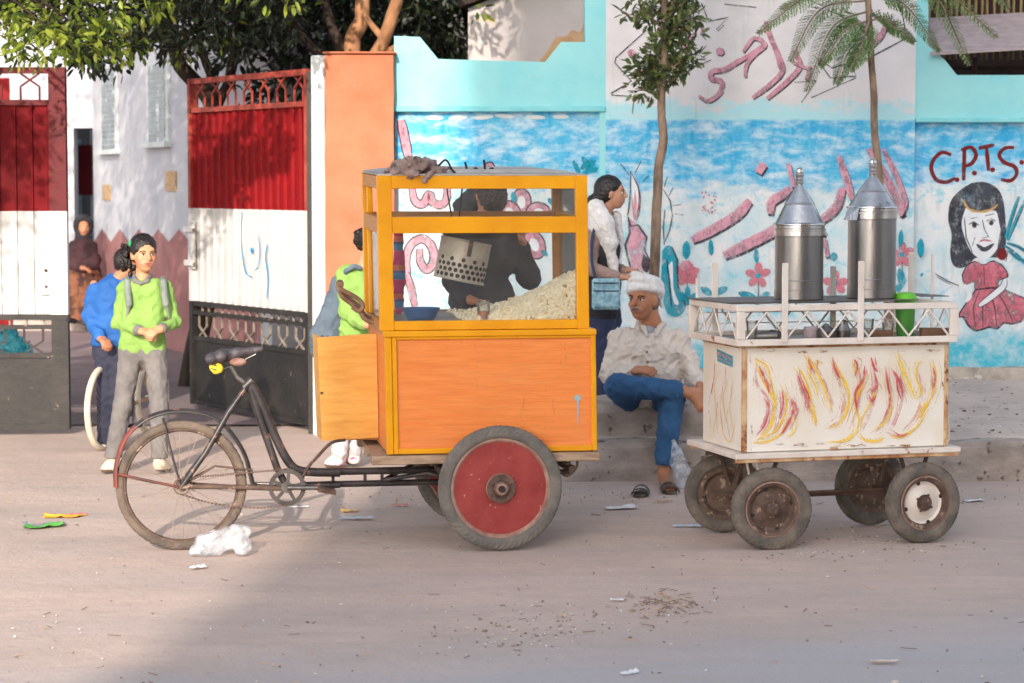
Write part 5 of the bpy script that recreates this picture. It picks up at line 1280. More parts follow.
def wheel2(x, y, yaw, white, tilt=0):
    c = Vector((x, y, .216)); a = Vector((math.sin(yaw), math.cos(yaw), tilt)).normalized()   # axle direction (away from the camera)
    rm = M['white_c'] if white else M['rust']; s = 1 if y < .3 else -1
    d = a * s
    w = part2('wheel', lambda mb: (mb.lathe([(-.028, .145), (-.032, .138), (-.026, .122), (-.004, .112), (.004, .098), (-.004, .07), (-.014, .05), (-.02, .045), (-.02, 0)], c, d, rm, 48, mats=[M['dust'], M['rust'], M['rust'], rm, rm, rm, rm, M['rust']]), mb.lathe([(.03, .145), (.03, .12), (.006, .10), (.006, 0)], c, d, M['rust'], 40)))
    part2('tyre', lambda mb: tyre(mb, c, d, .216, .082, .078, M['tyre'], 96, .003, 16), w)
    def hub(mb):
        mb.lathe([(0, .034), (.022, .032), (.03, .024), (.04, .022), (.042, .012), (.055, .011), (.055, 0)], c - d * .018, -d, M['rust'], 20)
        u, v = basis(d)
        for k in range(4):
            q = 2 * PI * k / 4 + .5; mb.lathe([(0, .007), (.008, .006), (.008, 0)], c - d * .018 + (u * math.cos(q) + v * math.sin(q)) * .047, -d, M['hub'], 6)
            q += .78
            e = c + (u * math.cos(q) + v * math.sin(q)) * .108 - d * .008; mb.lathe([(0, .012), (.001, 0)], e, -d, BLK2, 8)
    part2('hub', hub, w)
wheel2(0, 0, R(6), False); wheel2(.856, 0, R(-4), True); wheel2(-.011, .645, R(14), False); wheel2(.872, .68, R(-2), False)
part2('axle', lambda mb: mb.tube([(0, .04, .216), (-.01, .60, .216)], .016, M['rust'])); part2('axle', lambda mb: mb.tube([(.856, .04, .216), (.87, .64, .216)], .016, M['rust'])); part2('tie_rod', lambda mb: mb.tube([(0, .33, .235), (.86, .35, .235)], .014, M['hub']))
def under(mb):
    r = M['rust']
    mb.tube([(0.02, .30, .25), (.86, .32, .25)], .008, M['hub'])
    for x in (0, .86):
        for y in (.12, .56):
            mb.bar((x, y, .22), (x - .08, y, bz0 - .05), .022, .006, r, (0, 1, 0)); mb.bar((x, y, .22), (x + .08, y, bz0 - .05), .022, .006, r, (0, 1, 0))
    mb.tube([(-.1, .1, bz0 - .05), (-.02, .18, .24)], .007, M['white_c']); mb.tube([(-.06, .06, bz0 - .05), (.03, .16, .24)], .007, M['white_c'])
    mb.bar((-.15, .15, bz0 - .06), (1.0, .15, bz0 - .06), .03, .02, r); mb.bar((-.15, .55, bz0 - .06), (1.0, .55, bz0 - .06), .03, .02, r)
part2('undercarriage_frame', under)
FY = paintmat('yellow flame paint', (236, 188, 24), (242, 206, 70), .62, .1, .05); FRd = paintmat('red flame paint', (190, 44, 66), (208, 84, 92), .58, .1, .05); FP = paintmat('thin pink flame paint', (222, 160, 164), (228, 184, 182), .52, .12, .2); FO = mat('faded ochre paint', (222, 190, 130), (226, 200, 150), 16, .6)
FADE = {FY.name: paintmat('faded yellow brush marks', (238, 206, 90), (240, 216, 140), .50, .12, .25), FRd.name: paintmat('faded red brush marks', (206, 110, 118), (216, 140, 140), .50, .12, .25), FP.name: paintmat('faded pink brush marks', (226, 176, 176), (224, 186, 176), .50, .12, .3)}
pf = Paint(DM @ Vector((0, by0 - .0008, 0)), DRt @ Vector((0, -1, 0)), DI); Z1 = lambda *p: zm(680, 330, 2.97, p)
def S(P, c, w, *pts):
    P.stroke(Z1(*pts), w * .8, c, .85, .25)
    for k in range(2):
        dx, dy = rnd.uniform(-14, 14), rnd.uniform(-8, 8); q = [(min(782, max(206, x + dx + rnd.uniform(-5, 5))), min(336, max(66, y + dy + rnd.uniform(-7, 7)))) for x, y in pts]
        P.stroke(Z1(*q), rnd.uniform(.8, 1.7), FADE[c.name], .9, .3)
for pts in ([(225, 100), (228, 160), (262, 210), (250, 280), (222, 320)], [(296, 180), (300, 240), (286, 290), (256, 326)], [(345, 130), (366, 190), (384, 230), (396, 262)], [(395, 90), (430, 160), (452, 220), (444, 250)], [(458, 120), (486, 190), (474, 260), (440, 292)], [(520, 90), (536, 160), (524, 240), (500, 300)], [(575, 110), (582, 180), (560, 260), (540, 300)], [(610, 130), (622, 210), (606, 270), (580, 304)], [(655, 150), (660, 200), (640, 270), (622, 300)], [(706, 120), (718, 180), (702, 250), (660, 300)], [(744, 130), (752, 180), (736, 220)], [(560, 180), (580, 170), (590, 190)], [(336, 210), (342, 260), (322, 300)]):
    S(pf, FP, 3.6, *pts)
for pts, w in (([(222, 82), (240, 140), (274, 200), (278, 240), (262, 292), (218, 336)], 3.0), ([(222, 84), (258, 112), (276, 190), (284, 230)], 2.4), ([(215, 336), (262, 330), (300, 306), (322, 262)], 2.6), ([(296, 158), (314, 208), (310, 250), (280, 300), (240, 322)], 2.6), ([(348, 108), (372, 150), (390, 220), (402, 280)], 2.8), ([(376, 72), (402, 116), (430, 180), (452, 246)], 3), ([(378, 74), (384, 130), (402, 170), (410, 206)], 2),
               ([(450, 84), (470, 120), (498, 180), (494, 240), (466, 280), (430, 294)], 3), ([(432, 330), (478, 330), (516, 308), (530, 270), (520, 214), (540, 160), (552, 128)], 3), ([(516, 88), (520, 128), (534, 112)], 2), ([(532, 306), (548, 326), (584, 330), (606, 318)], 3), ([(534, 300), (540, 262), (566, 214), (584, 176)], 2.4), ([(570, 300), (610, 268), (626, 224), (608, 110)], 2.4), ([(644, 66), (656, 106), (676, 152), (698, 208)], 3), ([(700, 208), (716, 180), (700, 140), (706, 100), (718, 94)], 2.4), ([(748, 86), (758, 140), (744, 200), (712, 262)], 2.6), ([(712, 262), (722, 236), (734, 210)], 4), ([(622, 316), (660, 316), (704, 284), (734, 236)], 2.6), ([(392, 236), (400, 262), (402, 286)], 3.6), ([(334, 250), (342, 290), (322, 320)], 2)):
    S(pf, FY, w, *pts)
for pts, w in (([(232, 106), (244, 132), (258, 164), (262, 190)], 3.4), ([(246, 200), (262, 230), (250, 280), (226, 310)], 2.0), ([(300, 176), (304, 220), (292, 260)], 2.2), ([(324, 196), (334, 236), (316, 282), (296, 312)], 3.2), ([(346, 126), (360, 168), (378, 210)], 1.6), ([(378, 84), (386, 106), (398, 130)], 3.4), ([(362, 160), (380, 200), (374, 240)], 1.8), ([(450, 82), (458, 116), (474, 146)], 3.4), ([(546, 104), (540, 148), (518, 186), (524, 246)], 3.4), ([(514, 86), (524, 104), (516, 140)], 2.2), ([(564, 80), (574, 112), (584, 124)], 3.4), ([(576, 130), (582, 166), (562, 186)], 3.0), ([(606, 104), (614, 160), (620, 214), (592, 282)], 2.8), ([(630, 120), (648, 150), (658, 190)], 4.0), ([(640, 130), (642, 170), (654, 208)], 2.0), ([(556, 190), (566, 210), (580, 196)], 2.4), ([(748, 110), (754, 140), (750, 172)], 2.6), ([(618, 292), (652, 312), (676, 306)], 1.4), ([(330, 200), (344, 240), (336, 268)], 1.6)):
    S(pf, FRd, w, *pts)
RS = [paintmat('rust stain', (128, 72, 42), (158, 98, 56), .52, .14, .1), paintmat('brown run', (176, 128, 84), (196, 156, 110), .48, .14, .3)]
for i in range(34):
    e_ = rnd.random()
    if e_ < .4: c = (rnd.uniform(210, 790), 345 - abs(rnd.gauss(0, 5)))
    elif e_ < .6: c = (rnd.uniform(205, 220), rnd.uniform(60, 345))
    elif e_ < .85: c = (792 - abs(rnd.gauss(0, 9)), rnd.uniform(60, 345))
    else: c = (rnd.uniform(210, 790), 58 + abs(rnd.gauss(0, 5)))
    q_ = Z1(c)[0]; vert = .4 <= e_ < .85; P_ = [(q_[0] + (0 if vert else k * 2.6) + rnd.uniform(-.7, .7), q_[1] + (k * 2.6 if vert else 0) + rnd.uniform(-.7, .7)) for k in range(-2, 3)]; pf.stroke(P_, rnd.uniform(.8, 2.2), RS[i % 2], .9, .6, 3)
for i in range(26):
    x = rnd.uniform(215, 785); y0 = rnd.uniform(60, 200); pf.stroke(Z1((x, y0), (x + rnd.uniform(-2, 2), y0 + rnd.uniform(30, 120))), rnd.uniform(.5, 1.2), RS[1], .6, .3)
pf.build('painted_flames', dc)
ps = Paint(DM @ Vector((bx0 - .0008, 0, 0)), DRt @ Vector((-1, 0, 0)), DI)
for pts, w in (([(92, 290), (86, 220), (100, 150), (104, 100)], 2.0), ([(128, 300), (120, 220), (132, 150), (138, 112)], 2.0), ([(150, 330), (140, 260), (152, 190), (158, 150)], 1.6), ([(112, 310), (110, 240), (118, 190)], 1.6)): ps.stroke(Z1(*pts), w, FP, .6, .1)
for pts, w in (([(100, 300), (108, 240), (102, 180), (112, 130)], 1.8), ([(120, 250), (130, 310), (150, 330), (164, 280)], 2.0), ([(136, 260), (128, 200), (142, 150)], 1.8), ([(158, 290), (148, 230), (156, 180)], 1.6), ([(124, 200), (134, 250), (144, 290)], 1.4)): ps.stroke(Z1(*pts), w, FO, .6, .1)
ps.stroke(Z1((104, 90), (102, 140), (94, 190)), 1.6, FRd, .6); ps.stroke(Z1((136, 110), (134, 160)), 1.6, FRd, .6)
ps.poly(Z1((110, 55), (158, 78), (158, 112), (112, 92)), TEAL, False); ps.poly(Z1((114, 64), (156, 84), (156, 92), (114, 74)), FP, False); ps.poly(Z1((114, 80), (156, 100), (156, 104), (114, 86)), FP, False)
ps.build('painted_flames', dc)
# ---- things on the tray
zt = rz0 - .005
def on(px, y, py=330): p = L2(px, py, y); return DM @ Vector((p.x, y, zt))
def urn(px, y, label, ptop, pcone, pbody, r):
    p = L2(px, 300, y); wz_ = lambda py: L2(px, py, y).z - rz1 - .024
    c = on(px, y); c.z += rz1 - zt + .024 - 0; r0 = empty('drink_urn', tuple(c), label, 'urn', 'tin drink urns on the handcart')
    zc, zb, zk = wz_(pbody), wz_(pcone), wz_(ptop)
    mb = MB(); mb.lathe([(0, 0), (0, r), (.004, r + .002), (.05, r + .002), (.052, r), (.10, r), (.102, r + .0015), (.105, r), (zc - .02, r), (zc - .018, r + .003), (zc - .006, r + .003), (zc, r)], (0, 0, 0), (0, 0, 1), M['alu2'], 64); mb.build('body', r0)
    mb = MB(); mb.lathe([(zc - .012, r + .007), (zc + .012, r + .007), (zc + .014, r + .012), (zc + .022, r + .012), (zc + .026, r + .005), (zc + .040, r + .005), (zc + .044, r + .011), (zc + .050, r + .010), (zc + .056, r - .002), (zb - (zb - zc) * .42, r * .62), (zb - (zb - zc) * .40, r * .63), (zb - (zb - zc) * .37, r * .58), (zb, .014)], (0, 0, 0), (0, 0, 1), M['alu'], 64)
    lid = mb.build('cone_lid', r0)
    mb = MB(); k = (zk - zb); mb.lathe([(zb - .006, .012), (zb, .020), (zb + k * .1, .022), (zb + k * .16, .018), (zb + k * .3, .022), (zb + k * .36, .019), (zb + k * .55, .025), (zb + k * .62, .021), (zb + k * .7, .022), (zb + k * .84, .021), (zb + k * .96, .012), (zk, 0)], (0, 0, 0), (0, 0, 1), M['alu'], 20); mb.build('knob', lid)
    return r0, zc
u1, zc1 = urn(798.5, .34, 'tin drink urn with plain cone lid, the one nearer the seated man', 167, 184, 233, .129)
mb = MB(); mb.tube([(.10, -.04, zc1 + .05), (.135, -.045, zc1 - .015), (.14, -.045, zc1 - .02)], [.012, .012, .01], M['alu'], 8); mb.build('spout', u1)
u2, zc2 = urn(871, .36, 'tin drink urn with pouring spout on its cone lid, nearer the painted girl', 158, 175, 216, .129)
mb = MB(); mb.hexa([(-.165, -.07, zc2 - .02), (-.10, -.12, zc2 - .02), (-.09, -.09, zc2 - .02), (-.13, -.05, zc2 - .02), (-.13, -.055, zc2 + .05), (-.085, -.11, zc2 + .05), (-.08, -.08, zc2 + .05), (-.11, -.045, zc2 + .05)], M['alu']); mb.build('spout', u2)
GREEN = mat('lime green plastic', (104, 190, 30), (84, 170, 30), 8, .45); GREEN2 = mat('green plastic', (70, 140, 50), (60, 124, 46), 8, .5)
def lath(name, label, cat, px, y, prof, m, mats=None, py=330, group=None, parts=()):
    mb = MB(); mb.lathe(prof, (0, 0, 0), (0, 0, 1), m, 28, mats=mats); o = mb.build(name); o.location = on(px, y, py); tag(o, label, cat, group)
    for nm, fn in parts: mb = MB(); fn(mb); mb.build(nm, o)
    return o
lath('plastic_jug', 'lime green plastic jug with bulging lid on the tray', 'jug', 905, .30, [(0, 0), (0, .045), (.14, .052), (.165, .055), (.165, 0)], GREEN2, parts=[('lid', lambda mb: mb.lathe([(.166, .056), (.18, .058), (.205, .062), (.228, .052), (.236, .03), (.238, 0)], (0, 0, 0), (0, 0, 1), GREEN, 24))])
lath('steel_cup', 'small steel cup standing below the first urn', 'cup', 776, .12, [(0, 0), (0, .022), (.06, .03), (.06, .027), (.004, .02), (.004, 0)], M['steel'])
lath('steel_pot', 'wide steel pot with lid between the two urns', 'pot', 826, .12, [(0, 0), (0, .05), (.05, .055), (.055, .05), (.075, .02), (.085, .012), (.09, 0)], M['steel'])
lath('steel_pot', 'tall steel coffee pot in front of the second urn', 'pot', 843, .14, [(0, 0), (0, .035), (.05, .04), (.08, .026), (.095, .026), (.1, .018), (.11, 0)], M['steel'])
lath('glass_jar', 'clouded pinkish glass jar under the first urn', 'jar', 811, .16, [(0, 0), (0, .04), (.06, .04), (.07, .036), (.07, 0)], mat('clouded pink glass', (176, 156, 162), (150, 136, 140), 9, .2, 0))
mb = MB(); c = on(765, .08); mb.tube([c + Vector((-.045, 0, .028)), c + Vector((.06, .01, .03))], [.018, .028], M['steel'], 16); tag(mb.build('steel_funnel', loc=tuple(c)), 'steel funnel lying on its side at the tray corner', 'funnel')
WB = mat('brown wood block', (120, 88, 66), (98, 70, 52), 9, .9, 0, .4, 30)
for px, w, lab, hh in ((882, .055, 'short brown wood block beside the green jug foot', .045), (937, .085, 'long brown wood block at the tray end under the painted girl', .055)):
    c = on(px, .12); mb = MB(); rough_block(mb, c.x - w, c.x + w, c.y - .04, c.y + .04, c.z, c.z + hh, 8, 4, 3, .004, WB); tag(mb.build('wood_block', loc=tuple(c)), lab, 'wood block')
SHT = mat('dull metal sheet', (112, 108, 106), (90, 86, 84), 9, .5, .4)
a, b = L2(702, 304, .5), L2(892, 304, .5); z = rz1 + .0175; mb = MB()
q = [(a.x, .17, z + .001), (b.x, .17, z + .001), (b.x, .70, z + .001), (a.x - .02, .70, z + .001)]
mb.hexa([DM @ Vector(p) for p in q] + [DM @ (Vector(p) + Vector((0, 0, .004))) for p in q], SHT); tag(mb.build('metal_sheet', loc=tuple(DM @ Vector(q[0]))), 'thin grey metal sheet laid across the tray rails under both urns', 'metal sheet')
a, b = L2(917, 304, .55), L2(945, 304, .55); mb = MB(); q = [(a.x, .50, z), (b.x, .50, z), (b.x, .70, z), (a.x, .70, z + .012)]
mb.hexa([DM @ Vector(p) for p in q] + [DM @ (Vector(p) + Vector((0, 0, .004))) for p in q], SHT); tag(mb.build('metal_sheet', loc=tuple(DM @ Vector(q[0]))), 'small dark metal sheet resting on the rear rail beyond the green jug', 'metal sheet')
rr_ = random.Random(8)
for k, (px, y, lab) in enumerate(((752, .52, 'small glass tumbler at the kerb side of the tray'), (868, .5, 'small glass tumbler in the middle of the tray under the sheet'), (888, .16, 'small glass tumbler beside the short wood block'))):
    lath('tumbler', lab, 'glass', px, y, [(0, 0), (0, .026), (.085, .033), (.085, .030), (.004, .023)], M['jar'], group='tumblers on the cart tray')
# ================================================================= people
SK = lambda n, c, c2: mat(n, c, c2, 9, .55, 0, .08, 60, sss=.12, spec=.35)
SKIN1 = SK('warm brown skin', (206, 150, 116), (196, 138, 104)); SKIN2 = SK('brown skin', (184, 128, 96), (166, 112, 84)); SKIN3 = SK('tan skin', (186, 138, 112), (174, 126, 102))
LIP = mat('lips', (176, 106, 90), None, 5, .5); LIP2 = mat('dark lips', (136, 88, 72), None, 5, .5)
EYEW = mat('eye white', (226, 220, 214), None, 5, .3); IRIS = mat('dark iris', (34, 22, 18), None, 5, .2); BROW = mat('black eyebrow', (30, 24, 24), None, 5, .9)
HAIR = mat('black hair', (16, 12, 12), (30, 22, 20), 30, .42, 0, .8, 60, stretch=(1, 1, .3))
def V3(*a): return Vector(a)
class Fig:
    def __init__(s, Y, base, label, cat='person', group=None, k=1.0):
        s.Y = Y; s.root = empty('person', tuple(base), label, cat, group); s.base = Vector(base); s.k = k; s.prims = []; s.cut = []; s.fz = []; s.fx = []; s.fy = []; s.lipz = []
    def p(s, x, y, d=0.0): return W(x, y, s.Y + d)
    def head(s, c, f, hh, up=(0, 0, 1), nose=1.0, lip=1):
        """c head centre, f facing, hh half height of the skull and face"""
        q = hh / .115; f = Vector(f).normalized(); u = Vector(up).normalized(); r = f.cross(u).normalized(); u = r.cross(f).normalized(); c = Vector(c)
        s.H = (c, f, u, r, q); A = lambda a, b, d: c + r * (a * q) + u * (b * q) + f * (d * q)
        s.A = A; M3 = [tuple(r), tuple(f), tuple(u)]
        P = s.prims
        P += [('e', A(0, .024, -.014), (.074 * q, .090 * q, .088 * q), M3), ('e', A(0, -.022, .022), (.058 * q, .062 * q, .082 * q), M3), ('e', A(0, -.078, .044), (.030 * q, .030 * q, .026 * q), M3),
              ('c', A(-.03, .030, .066), A(.03, .030, .066), .014 * q, .014 * q), ('e', A(.036, -.022, .052), (.022 * q, .02 * q, .022 * q), M3), ('e', A(-.036, -.022, .052), (.022 * q, .02 * q, .022 * q), M3)]
        P += [('c', A(0, .012, .083), A(0, -.020, .098 + .006 * nose), .0085 * q, .0125 * q, None and 0 or 'x', .006)]
        P += [('e', A(0, -.050, .074), (.024 * q, .014 * q, .0065 * q), M3), ('e', A(0, -.060, .072), (.020 * q, .013 * q, .007 * q), M3)]
        P += [('e', A(.074, -.004, -.008), (.011 * q, .019 * q, .030 * q), M3), ('e', A(-.074, -.004, -.008), (.011 * q, .019 * q, .030 * q), M3)]
        s.cut += [('e', A(.031, .007, .094), (.018 * q, .020 * q, .012 * q), M3), ('e', A(-.031, .007, .094), (.018 * q, .020 * q, .012 * q), M3), ('e', A(0, -.0545, .086), (.019 * q, .008 * q, .0018 * q), M3)]
        s.lipz.append((A(0, -.054, .078), r, u, f, q))
        R_ = .125 * q
        s.fz.append((c.z - R_, c.z + R_)); s.fx.append((c.x - R_, c.x + R_)); s.fy.append((c.y - R_, c.y + R_))
    def eyes(s, brow=1):
        c, f, u, r, q = s.H
        for sg in (-1, 1):
            e = s.A(sg * .031, .006, .0705); mb = MB(); mb.ell(tuple(e - s.base), (.0122 * q, .0122 * q, .0082 * q), EYEW, 14, 10)
            i = e + f * .0078 * q; mb.ell(tuple(i - s.base), (.0068 * q,) * 3, IRIS, 10, 8); mb.build('eye', s.root)
            mb = MB(); P = [s.A(sg * .014, .021, .0835), s.A(sg * .031, .028, .082), s.A(sg * .050, .022, .069)]
            mb.tube([tuple(p - s.base) for p in spline(P, 4)], [.0028 * q * brow] * 9, BROW, 6)
            P = [s.A(sg * .018, .0095, .0815), s.A(sg * .031, .0165, .0835), s.A(sg * .046, .008, .0745)]
            mb.tube([tuple(p - s.base) for p in spline(P, 4)], [.0016 * q] * 9, BROW, 5); mb.build('eyebrow', s.root)
    def limb(s, *jr):
        for (a, ra), (b, rb) in zip(jr, jr[1:]): s.prims.append(('c', a, b, ra, rb))
    def hand(s, w, d, n, k=1.0, curl=.9, thumb=1, spread=.10):
        """w wrist, d pointing direction, n palm normal, thumb: side"""
        d = Vector(d).normalized(); n = Vector(n); n = (n - d * n.dot(d)).normalized(); t = d.cross(n).normalized() * thumb; P = s.prims; k *= s.k
        for i, (o, L) in enumerate(((.027, .070), (.009, .078), (-.009, .073), (-.026, .058))):
            kn = w + d * (.078 - .004 * i) * k + t * o * k; P.append(('c', w + d * .01 * k + t * o * .6 * k, kn, .0145 * k, .0115 * k, 'x', .012))
            a1 = curl * .45; a2 = curl * 1.1; sp = t * (spread * (1.5 - i) * .5)
            d1 = (d * math.cos(a1) + n * math.sin(a1) + sp).normalized(); d2 = (d * math.cos(a2) + n * math.sin(a2) + sp).normalized()
            m_ = kn + d1 * L * .55 * k; e = m_ + d2 * L * .45 * k
            P.append(('c', kn, m_, .0092 * k, .0082 * k, 'x', .004)); P.append(('c', m_, e, .0082 * k, .0066 * k, 'x', .004))
        tb = w + d * .022 * k + t * .028 * k; tm = tb + (d * .7 + t * .65 + n * .35).normalized() * .036 * k; te = tm + (d * .95 + t * .15 + n * .4).normalized() * .030 * k
        P.append(('c', w + d * .015 * k + t * .012 * k, tb, .014 * k, .0125 * k, 'x', .01)); P.append(('c', tb, tm, .0118 * k, .010 * k, 'x', .006)); P.append(('c', tm, te, .0098 * k, .0078 * k, 'x', .004))
        c = w + d * .06 * k; r_ = .10 * k
        s.fz.append((c.z - r_, c.z + r_)); s.fx.append((c.x - r_, c.x + r_)); s.fy.append((c.y - r_, c.y + r_))
    def build(s, skin, lip, h=.009, hf=.0042, k=.018):
        def mf(cen):
            o = np.zeros(len(cen))
            for c, r, u, f, q in s.lipz:
                d = cen - np.array(c); a = d @ np.array(r) / (.024 * q); b = d @ np.array(u) / (.0125 * q); e = d @ np.array(f) / (.02 * q); o[(a * a + b * b < 1) & (abs(e) < 1)] = 1
            return o
        return nets('body', s.prims, [skin, lip], s.root, tuple(s.base), k=k, h=h, hf=hf, fine=(s.fx, s.fy, s.fz), cut=s.cut, matfn=mf)
    def cloth(s, name, prims, m, k=.02, h=.009, wave=((.004, .07, 1),), cut=(), matfn=None, mats=None, clip=None, grow=0, label=None):
        o = nets(name, prims, mats or [m], s.root, tuple(s.base), k=k, h=h, wave=wave, cut=cut, matfn=matfn, clip=clip, grow=grow)
        if label: o['label'] = label
        return o
def near(cen, a, b, r):
    a, b = np.array(a), np.array(b); d = b - a; t = np.clip(((cen - a) @ d) / (d @ d), 0, 1); return np.linalg.norm(cen - a - t[:, None] * d, axis=1) < r
def C(*a): return ('c',) + a
def shoe(f, an, toe, m, sole, hgt=.05, w=.036):
    pr = [C(an + V3(0, 0, -.01), an + V3(0, 0, -.045), w, w * 1.05), C(an + V3(0, 0, -.045), toe, w * 1.05, w * .85), C(an + V3(0, 0, -.02), an.lerp(toe, .6) + V3(0, 0, .0), w * .95, w * .8)]
    zf = toe.z - w * .7
    return f.cloth('shoe', pr, m, k=.02, h=.006, wave=(), mats=[m, sole], matfn=lambda c: (c[:, 2] < zf + .022).astype(int), clip=[((0, 0, zf), (0, 0, -1))])

# ---- schoolgirl in the green jersey
Y = 15.1; b = onground(136, 474); f = Fig(b.y, b, 'schoolgirl in a lime green jersey and grey trousers with clasped hands'); p = f.p
hc = p(144, 254.5); ff = V3(.50, -1, -.04)
f.head(hc, ff, .119); f.k = .92
nk = p(142, 276, .0)
f.limb((hc + V3(-.005, .02, -.06), .045), (nk + V3(0, .02, 0), .045))
shL, shR = p(122.5, 290, .02), p(167, 289, .02); elL, elR = p(117, 323, .03), p(175, 322, .01); wrL, wrR = p(141, 331, -.17), p(161, 329, -.17)
hpL, hpR = p(131, 353, .0), p(155, 353, .0); knL, knR = p(123, 405, -.02), p(159, 408, -.03); anL, anR = p(113, 459, .0), p(159.5, 458, -.02)
for a in ((nk + V3(0, .02, -.03), .045, p(140, 300), .055), (p(140, 300), .055, p(143, 345), .06)): f.prims.append(C(a[0], a[2], a[1], a[3]))
f.limb((shL, .03), (elL, .026), (wrL, .023)); f.limb((shR, .03), (elR, .026), (wrR, .023)); f.limb((hpL, .055), (knL, .04), (anL, .032)); f.limb((hpR, .055), (knR, .04), (anR, .032))
f.hand(wrL, p(153, 334, -.20) - wrL, V3(.3, .2, -1), .9, 1.2, 1); f.hand(wrR, p(148, 334, -.215) - wrR, V3(-.2, .5, -1), .9, 1.1, -1)
f.build(SKIN1, LIP); f.eyes()
JER = mat('lime green jersey', (138, 174, 92), (128, 162, 84), 4, .9, 0, .5, 26, spec=.2); GREY = mat('grey school cloth', (124, 120, 118), (108, 104, 104), 6, .9, 0, .4, 24, spec=.2)
wl_, wr2 = wrL.lerp(elL, .16), wrR.lerp(elR, .16)
pr = [C(p(124, 286, .02), p(165, 286, .02), .038, .038), C(p(133, 290, .0), p(153, 290, .0), .075, .075), C(p(133, 318, .0), p(152, 318, .0), .080, .080), C(p(136, 292, .0), p(133, 347, .0), .080, .088), C(p(151, 292, .0), p(152, 347, .0), .080, .088), C(p(134, 341, .0), p(151, 341, .0), .082, .082, 'x'),
      C(p(130, 352, 0), p(155, 352, 0), .072, .072), C(shL + V3(.006, 0, -.0), elL, .043, .037), C(elL, wl_, .037, .032), C(shR + V3(-.006, 0, -.0), elR, .043, .037), C(elR, wr2, .037, .032)]
zc = p(0, 355).z
f.cloth('jersey', pr, JER, k=.022, wave=((.0035, .10, 3), (.007, .10, 12, (1, 1, .8), 1), (.0015, .03, 6)), clip=[((0, 0, zc), (0, 0, -1))], cut=[('e', nk + V3(.0, -.03, .03), (.052, .06, .04))])
for a, e in ((wl_, wrL), (wr2, wrR)): f.cloth('cuff', [C(a, a.lerp(e, 1.0), .037, .033, 'ab')], GREY, h=.006, wave=((.001, .02, 1),))
f.cloth('collar', [C(nk + V3(-.05, .0, -.002), nk + V3(-.035, -.055, -.030), .013, .018), C(nk + V3(-.035, -.055, -.030), nk + V3(.0, -.075, -.045), .018, .010), C(nk + V3(.05, .0, -.002), nk + V3(.04, -.05, -.030), .013, .018), C(nk + V3(.04, -.05, -.030), nk + V3(.005, -.075, -.045), .018, .010), C(nk + V3(-.05, .02, 0), nk + V3(.05, .02, .0), .016, .016)], GREY, k=.01, h=.005, wave=())
pr = [C(p(131, 352, 0), p(154, 352, 0), .078, .078), C(hpL, knL, .078, .060), C(knL, anL + V3(0, 0, .01), .060, .056), C(hpR, knR, .078, .060), C(knR, anR + V3(0, 0, .01), .060, .056)]
f.cloth('trousers', pr, GREY, k=.022, wave=((.002, .14, 5), (.007, .10, 15, (1.3, 1.3, .45), 1), (.003, .06, 21, (1, 1, 1), 1)), clip=[((0, 0, anR.z + .0), (0, 0, -1)), ((0, 0, p(0, 347).z), (0, 0, 1))])
SHO = mat('cream trainers', (206, 196, 176), (180, 170, 150), 9, .7); SOLE = mat('brown sole', (96, 80, 70), None, 5, .8)
shoe(f, anL, onground(106, 474) + V3(-.0, -.02, .036), SHO, SOLE); shoe(f, anR, onground(164, 473) + V3(.02, -.02, .036), SHO, SOLE)
# hair pulled back into a curly tail
c, fd, u, r, q = f.H; A = f.A; M3 = [tuple(r), tuple(fd), tuple(u)]
pr = [('e', A(0, .042, -.024), (.086 * q, .098 * q, .092 * q), M3), ('e', A(.0, .02, -.06), (.080 * q, .07 * q, .085 * q), M3)]
tl = A(.04, .01, -.105)
pr += [('e', A(-.062, .0, -.01), (.022 * q, .03 * q, .05 * q), M3), ('e', A(.066, .02, -.0), (.016 * q, .03 * q, .035 * q), M3)]
rc = random.Random(6)
for i in range(46):
    t_ = rc.random(); o_ = c + V3(-.105 - .03 * math.sin(t_ * 3) + rc.gauss(0, .016), .03 + rc.gauss(0, .018), .05 - .15 * t_ + rc.gauss(0, .012)); r_ = rc.uniform(.010, .019); pr.append(('e', o_, (r_, r_, r_ * 1.3)))
f.cloth('hair', pr, HAIR, k=.006, h=.0045, wave=((.0018, .03, 2),), cut=[('e', A(.004, -.046, .066), (.064 * q, .078 * q, .088 * q), M3), ('e', A(.0, .025, .085), (.034 * q, .05 * q, .042 * q), M3)])
f.cloth('hair_tie', [('e', c + V3(-.085, -.02, .07), (.013, .013, .022))], mat('green hair tie', (40, 150, 100)), h=.004, wave=())
STRP = mat('grey backpack strap', (132, 140, 132), (110, 118, 112), 8, .9, 0, .3, 60)
for s_, (x0, x1) in ((0, (127, 129)), (1, (163, 166))):
    P = [p(x0, 279, .05), p(x0 + .5, 282, -.055), p((x0 + x1) / 2, 294, -.10), p(x1, 304, -.11), p(x1 + (3 if s_ else -2), 318, -.07)]
    f.cloth('backpack_strap', [C(a_, b_, r0_, r1_) for a_, b_, r0_, r1_ in zip(P, P[1:], (.022, .022, .022, .016), (.022, .022, .022, .007))], STRP, k=.006, h=.005, wave=())
f.cloth('backpack', [('e', p(145, 312, .16), (.13, .07, .17))], STRP, wave=((.004, .05, 2),))

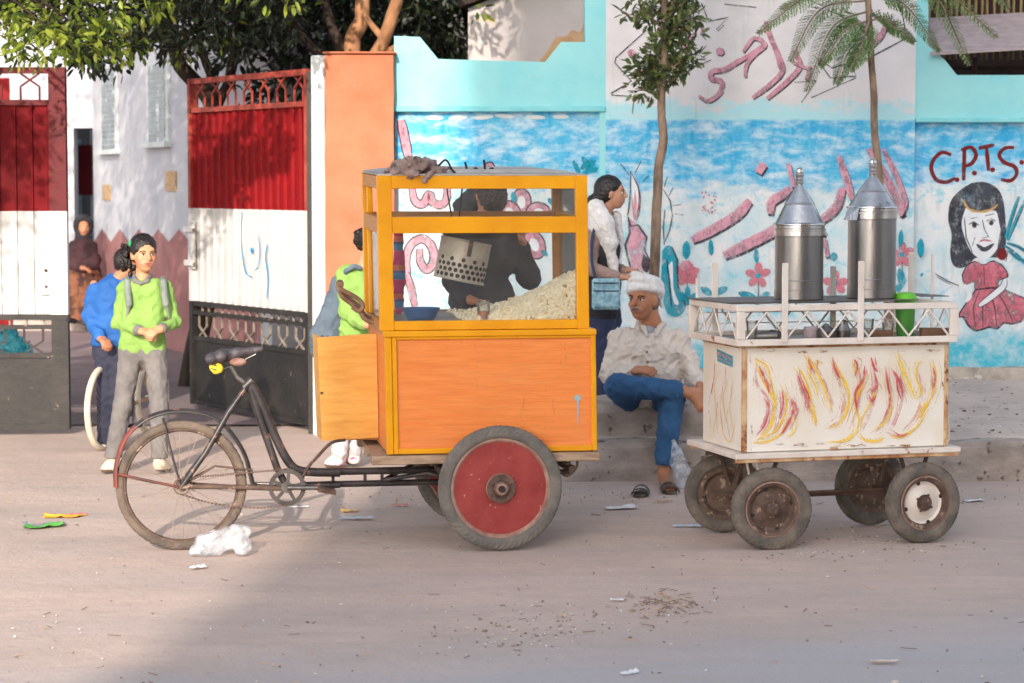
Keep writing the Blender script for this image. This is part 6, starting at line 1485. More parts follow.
# ---- boy in the blue jacket, seen from behind, holding a bicycle
bb = onground(112, 450); g = Fig(bb.y, bb, 'boy in a blue jacket standing behind the green jersey girl beside a bicycle', k=.95); p = g.p
hc = p(127, 263); g.head(hc, V3(.9, .3, -.25), .098); g.limb((hc + V3(-.01, 0, -.05), .045), (p(116, 282), .048))
g.limb((p(111, 285), .055), (p(111, 330), .055)); g.limb((p(94, 284), .028), (p(88, 312), .026), (p(100, 338, -.15), .024)); g.limb((p(128, 286), .028), (p(133, 318, -.05), .026), (p(128, 342, -.2), .024)); g.limb((p(105, 345), .055), (p(106, 395), .04), (p(104, 440), .032)); g.limb((p(118, 345), .055), (p(118, 395), .04), (p(117, 442), .032))
g.hand(p(100, 338, -.15), V3(.6, -.6, -.3), V3(0, 0, -1), 1, 1.4, 1)
g.build(SKIN2, LIP2, h=.010, hf=.006); 
c, fd, u, r, q = g.H; A = g.A; M3 = [tuple(r), tuple(fd), tuple(u)]
g.cloth('hair', [('e', A(0, .036, -.024), (.083 * q, .094 * q, .086 * q), M3), ('e', A(0, .0, -.06), (.07 * q, .05 * q, .08 * q), M3)], HAIR, h=.006, wave=((.003, .02, 2),), cut=[('e', A(0, -.04, .07), (.062 * q, .08 * q, .085 * q), M3)])
BJ = mat('blue jacket', (34, 98, 172), (28, 84, 152), 3, .75, 0, .1, 30)
g.cloth('jacket', [C(p(98, 292), p(118, 281), .052, .055), C(p(104, 301), p(120, 298), .092, .095), C(p(112, 281, .03), p(119, 279, .03), .05, .05), C(p(104, 325), p(118, 325), .105, .105), C(p(111, 292), p(111, 338), .105, .10), C(p(104, 341), p(120, 341), .09, .09), C(p(96, 290), p(89, 315), .056, .05), C(p(89, 315), p(99, 336, -.14), .05, .042), C(p(128, 284), p(133, 318, -.05), .055, .048), C(p(133, 318, -.05), p(129, 338, -.18), .048, .04)], BJ, k=.03, wave=((.004, .10, 4), (.011, .13, 9, (1, 1, 1), 1)), clip=[((0, 0, p(0, 346).z), (0, 0, -1))])
pa = Paint(p(100, 290, -.19), (0, -1, 0), g.root.matrix_basis.inverted())
NV = mat('navy trousers', (38, 40, 58), (50, 52, 70), 5, .9)
g.cloth('trousers', [C(p(104, 350), p(119, 350), .085, .085), C(p(105, 352), p(106, 395), .08, .062), C(p(106, 395), p(104, 440), .062, .052), C(p(118, 352), p(119, 395), .08, .062), C(p(119, 395), p(117, 441), .062, .052)], NV, k=.02, wave=((.005, .06, 2),), clip=[((0, 0, p(0, 346).z), (0, 0, 1))])
shoe(g, p(104, 440), onground(101, 449) + V3(0, 0, .036), SHO, SOLE); shoe(g, p(117, 442), onground(117, 452) + V3(0, 0, .036), SHO, SOLE)
# his bicycle, nearly end on
bk = empty('bicycle', tuple(onground(104, 450)), 'bicycle with cream tyres held by the boy in the blue jacket', 'bicycle', rz=R(77)); BM = bk.matrix_basis
def bpart(name, fn, parent=None): mb = MB(); fn(mb); return mb.build(name, parent or bk)
CT = mat('cream tyre', (214, 204, 184), (190, 178, 158), 6, .8)
for x in (0.0, .92):
    w = bpart('wheel', lambda mb: ([mb.tube([(x, 0, .30), (x + math.cos(a) * .27, 0, .30 + math.sin(a) * .27)], .0015, M['spoke'], 4) for a in [2 * PI * k / 24 for k in range(24)]], mb.lathe([(-.05, 0), (-.05, .018), (.05, .018), (.05, 0)], (x, 0, .30), (0, 1, 0), M['steel'], 14), mb.lathe([(-.012, .275), (-.012, .262), (.012, .262), (.012, .275)], (x, 0, .30), (0, 1, 0), M['steel'], 48)))
    bpart('tyre', lambda mb: tyre(mb, (x, 0, .30), (0, 1, 0), .305, .045, .040, CT, 64), w)
bpart('frame', lambda mb: [mb.tube(q, .015, mat('tan bicycle frame', (176, 150, 120), (150, 124, 96), 9, .5), 8) for q in ([(0, .0, .30), (.10, 0, .62), (.13, 0, .72)], [(.1, 0, .62), (.42, 0, .27)], [(.13, 0, .66), (.60, 0, .62)], [(.42, 0, .27), (.60, 0, .72)], [(.42, 0, .27), (.92, 0, .30)], [(.60, 0, .62), (.92, 0, .30)])] and None)
bpart('handlebar', lambda mb: (mb.tube([(.13, 0, .72), (.13, 0, .86)], .012, M['steel']), mb.tube(spline([(.0, -.24, .92), (.08, -.2, .9), (.13, 0, .87), (.08, .2, .9), (.0, .24, .92)], 4), .011, M['steel']), mb.tube([(-.03, -.25, .925), (.04, -.225, .91)], .018, M['blk']), mb.tube([(-.03, .25, .925), (.04, .225, .91)], .018, M['blk'])))
bpart('saddle', lambda mb: mb.ell((.62, 0, .76), (.12, .07, .03), M['blk'], 14, 8)); bpart('crank', lambda mb: (mb.lathe([(-.04, .0), (-.04, .07), (-.036, .07), (-.036, 0)], (.42, 0, .27), (0, 1, 0), M['steel'], 24), mb.tube([(.42, -.06, .27), (.34, -.08, .15)], .01, M['steel']), mb.box(.29, .38, -.14, -.06, .13, .155, M['blk'])))

# ---- schoolgirl with the grey backpack, half hidden by the cabinet
bb = onground(348, 469); g = Fig(bb.y, bb, 'child in lime green with a big grey backpack behind the yellow cabinet', k=.95); p = g.p
hc = p(372, 243); g.head(hc, V3(1, .1, -.1), .105); g.limb((hc + V3(-.01, 0, -.05), .045), (p(364, 268), .05)); g.limb((p(358, 285), .065), (p(356, 345), .065))
g.limb((p(345, 279, -.04), .028), (p(348, 310, -.1), .026), (p(366, 325, -.25), .024)); g.limb((p(368, 281, .1), .028), (p(372, 312, .1), .026), (p(388, 322, 0), .024))
g.limb((p(350, 355, -.03), .055), (p(346, 405, -.05), .04), (p(339, 452, -.03), .032)); g.limb((p(360, 355, .08), .055), (p(358, 405, .05), .04), (p(354, 450, .05), .032))
g.hand(p(366, 325, -.25), V3(1, 0, 0), V3(0, 0, -1), 1, 1.2, 1); g.build(SKIN1, LIP, h=.010, hf=.006)
c, fd, u, r, q = g.H; A = g.A; M3 = [tuple(r), tuple(fd), tuple(u)]
g.cloth('hair', [('e', A(0, .036, -.024), (.083 * q, .094 * q, .086 * q), M3), ('e', p(359, 234), (.035, .03, .028)), ('e', p(357, 241), (.025, .03, .03)), ('e', p(361, 246), (.03, .03, .03))], HAIR, h=.006, wave=((.005, .02, 2),), cut=[('e', A(0, -.04, .07), (.062 * q, .08 * q, .085 * q), M3)])
g.cloth('jersey', [C(p(348, 272), p(362, 270), .05, .05), C(p(352, 290), p(362, 290), .11, .11), C(p(350, 325), p(360, 325), .115, .115), C(p(356, 285), p(356, 348), .11, .12), C(p(350, 348), p(362, 348), .11, .11), C(p(345, 277, -.04), p(348, 311, -.1), .064, .055), C(p(348, 311, -.1), p(362, 324, -.22), .055, .045)], JER, k=.03, wave=((.004, .10, 14), (.010, .12, 8, (1, 1, 1), 1)), clip=[((0, 0, p(0, 355).z), (0, 0, -1))])
g.cloth('trousers', [C(p(350, 355), p(362, 355), .095, .095), C(p(350, 358, -.03), p(346, 405, -.05), .088, .064), C(p(346, 405, -.05), p(339, 452, -.03), .064, .055), C(p(360, 358, .08), p(358, 405, .05), .088, .064), C(p(358, 405, .05), p(354, 450, .05), .064, .055)], mat('pale grey trousers', (196, 192, 192), (176, 172, 174), 5, .9), k=.02, wave=((.005, .06, 2),), clip=[((0, 0, p(0, 350).z), (0, 0, 1))])
PS = mat('white and pink trainers', (216, 208, 208), (226, 70, 110), 9, .6, lo=.5, hi=.56)
shoe(g, p(337, 455, -.03), onground(329, 469) + V3(0, 0, .036), PS, SOLE); shoe(g, p(354, 452, .05), onground(350, 466) + V3(0, 0, .036), PS, SOLE)
BP = mat('slate grey backpack', (96, 110, 124), (78, 92, 106), 5, .85, 0, .3, 40)
q_ = [p(341, 284, -.05), p(336, 300, -.05), p(328, 322, -.06), p(322, 345, -.06)]
g.cloth('backpack', [C(p(343, 284, .0), p(334, 318, .0), .075, .10), C(p(334, 318, 0), p(326, 340, 0), .10, .11), C(p(326, 340, 0), p(320, 352, -.02), .11, .06), C(p(343, 288, .08), p(330, 335, .08), .07, .10)], BP, k=.03, wave=((.006, .12, 3, (1.6, 1, .5)), (.003, .05, 7, (1.5, 1, .5))), clip=[((0, 0, p(0, 361).z), (0, 0, -1))])
g.cloth('backpack_strap', [C(a_, b_, .016, .016) for a_, b_ in zip(*(lambda P: (P, P[1:]))([p(343, 283, -.02), p(346, 271, -.10), p(354, 266, -.10), p(360, 268, -.08)]))], BP, k=.006, h=.006, wave=())
g.cloth('drawstring', [C(p(322, 336, -.13), p(327, 341, -.13), .006, .006), C(p(324, 342, -.13), p(328, 336, -.13), .005, .005)], BLK2, h=.004, wave=())

# ---- vendor dressed in black behind the cabinet
g = Fig(13.45, (W(492, 300, 13.45).x, 13.45, 0), 'person in black clothes standing behind the popcorn cabinet with one hand raised', k=1.0); p = g.p
hc = p(489, 196, .05); g.head(hc, V3(-.45, .9, -.15), .115); g.limb((hc + V3(0, 0, -.05), .05), (p(484, 220), .055)); g.limb((p(482, 250), .07), (p(482, 330), .07))
shL, shR = p(458, 234), p(508, 232); g.limb((shL, .032), (p(452, 280, -.05), .030), (p(470, 300, -.2), .026)); g.limb((shR, .032), (p(529, 278, .02), .030), (p(523, 246, -.02), .026))
g.limb((p(474, 345), .06), (p(474, 420), .06), (p(474, 482), .04)); g.limb((p(494, 345), .06), (p(494, 420), .05), (p(494, 482), .04))
g.hand(p(523, 246, -.02), V3(-.05, -.1, 1), V3(-1, 0, 0), 1, .5, 1); g.hand(p(470, 300, -.2), V3(1, -.3, -.2), V3(0, 0, -1), 1, 1, 1)
g.build(SKIN2, LIP2, h=.011, hf=.0055)
BK = mat('black cloth', (36, 34, 40), (48, 46, 54), 6, .9, 0, .2, 50)
c, fd, u, r, q = g.H; A = g.A; M3 = [tuple(r), tuple(fd), tuple(u)]
g.cloth('hair', [('e', A(0, .03, -.02), (.088 * q, .10 * q, .095 * q), M3), ('e', A(0, -.02, -.06), (.08 * q, .06 * q, .09 * q), M3)], mat('dark brown curls', (58, 42, 38), (38, 28, 26), 20, .6, 0, .8, 50), h=.006, wave=((.006, .025, 2), (.003, .012, 3)), cut=[('e', A(0, -.04, .08), (.062 * q, .07 * q, .08 * q), M3)])
g.cloth('headscarf', [C(p(474, 196, .12), p(466, 208, .1), .06, .07), C(p(466, 208, .1), p(462, 228, .05), .07, .07)], BK, wave=((.007, .06, 3),))
g.cloth('robe', [C(p(463, 232), p(504, 231), .06, .06), C(p(470, 255), p(496, 255), .13, .13), C(p(471, 300), p(494, 300), .13, .13), C(p(482, 250), p(482, 350), .14, .15), C(p(472, 345), p(494, 345), .14, .14), C(p(473, 345), p(473, 470), .13, .15), C(p(494, 345), p(494, 470), .13, .15), C(shL, p(452, 280, -.05), .07, .06), C(p(452, 280, -.05), p(466, 298, -.16), .06, .05), C(shR, p(529, 278, .02), .072, .062), C(p(529, 278, .02), p(523.5, 250, -.02), .06, .044)], BK, k=.03, wave=((.006, .12, 4), (.0025, .04, 2)), clip=[((0, 0, .05), (0, 0, -1))])
shoe(g, V3(p(474, 482).x, 13.45, .10), V3(p(472, 482).x, 13.32, .04), M['blk'], BLK2); shoe(g, V3(p(494, 482).x, 13.45, .10), V3(p(495, 482).x, 13.32, .04), M['blk'], BLK2)

# ---- young woman in the fleece lined waistcoat
Yw = 15.9; zb_ = wz(Yw); g = Fig(Yw, (W(607, 300, Yw).x, Yw, zb_), 'young woman in a black waistcoat with white fleece collar looking towards the mural', k=.95); p = g.p
hc = p(612, 193); g.head(hc, V3(1, -.12, -.03), .112, nose=.2); g.limb((hc + V3(-.02, 0, -.05), .046), (p(602, 222), .05)); g.limb((p(601, 245), .06), (p(602, 290), .06))
shN, shF = p(596, 232, -.10), p(606, 232, .10); g.limb((shN, .03), (p(588, 268, -.14), .028), (p(620, 277, -.22), .024)); g.limb((shF, .03), (p(604, 266, .14), .028), (p(626, 270, .0), .026))
g.limb((p(600, 310, -.04), .06), (p(604, 370, -.04), .05), (p(602, 425, -.04), .04)); g.limb((p(606, 310, .06), .06), (p(610, 370, .06), .05), (p(612, 425, .06), .04))
g.hand(p(620, 277, -.22), V3(1, .2, -.05), V3(0, .3, -1), 1, .9, 1); g.hand(p(626, 270, 0), V3(1, -.2, -.1), V3(0, 0, -1), 1, .9, 1)
g.build(SKIN3, LIP, h=.010, hf=.0045); g.eyes()
c, fd, u, r, q = g.H; A = g.A; M3 = [tuple(r), tuple(fd), tuple(u)]
g.cloth('hair', [('e', A(0, .036, -.028), (.085 * q, .100 * q, .092 * q), M3), ('e', A(0, -.03, -.075), (.076 * q, .06 * q, .07 * q), M3), ('e', A(0, .0, -.03), (.084 * q, .06 * q, .07 * q), M3), ('e', p(594, 201), (.05, .05, .045))], HAIR, k=.02, h=.005, wave=((.0018, .03, 2),), cut=[('e', A(0, -.045, .076), (.080 * q, .080 * q, .088 * q), M3)])
BEI = mat('taupe knit sleeve', (158, 132, 122), (142, 118, 110), 8, .9, 0, .3, 80); FLC = mat('white fleece', (228, 224, 222), (210, 206, 206), 30, .95, 0, .9, 70)
g.cloth('jumper', [C(shN, p(588, 268, -.14), .058, .05), C(p(588, 268, -.14), p(617, 277, -.215), .05, .038), C(shF, p(604, 266, .14), .058, .05), C(p(604, 266, .14), p(623, 271, .0), .05, .04), C(p(603, 214), p(603, 226), .052, .06), C(p(603, 226), p(604, 262), .08, .09)], BEI, k=.02, wave=((.003, .07, 2), (.008, .08, 5, (1, 1, 1), 1)))
g.cloth('waistcoat', [C(p(598, 236, -.09), p(604, 236, .09), .062, .062), C(p(601, 250, -.03), p(604, 250, .04), .115, .115), C(p(601, 285, -.03), p(603, 285, .04), .122, .122), C(p(602, 250), p(601, 310), .12, .125), C(p(600, 312, -.03), p(602, 312, .04), .125, .12)], BK, k=.03, wave=((.006, .08, 2),), clip=[((0, 0, p(0, 318).z), (0, 0, -1))])
g.cloth('fleece_collar', [C(p(596, 208, -.08), p(604, 224, -.14), .062, .072), C(p(604, 224, -.14), p(612, 243, -.15), .066, .045), C(p(590, 228, -.05), p(588, 238, -.08), .04, .03), C(p(594, 212, -.05), p(598, 227, -.12), .050, .056), C(p(598, 227, -.12), p(607, 240, -.135), .056, .050), C(p(607, 240, -.135), p(613, 262, -.12), .046, .034), C(p(613, 262, -.12), p(616, 294, -.12), .034, .026), C(p(594, 211, -.05), p(594, 213, .08), .04, .04), C(p(616, 216, .06), p(620, 240, .04), .036, .028), C(p(620, 240, .04), p(619, 262, .0), .026, .018)], FLC, k=.02, h=.007, wave=((.003, .04, 2), (.0025, .016, 3)))
DBJ = mat('dark blue jeans', (38, 46, 74), (50, 58, 88), 9, .9, 0, .2, 60)
g.cloth('trousers', [C(p(600, 316, -.04), p(606, 316, .06), .105, .105), C(p(600, 316, -.04), p(604, 370, -.04), .10, .075), C(p(604, 370, -.04), p(602, 424, -.04), .075, .06), C(p(606, 316, .06), p(610, 370, .06), .10, .075), C(p(610, 370, .06), p(612, 424, .06), .075, .06)], DBJ, k=.02, wave=((.005, .07, 2),))
for x, d in ((602, -.04), (612, .06)): a_ = p(x, 425, d); a_.z = zb_ + .08; shoe(g, a_, V3(a_.x + .10, a_.y, zb_ + .036), M['blk'], BLK2)
# her bag: held, so a thing of its own
def denim():
    t = NT('bleached denim'); v = t.coord(); n = t.noise(v, 24, 5, .7); c = t.ramp(n, [(.35, srgb((90, 132, 150))), (.6, srgb((150, 186, 198)))]); t.link(c, t.b.inputs['Base Color']); t.b.inputs['Roughness'].default_value = .9; t.bump(n, .4, .01); return t.m
DEN = denim(); bc = W(606, 294, Yw - .27); bag = empty('shoulder_bag', tuple(bc), 'light blue bleached denim shoulder bag held against the waistcoat', 'bag')
mb = MB(); sx_ = .095; mb.box(-sx_, sx_, -.03, .03, -.105, .105, DEN, ch=.014); mb.build('bag_body', bag)
mb = MB(); mb.box(-sx_ + .01, sx_ - .01, -.037, -.031, -.085, .02, DEN, ch=.004); mb.tube([(-sx_ + .01, -.038, .022), (sx_ - .01, -.038, .022)], .004, DBJ, 6); mb.tube([(-sx_ + .01, -.034, .075), (sx_ - .01, -.034, .075)], .004, DBJ, 6); mb.build('pocket', bag)
mb = MB(); mb.tube([tuple(v - bc) for v in spline([W(596, 280, Yw - .27), W(592, 262, Yw - .235), W(592, 240, Yw - .19), W(596, 222, Yw - .15)], 6)], .011, mat('navy strap', (40, 56, 84)), 6); mb.build('strap', bag)

# ---- turbaned man sitting on the block
Ym = 15.02; g = Fig(Ym, (W(640, 400, Ym).x, Ym, 0), 'seated man in white turban, pale shirt and blue jeans, one bare foot crossed over'); p = g.p
hc = p(643, 300.5, -.06); g.head(hc, V3(-.66, -1, .05), .134, nose=.9); nk = p(651, 323, .0)
g.limb((hc + V3(.02, .03, -.05), .066), (nk, .070))
shL, shR = p(618, 341, .0), p(680, 341, .0); g.limb((nk + V3(0, 0, -.02), .055), (p(649, 352, .02), .075)); g.limb((p(649, 352, .02), .075), (p(646, 395, .02), .08))
elL, elR = p(609, 374, -.04), p(694, 378, -.04); wrL, wrR = p(634, 371, -.20), p(700, 386, -.30)
g.limb((shL, .035), (elL, .033), (wrL, .028)); g.limb((shR, .035), (elR, .033), (wrR, .028))
hpL, hpR = p(632, 397, .02), p(662, 397, .02)
knX = p(618, 387, -.38); anX = p(682, 391, -.42)      # crossed leg: knee out to the side, ankle on the other knee
knS = p(672, 401, -.36); anS = p(664, 472, -.42)
g.limb((hpL, .06), (knX, .05), (anX, .034)); g.limb((hpR, .06), (knS, .05), (anS, .036))
# bare crossed foot hanging past the knee, sole turned away
g.limb((anX, .034), (p(692, 395, -.44), .030), (p(701, 406, -.46), .030)); g.limb((anX + V3(.0, 0, .0), .03), (p(697, 392, -.40), .026), (p(704, 404, -.42), .026))
for i in range(5): a_ = p(698 + i * 1.9, 407.5 - i * .6, -.46 + i * .012); g.prims.append(C(a_, a_ + V3(.004, -.004, -.026 + i * .002), .0105 - .001 * i, .0095 - .001 * i, 'x', .004))
# planted foot in a sandal
tS = onground(669, 494); zf_ = .035
g.limb((anS, .036), (anS + V3(0, .02, -.05), .034)); g.limb((anS + V3(0, -.01, -.05), .034), (tS + V3(0, .05, zf_), .030))
for i in range(5): a_ = tS + V3(-.026 + .014 * i, .03, zf_ - .004); g.prims.append(C(a_, a_ + V3(.0, -.042 + .004 * abs(i - 1), -.004), .0105, .0095, 'x', .003))
g.fz += [(0, .09)]; g.fx += [(tS.x - .06, tS.x + .06)]; g.fy += [(tS.y - .05, tS.y + .1)]
g.hand(wrL, p(653, 369, -.26) - wrL, V3(.1, .5, -1), 1.02, .8, 1); g.hand(wrR, p(702, 402, -.40) - wrR, V3(-.5, -.3, -.6), 1.0, 1.2, 1)
g.build(SKIN2, LIP2, hf=.0045); g.eyes(1.1)
c, fd, u, r, q = g.H; A = g.A; M3 = [tuple(r), tuple(fd), tuple(u)]
GHR = mat('grey moustache', (108, 98, 92), (140, 130, 124), 30, .9, 0, .5, 80)
g.cloth('moustache', [C(A(-.030, -.052, .076), A(0, -.040, .094), .005, .009), C(A(0, -.040, .094), A(.030, -.052, .076), .009, .005)], GHR, k=.006, h=.004, wave=((.0012, .012, 2),))
g.cloth('hair', [('e', A(0, .0, -.03), (.080 * q, .078 * q, .075 * q), M3)], GHR, h=.006, wave=((.002, .02, 1),), cut=[('e', A(0, -.06, .06), (.09 * q, .088 * q, .10 * q), M3)])
TUR = mat('white turban cotton', (228, 224, 222), (208, 204, 204), 8, .9, 0, .3, 50)
pr = [('e', A(0, .078, -.030), (.096 * q, .110 * q, .068 * q), M3), ('e', A(0, .05, -.065), (.092 * q, .074 * q, .064 * q), M3)]
for k in range(5):   # wound bands
    tl = -.12 + k * .07; P = []
    for i in range(17):
        a_ = 2 * PI * i / 16; P.append(A(math.cos(a_) * (.086 - .005 * k), .046 + k * .0185 + math.cos(a_ + k * .8) * .012 * (1 if k % 2 else -1) + .022 * math.sin(a_), math.sin(a_) * (.093 - .006 * k) - .018))
    pr += [C(a_, b_, .019, .019, 'x', .006) for a_, b_ in zip(P, P[1:])]
pr += [C(A(-.055, .05, -.085), A(-.07, -.03, -.085), .022, .012)]
g.cloth('turban', pr, TUR, k=.010, h=.0048, wave=((.002, .06, 3, (.9, .9, 1.6), 1),))
SHT2 = mat('off white shirt', (214, 203, 192), (198, 188, 179), 5, .85, 0, .4, 22)
pr = [C(p(620, 337, .01), p(680, 337, .01), .058, .058), C(nk + V3(-.03, .02, -.03), nk + V3(.03, .02, -.03), .075, .075), C(p(634, 350, 0), p(664, 350, 0), .115, .115), C(p(649, 348, 0), p(647, 390, 0), .13, .135), C(p(632, 372, .0), p(664, 372, .0), .12, .12), C(p(630, 392, .0), p(664, 392, .0), .125, .125), C(p(634, 395, -.08), p(662, 393, -.08), .07, .07),
      C(shL, elL, .066, .060), C(elL, wrL.lerp(elL, .15), .060, .046), C(shR, elR, .066, .060), C(elR, wrR.lerp(elR, .2), .060, .046)]
g.cloth('shirt', pr, SHT2, k=.03, h=.008, wave=((.005, .13, 7), (.015, .13, 3, (1.2, 1, .7), 1), (.005, .06, 19, (1, 1, 1), 1)), cut=[('e', nk + V3(-.01, -.04, .01), (.064, .09, .06)), ('c', nk + V3(-.01, -.11, -.03), p(645, 347, -.13), .030, .008)])
g.cloth('collar', [C(nk + V3(-.065, .0, .0), nk + V3(-.05, -.07, -.03), .014, .018), C(nk + V3(-.05, -.07, -.03), nk + V3(-.03, -.115, -.075), .018, .008), C(nk + V3(.065, .0, .0), nk + V3(.05, -.07, -.03), .014, .018), C(nk + V3(.05, -.07, -.03), nk + V3(.028, -.115, -.075), .018, .008), C(nk + V3(-.06, .03, .0), nk + V3(.06, .03, .0), .018, .018)], SHT2, k=.01, h=.005, wave=())
g.cloth('vest', [C(nk + V3(-.015, -.05, -.05), nk + V3(-.01, -.06, -.12), .042, .03)], mat('grey vest', (146, 150, 158)), h=.006, wave=())
for y_ in (352, 362, 372, 382):
    mb = MB(); mb.lathe([(0, .008), (.003, .007), (.004, 0)], tuple(p(647 + (y_ - 352) * .05, y_, -.135 if y_ < 380 else -.15) - g.base), (0, -1, 0), M['steel'], 10); mb.build('button', g.root)
JN = mat('blue jeans', (36, 78, 118), (48, 92, 134), 5, .85, 0, .35, 40, speck=((84, 122, 154), 7, .64))
ca = anX.lerp(knX, .10); cs = anS + V3(0, 0, .035)
pr = [C(p(630, 400, .03), p(664, 400, .03), .105, .105), C(hpL, knX, .108, .082), C(knX, ca, .082, .062), C(hpR, knS, .105, .080), C(knS, cs, .080, .062, 'b')]
g.cloth('jeans', pr, JN, k=.018, h=.008, wave=((.004, .10, 3), (.012, .11, 6, (1.2, 1, .8), 1), (.004, .05, 16, (1, 1, 1), 1)))
def sandal(name, c0, yaw, parent, label=None, cat=None):
    SB = mat('dark grey sandal', (62, 62, 66), (84, 82, 84), 9, .7, 0, .3, 40); SS = mat('worn sandal sole', (70, 60, 54), (98, 84, 74), 9, .8)
    Rz = Matrix.Rotation(yaw, 4, 'Z'); T_ = Matrix.Translation(c0)
    mb = MB(); n = 18; P = []
    for i in range(n):
        a_ = 2 * PI * i / n; yy = math.cos(a_) * .125; w_ = .043 + .008 * (-yy / .125); P.append((math.sin(a_) * w_ * (1 if abs(yy) < .11 else .9), yy))
    vs = [(x, y, .0) for x, y in P] + [(x, y, .022) for x, y in P]; mb.add(vs, [tuple(range(n))[::-1], tuple(range(n, 2 * n))] + [(i, (i + 1) % n, n + (i + 1) % n, n + i) for i in range(n)], SS)
    for y0, w_, h_ in ((-.065, .05, .038), (.0, .046, .052)):
        A_ = [(math.cos(PI * k / 10) * (w_ + .002), y0, .012 + math.sin(PI * k / 10) * h_) for k in range(11)]
        for a_, b_ in zip(A_, A_[1:]): mb.bar(a_, b_, .034 if y0 < -.05 else .03, .005, SB, (0, 1, 0)) if False else mb.hexa([(a_[0], y0 - .024, a_[2]), (b_[0], y0 - .024, b_[2]), (b_[0], y0 + .024, b_[2]), (a_[0], y0 + .024, a_[2]), (a_[0] * 1.08, y0 - .024, a_[2] + .004), (b_[0] * 1.08, y0 - .024, b_[2] + .004), (b_[0] * 1.08, y0 + .024, b_[2] + .004), (a_[0] * 1.08, y0 + .024, a_[2] + .004)], SB)
    X = T_ @ Rz
    if parent: mb.v = [tuple(X @ Vector(v) - g.base) for v in mb.v]; return mb.build(name, parent)
    o = mb.build(name); o.matrix_basis = X; tag(o, label, cat); return o
sandal('sandal', tS + V3(.0, .045, .002), R(6), g.root)
sandal('sandal', onground(642, 498) + V3(0, .09, .002), R(-8), None, 'empty dark sandal lying on the ground by the seated man', 'sandal')

# ---- woman sitting by the school doorway
Yd = 29.1; bw_ = W(84, 327, Yd); g = Fig(Yd, (bw_.x, Yd, .14), 'woman in a maroon top and brown patterned skirt by the school doorway', k=1.0); p = g.p
hc = p(83, 227); g.head(hc, V3(.5, -1, 0), .12); g.limb((hc + V3(0, 0, -.05), .05), (p(83, 240), .06)); g.limb((p(83, 252), .13), (p(83, 285), .14)); g.limb((p(75, 246), .05), (p(73, 265, -.1), .04), (p(82, 268, -.25), .03)); g.limb((p(91, 246), .05), (p(94, 265, -.1), .04), (p(84, 268, -.25), .03)); g.hand(p(82, 268, -.25), V3(1, -.2, -.2), V3(0, 0, -1), 1, 1, 1)
g.build(SKIN2, LIP2, h=.014, hf=.010)
MAR = mat('maroon blouse', (66, 36, 40), (50, 28, 34), 6, .9); SKT = mat('brown patterned skirt', (120, 76, 54), (72, 44, 34), 9, .9, lo=.46, hi=.54)
g.cloth('headscarf', [('e', hc + V3(0, .03, .02), (.13, .13, .14)), C(hc + V3(0, .04, -.08), p(83, 244, .02), .10, .12)], BK, h=.014, wave=((.006, .07, 2),), cut=[('e', hc + V3(.03, -.1, -.01), (.085, .09, .10))])
g.cloth('blouse', [C(p(76, 247), p(90, 247), .08, .08), C(p(79, 260), p(87, 260), .16, .17), C(p(83, 250), p(83, 280), .17, .18), C(p(75, 247), p(73, 265, -.1), .08, .07), C(p(73, 265, -.1), p(81, 268, -.22), .07, .05), C(p(91, 247), p(94, 265, -.1), .08, .07), C(p(94, 265, -.1), p(85, 268, -.22), .07, .05)], MAR, h=.014, wave=((.008, .1, 2),))
g.cloth('skirt', [C(p(80, 272), p(87, 272), .17, .17), C(p(80, 275), p(79, 318), .18, .2), C(p(87, 275), p(88, 318), .18, .2)], SKT, h=.014, wave=((.012, .12, 2),), clip=[((0, 0, .145), (0, 0, -1))])
# ================================================================= litter and loose stones
def film_mat(name, col, tr_=.45):
    t = NT(name); t.b.inputs['Base Color'].default_value = srgb(col); t.b.inputs['Roughness'].default_value = .3
    tr = t.node('ShaderNodeBsdfTransparent'); tr.inputs[0].default_value = (.95, .96, .97, 1); mx = t.node('ShaderNodeMixShader'); f = t.ramp(t.noise(t.coord(), 14, 4), [(.35, min(.95, tr_ * 1.7)), (.65, tr_ * .75)])
    t.link(f, mx.inputs[0]); t.link(t.b.outputs[0], mx.inputs[1]); t.link(tr.outputs[0], mx.inputs[2]); t.link(mx.outputs[0], t.out.inputs['Surface']); t.bump(t.noise(t.coord(), 12, 2, .5, 1.0), .6, .02); return t.m
FILM = film_mat('milky plastic film', (214, 217, 222), .52)
b = onground(222, 556)
pr = [('e', b + V3(-.06, .03, .055), (.09, .06, .065)), ('e', b + V3(.03, .04, .085), (.10, .06, .06)), ('e', b + V3(.10, .02, .04), (.055, .05, .04)), ('e', b + V3(.09, .05, .12), (.055, .04, .035)), ('e', b + V3(-.10, .0, .03), (.05, .05, .035))]
tag(nets('plastic_bag', pr, [FILM], None, tuple(b), k=.02, h=.006, wave=[(.008, .10, 3), (.003, .04, 8)], clip=[((0, 0, .004), (0, 0, -1))]), 'crumpled translucent plastic bag beside the tricycle pedal-end wheel', 'plastic bag')
b = W(680, 440, 14.45); pr = [C(W(674, 442, 14.5), W(678, 462, 14.45), .018, .045), C(W(678, 462, 14.45), W(686, 486, 14.4), .05, .055), C(W(684, 478, 14.42), W(690, 488, 14.4), .055, .05)]
tag(nets('plastic_bag', pr, [film_mat('thin plastic film', (200, 206, 216), .55)], None, tuple(W(684, 492, 14.4)), k=.02, h=.007, wave=[(.007, .12, 3), (.003, .05, 8)]), 'limp clear plastic bag hanging against the kerb beside the seated man', 'plastic bag')
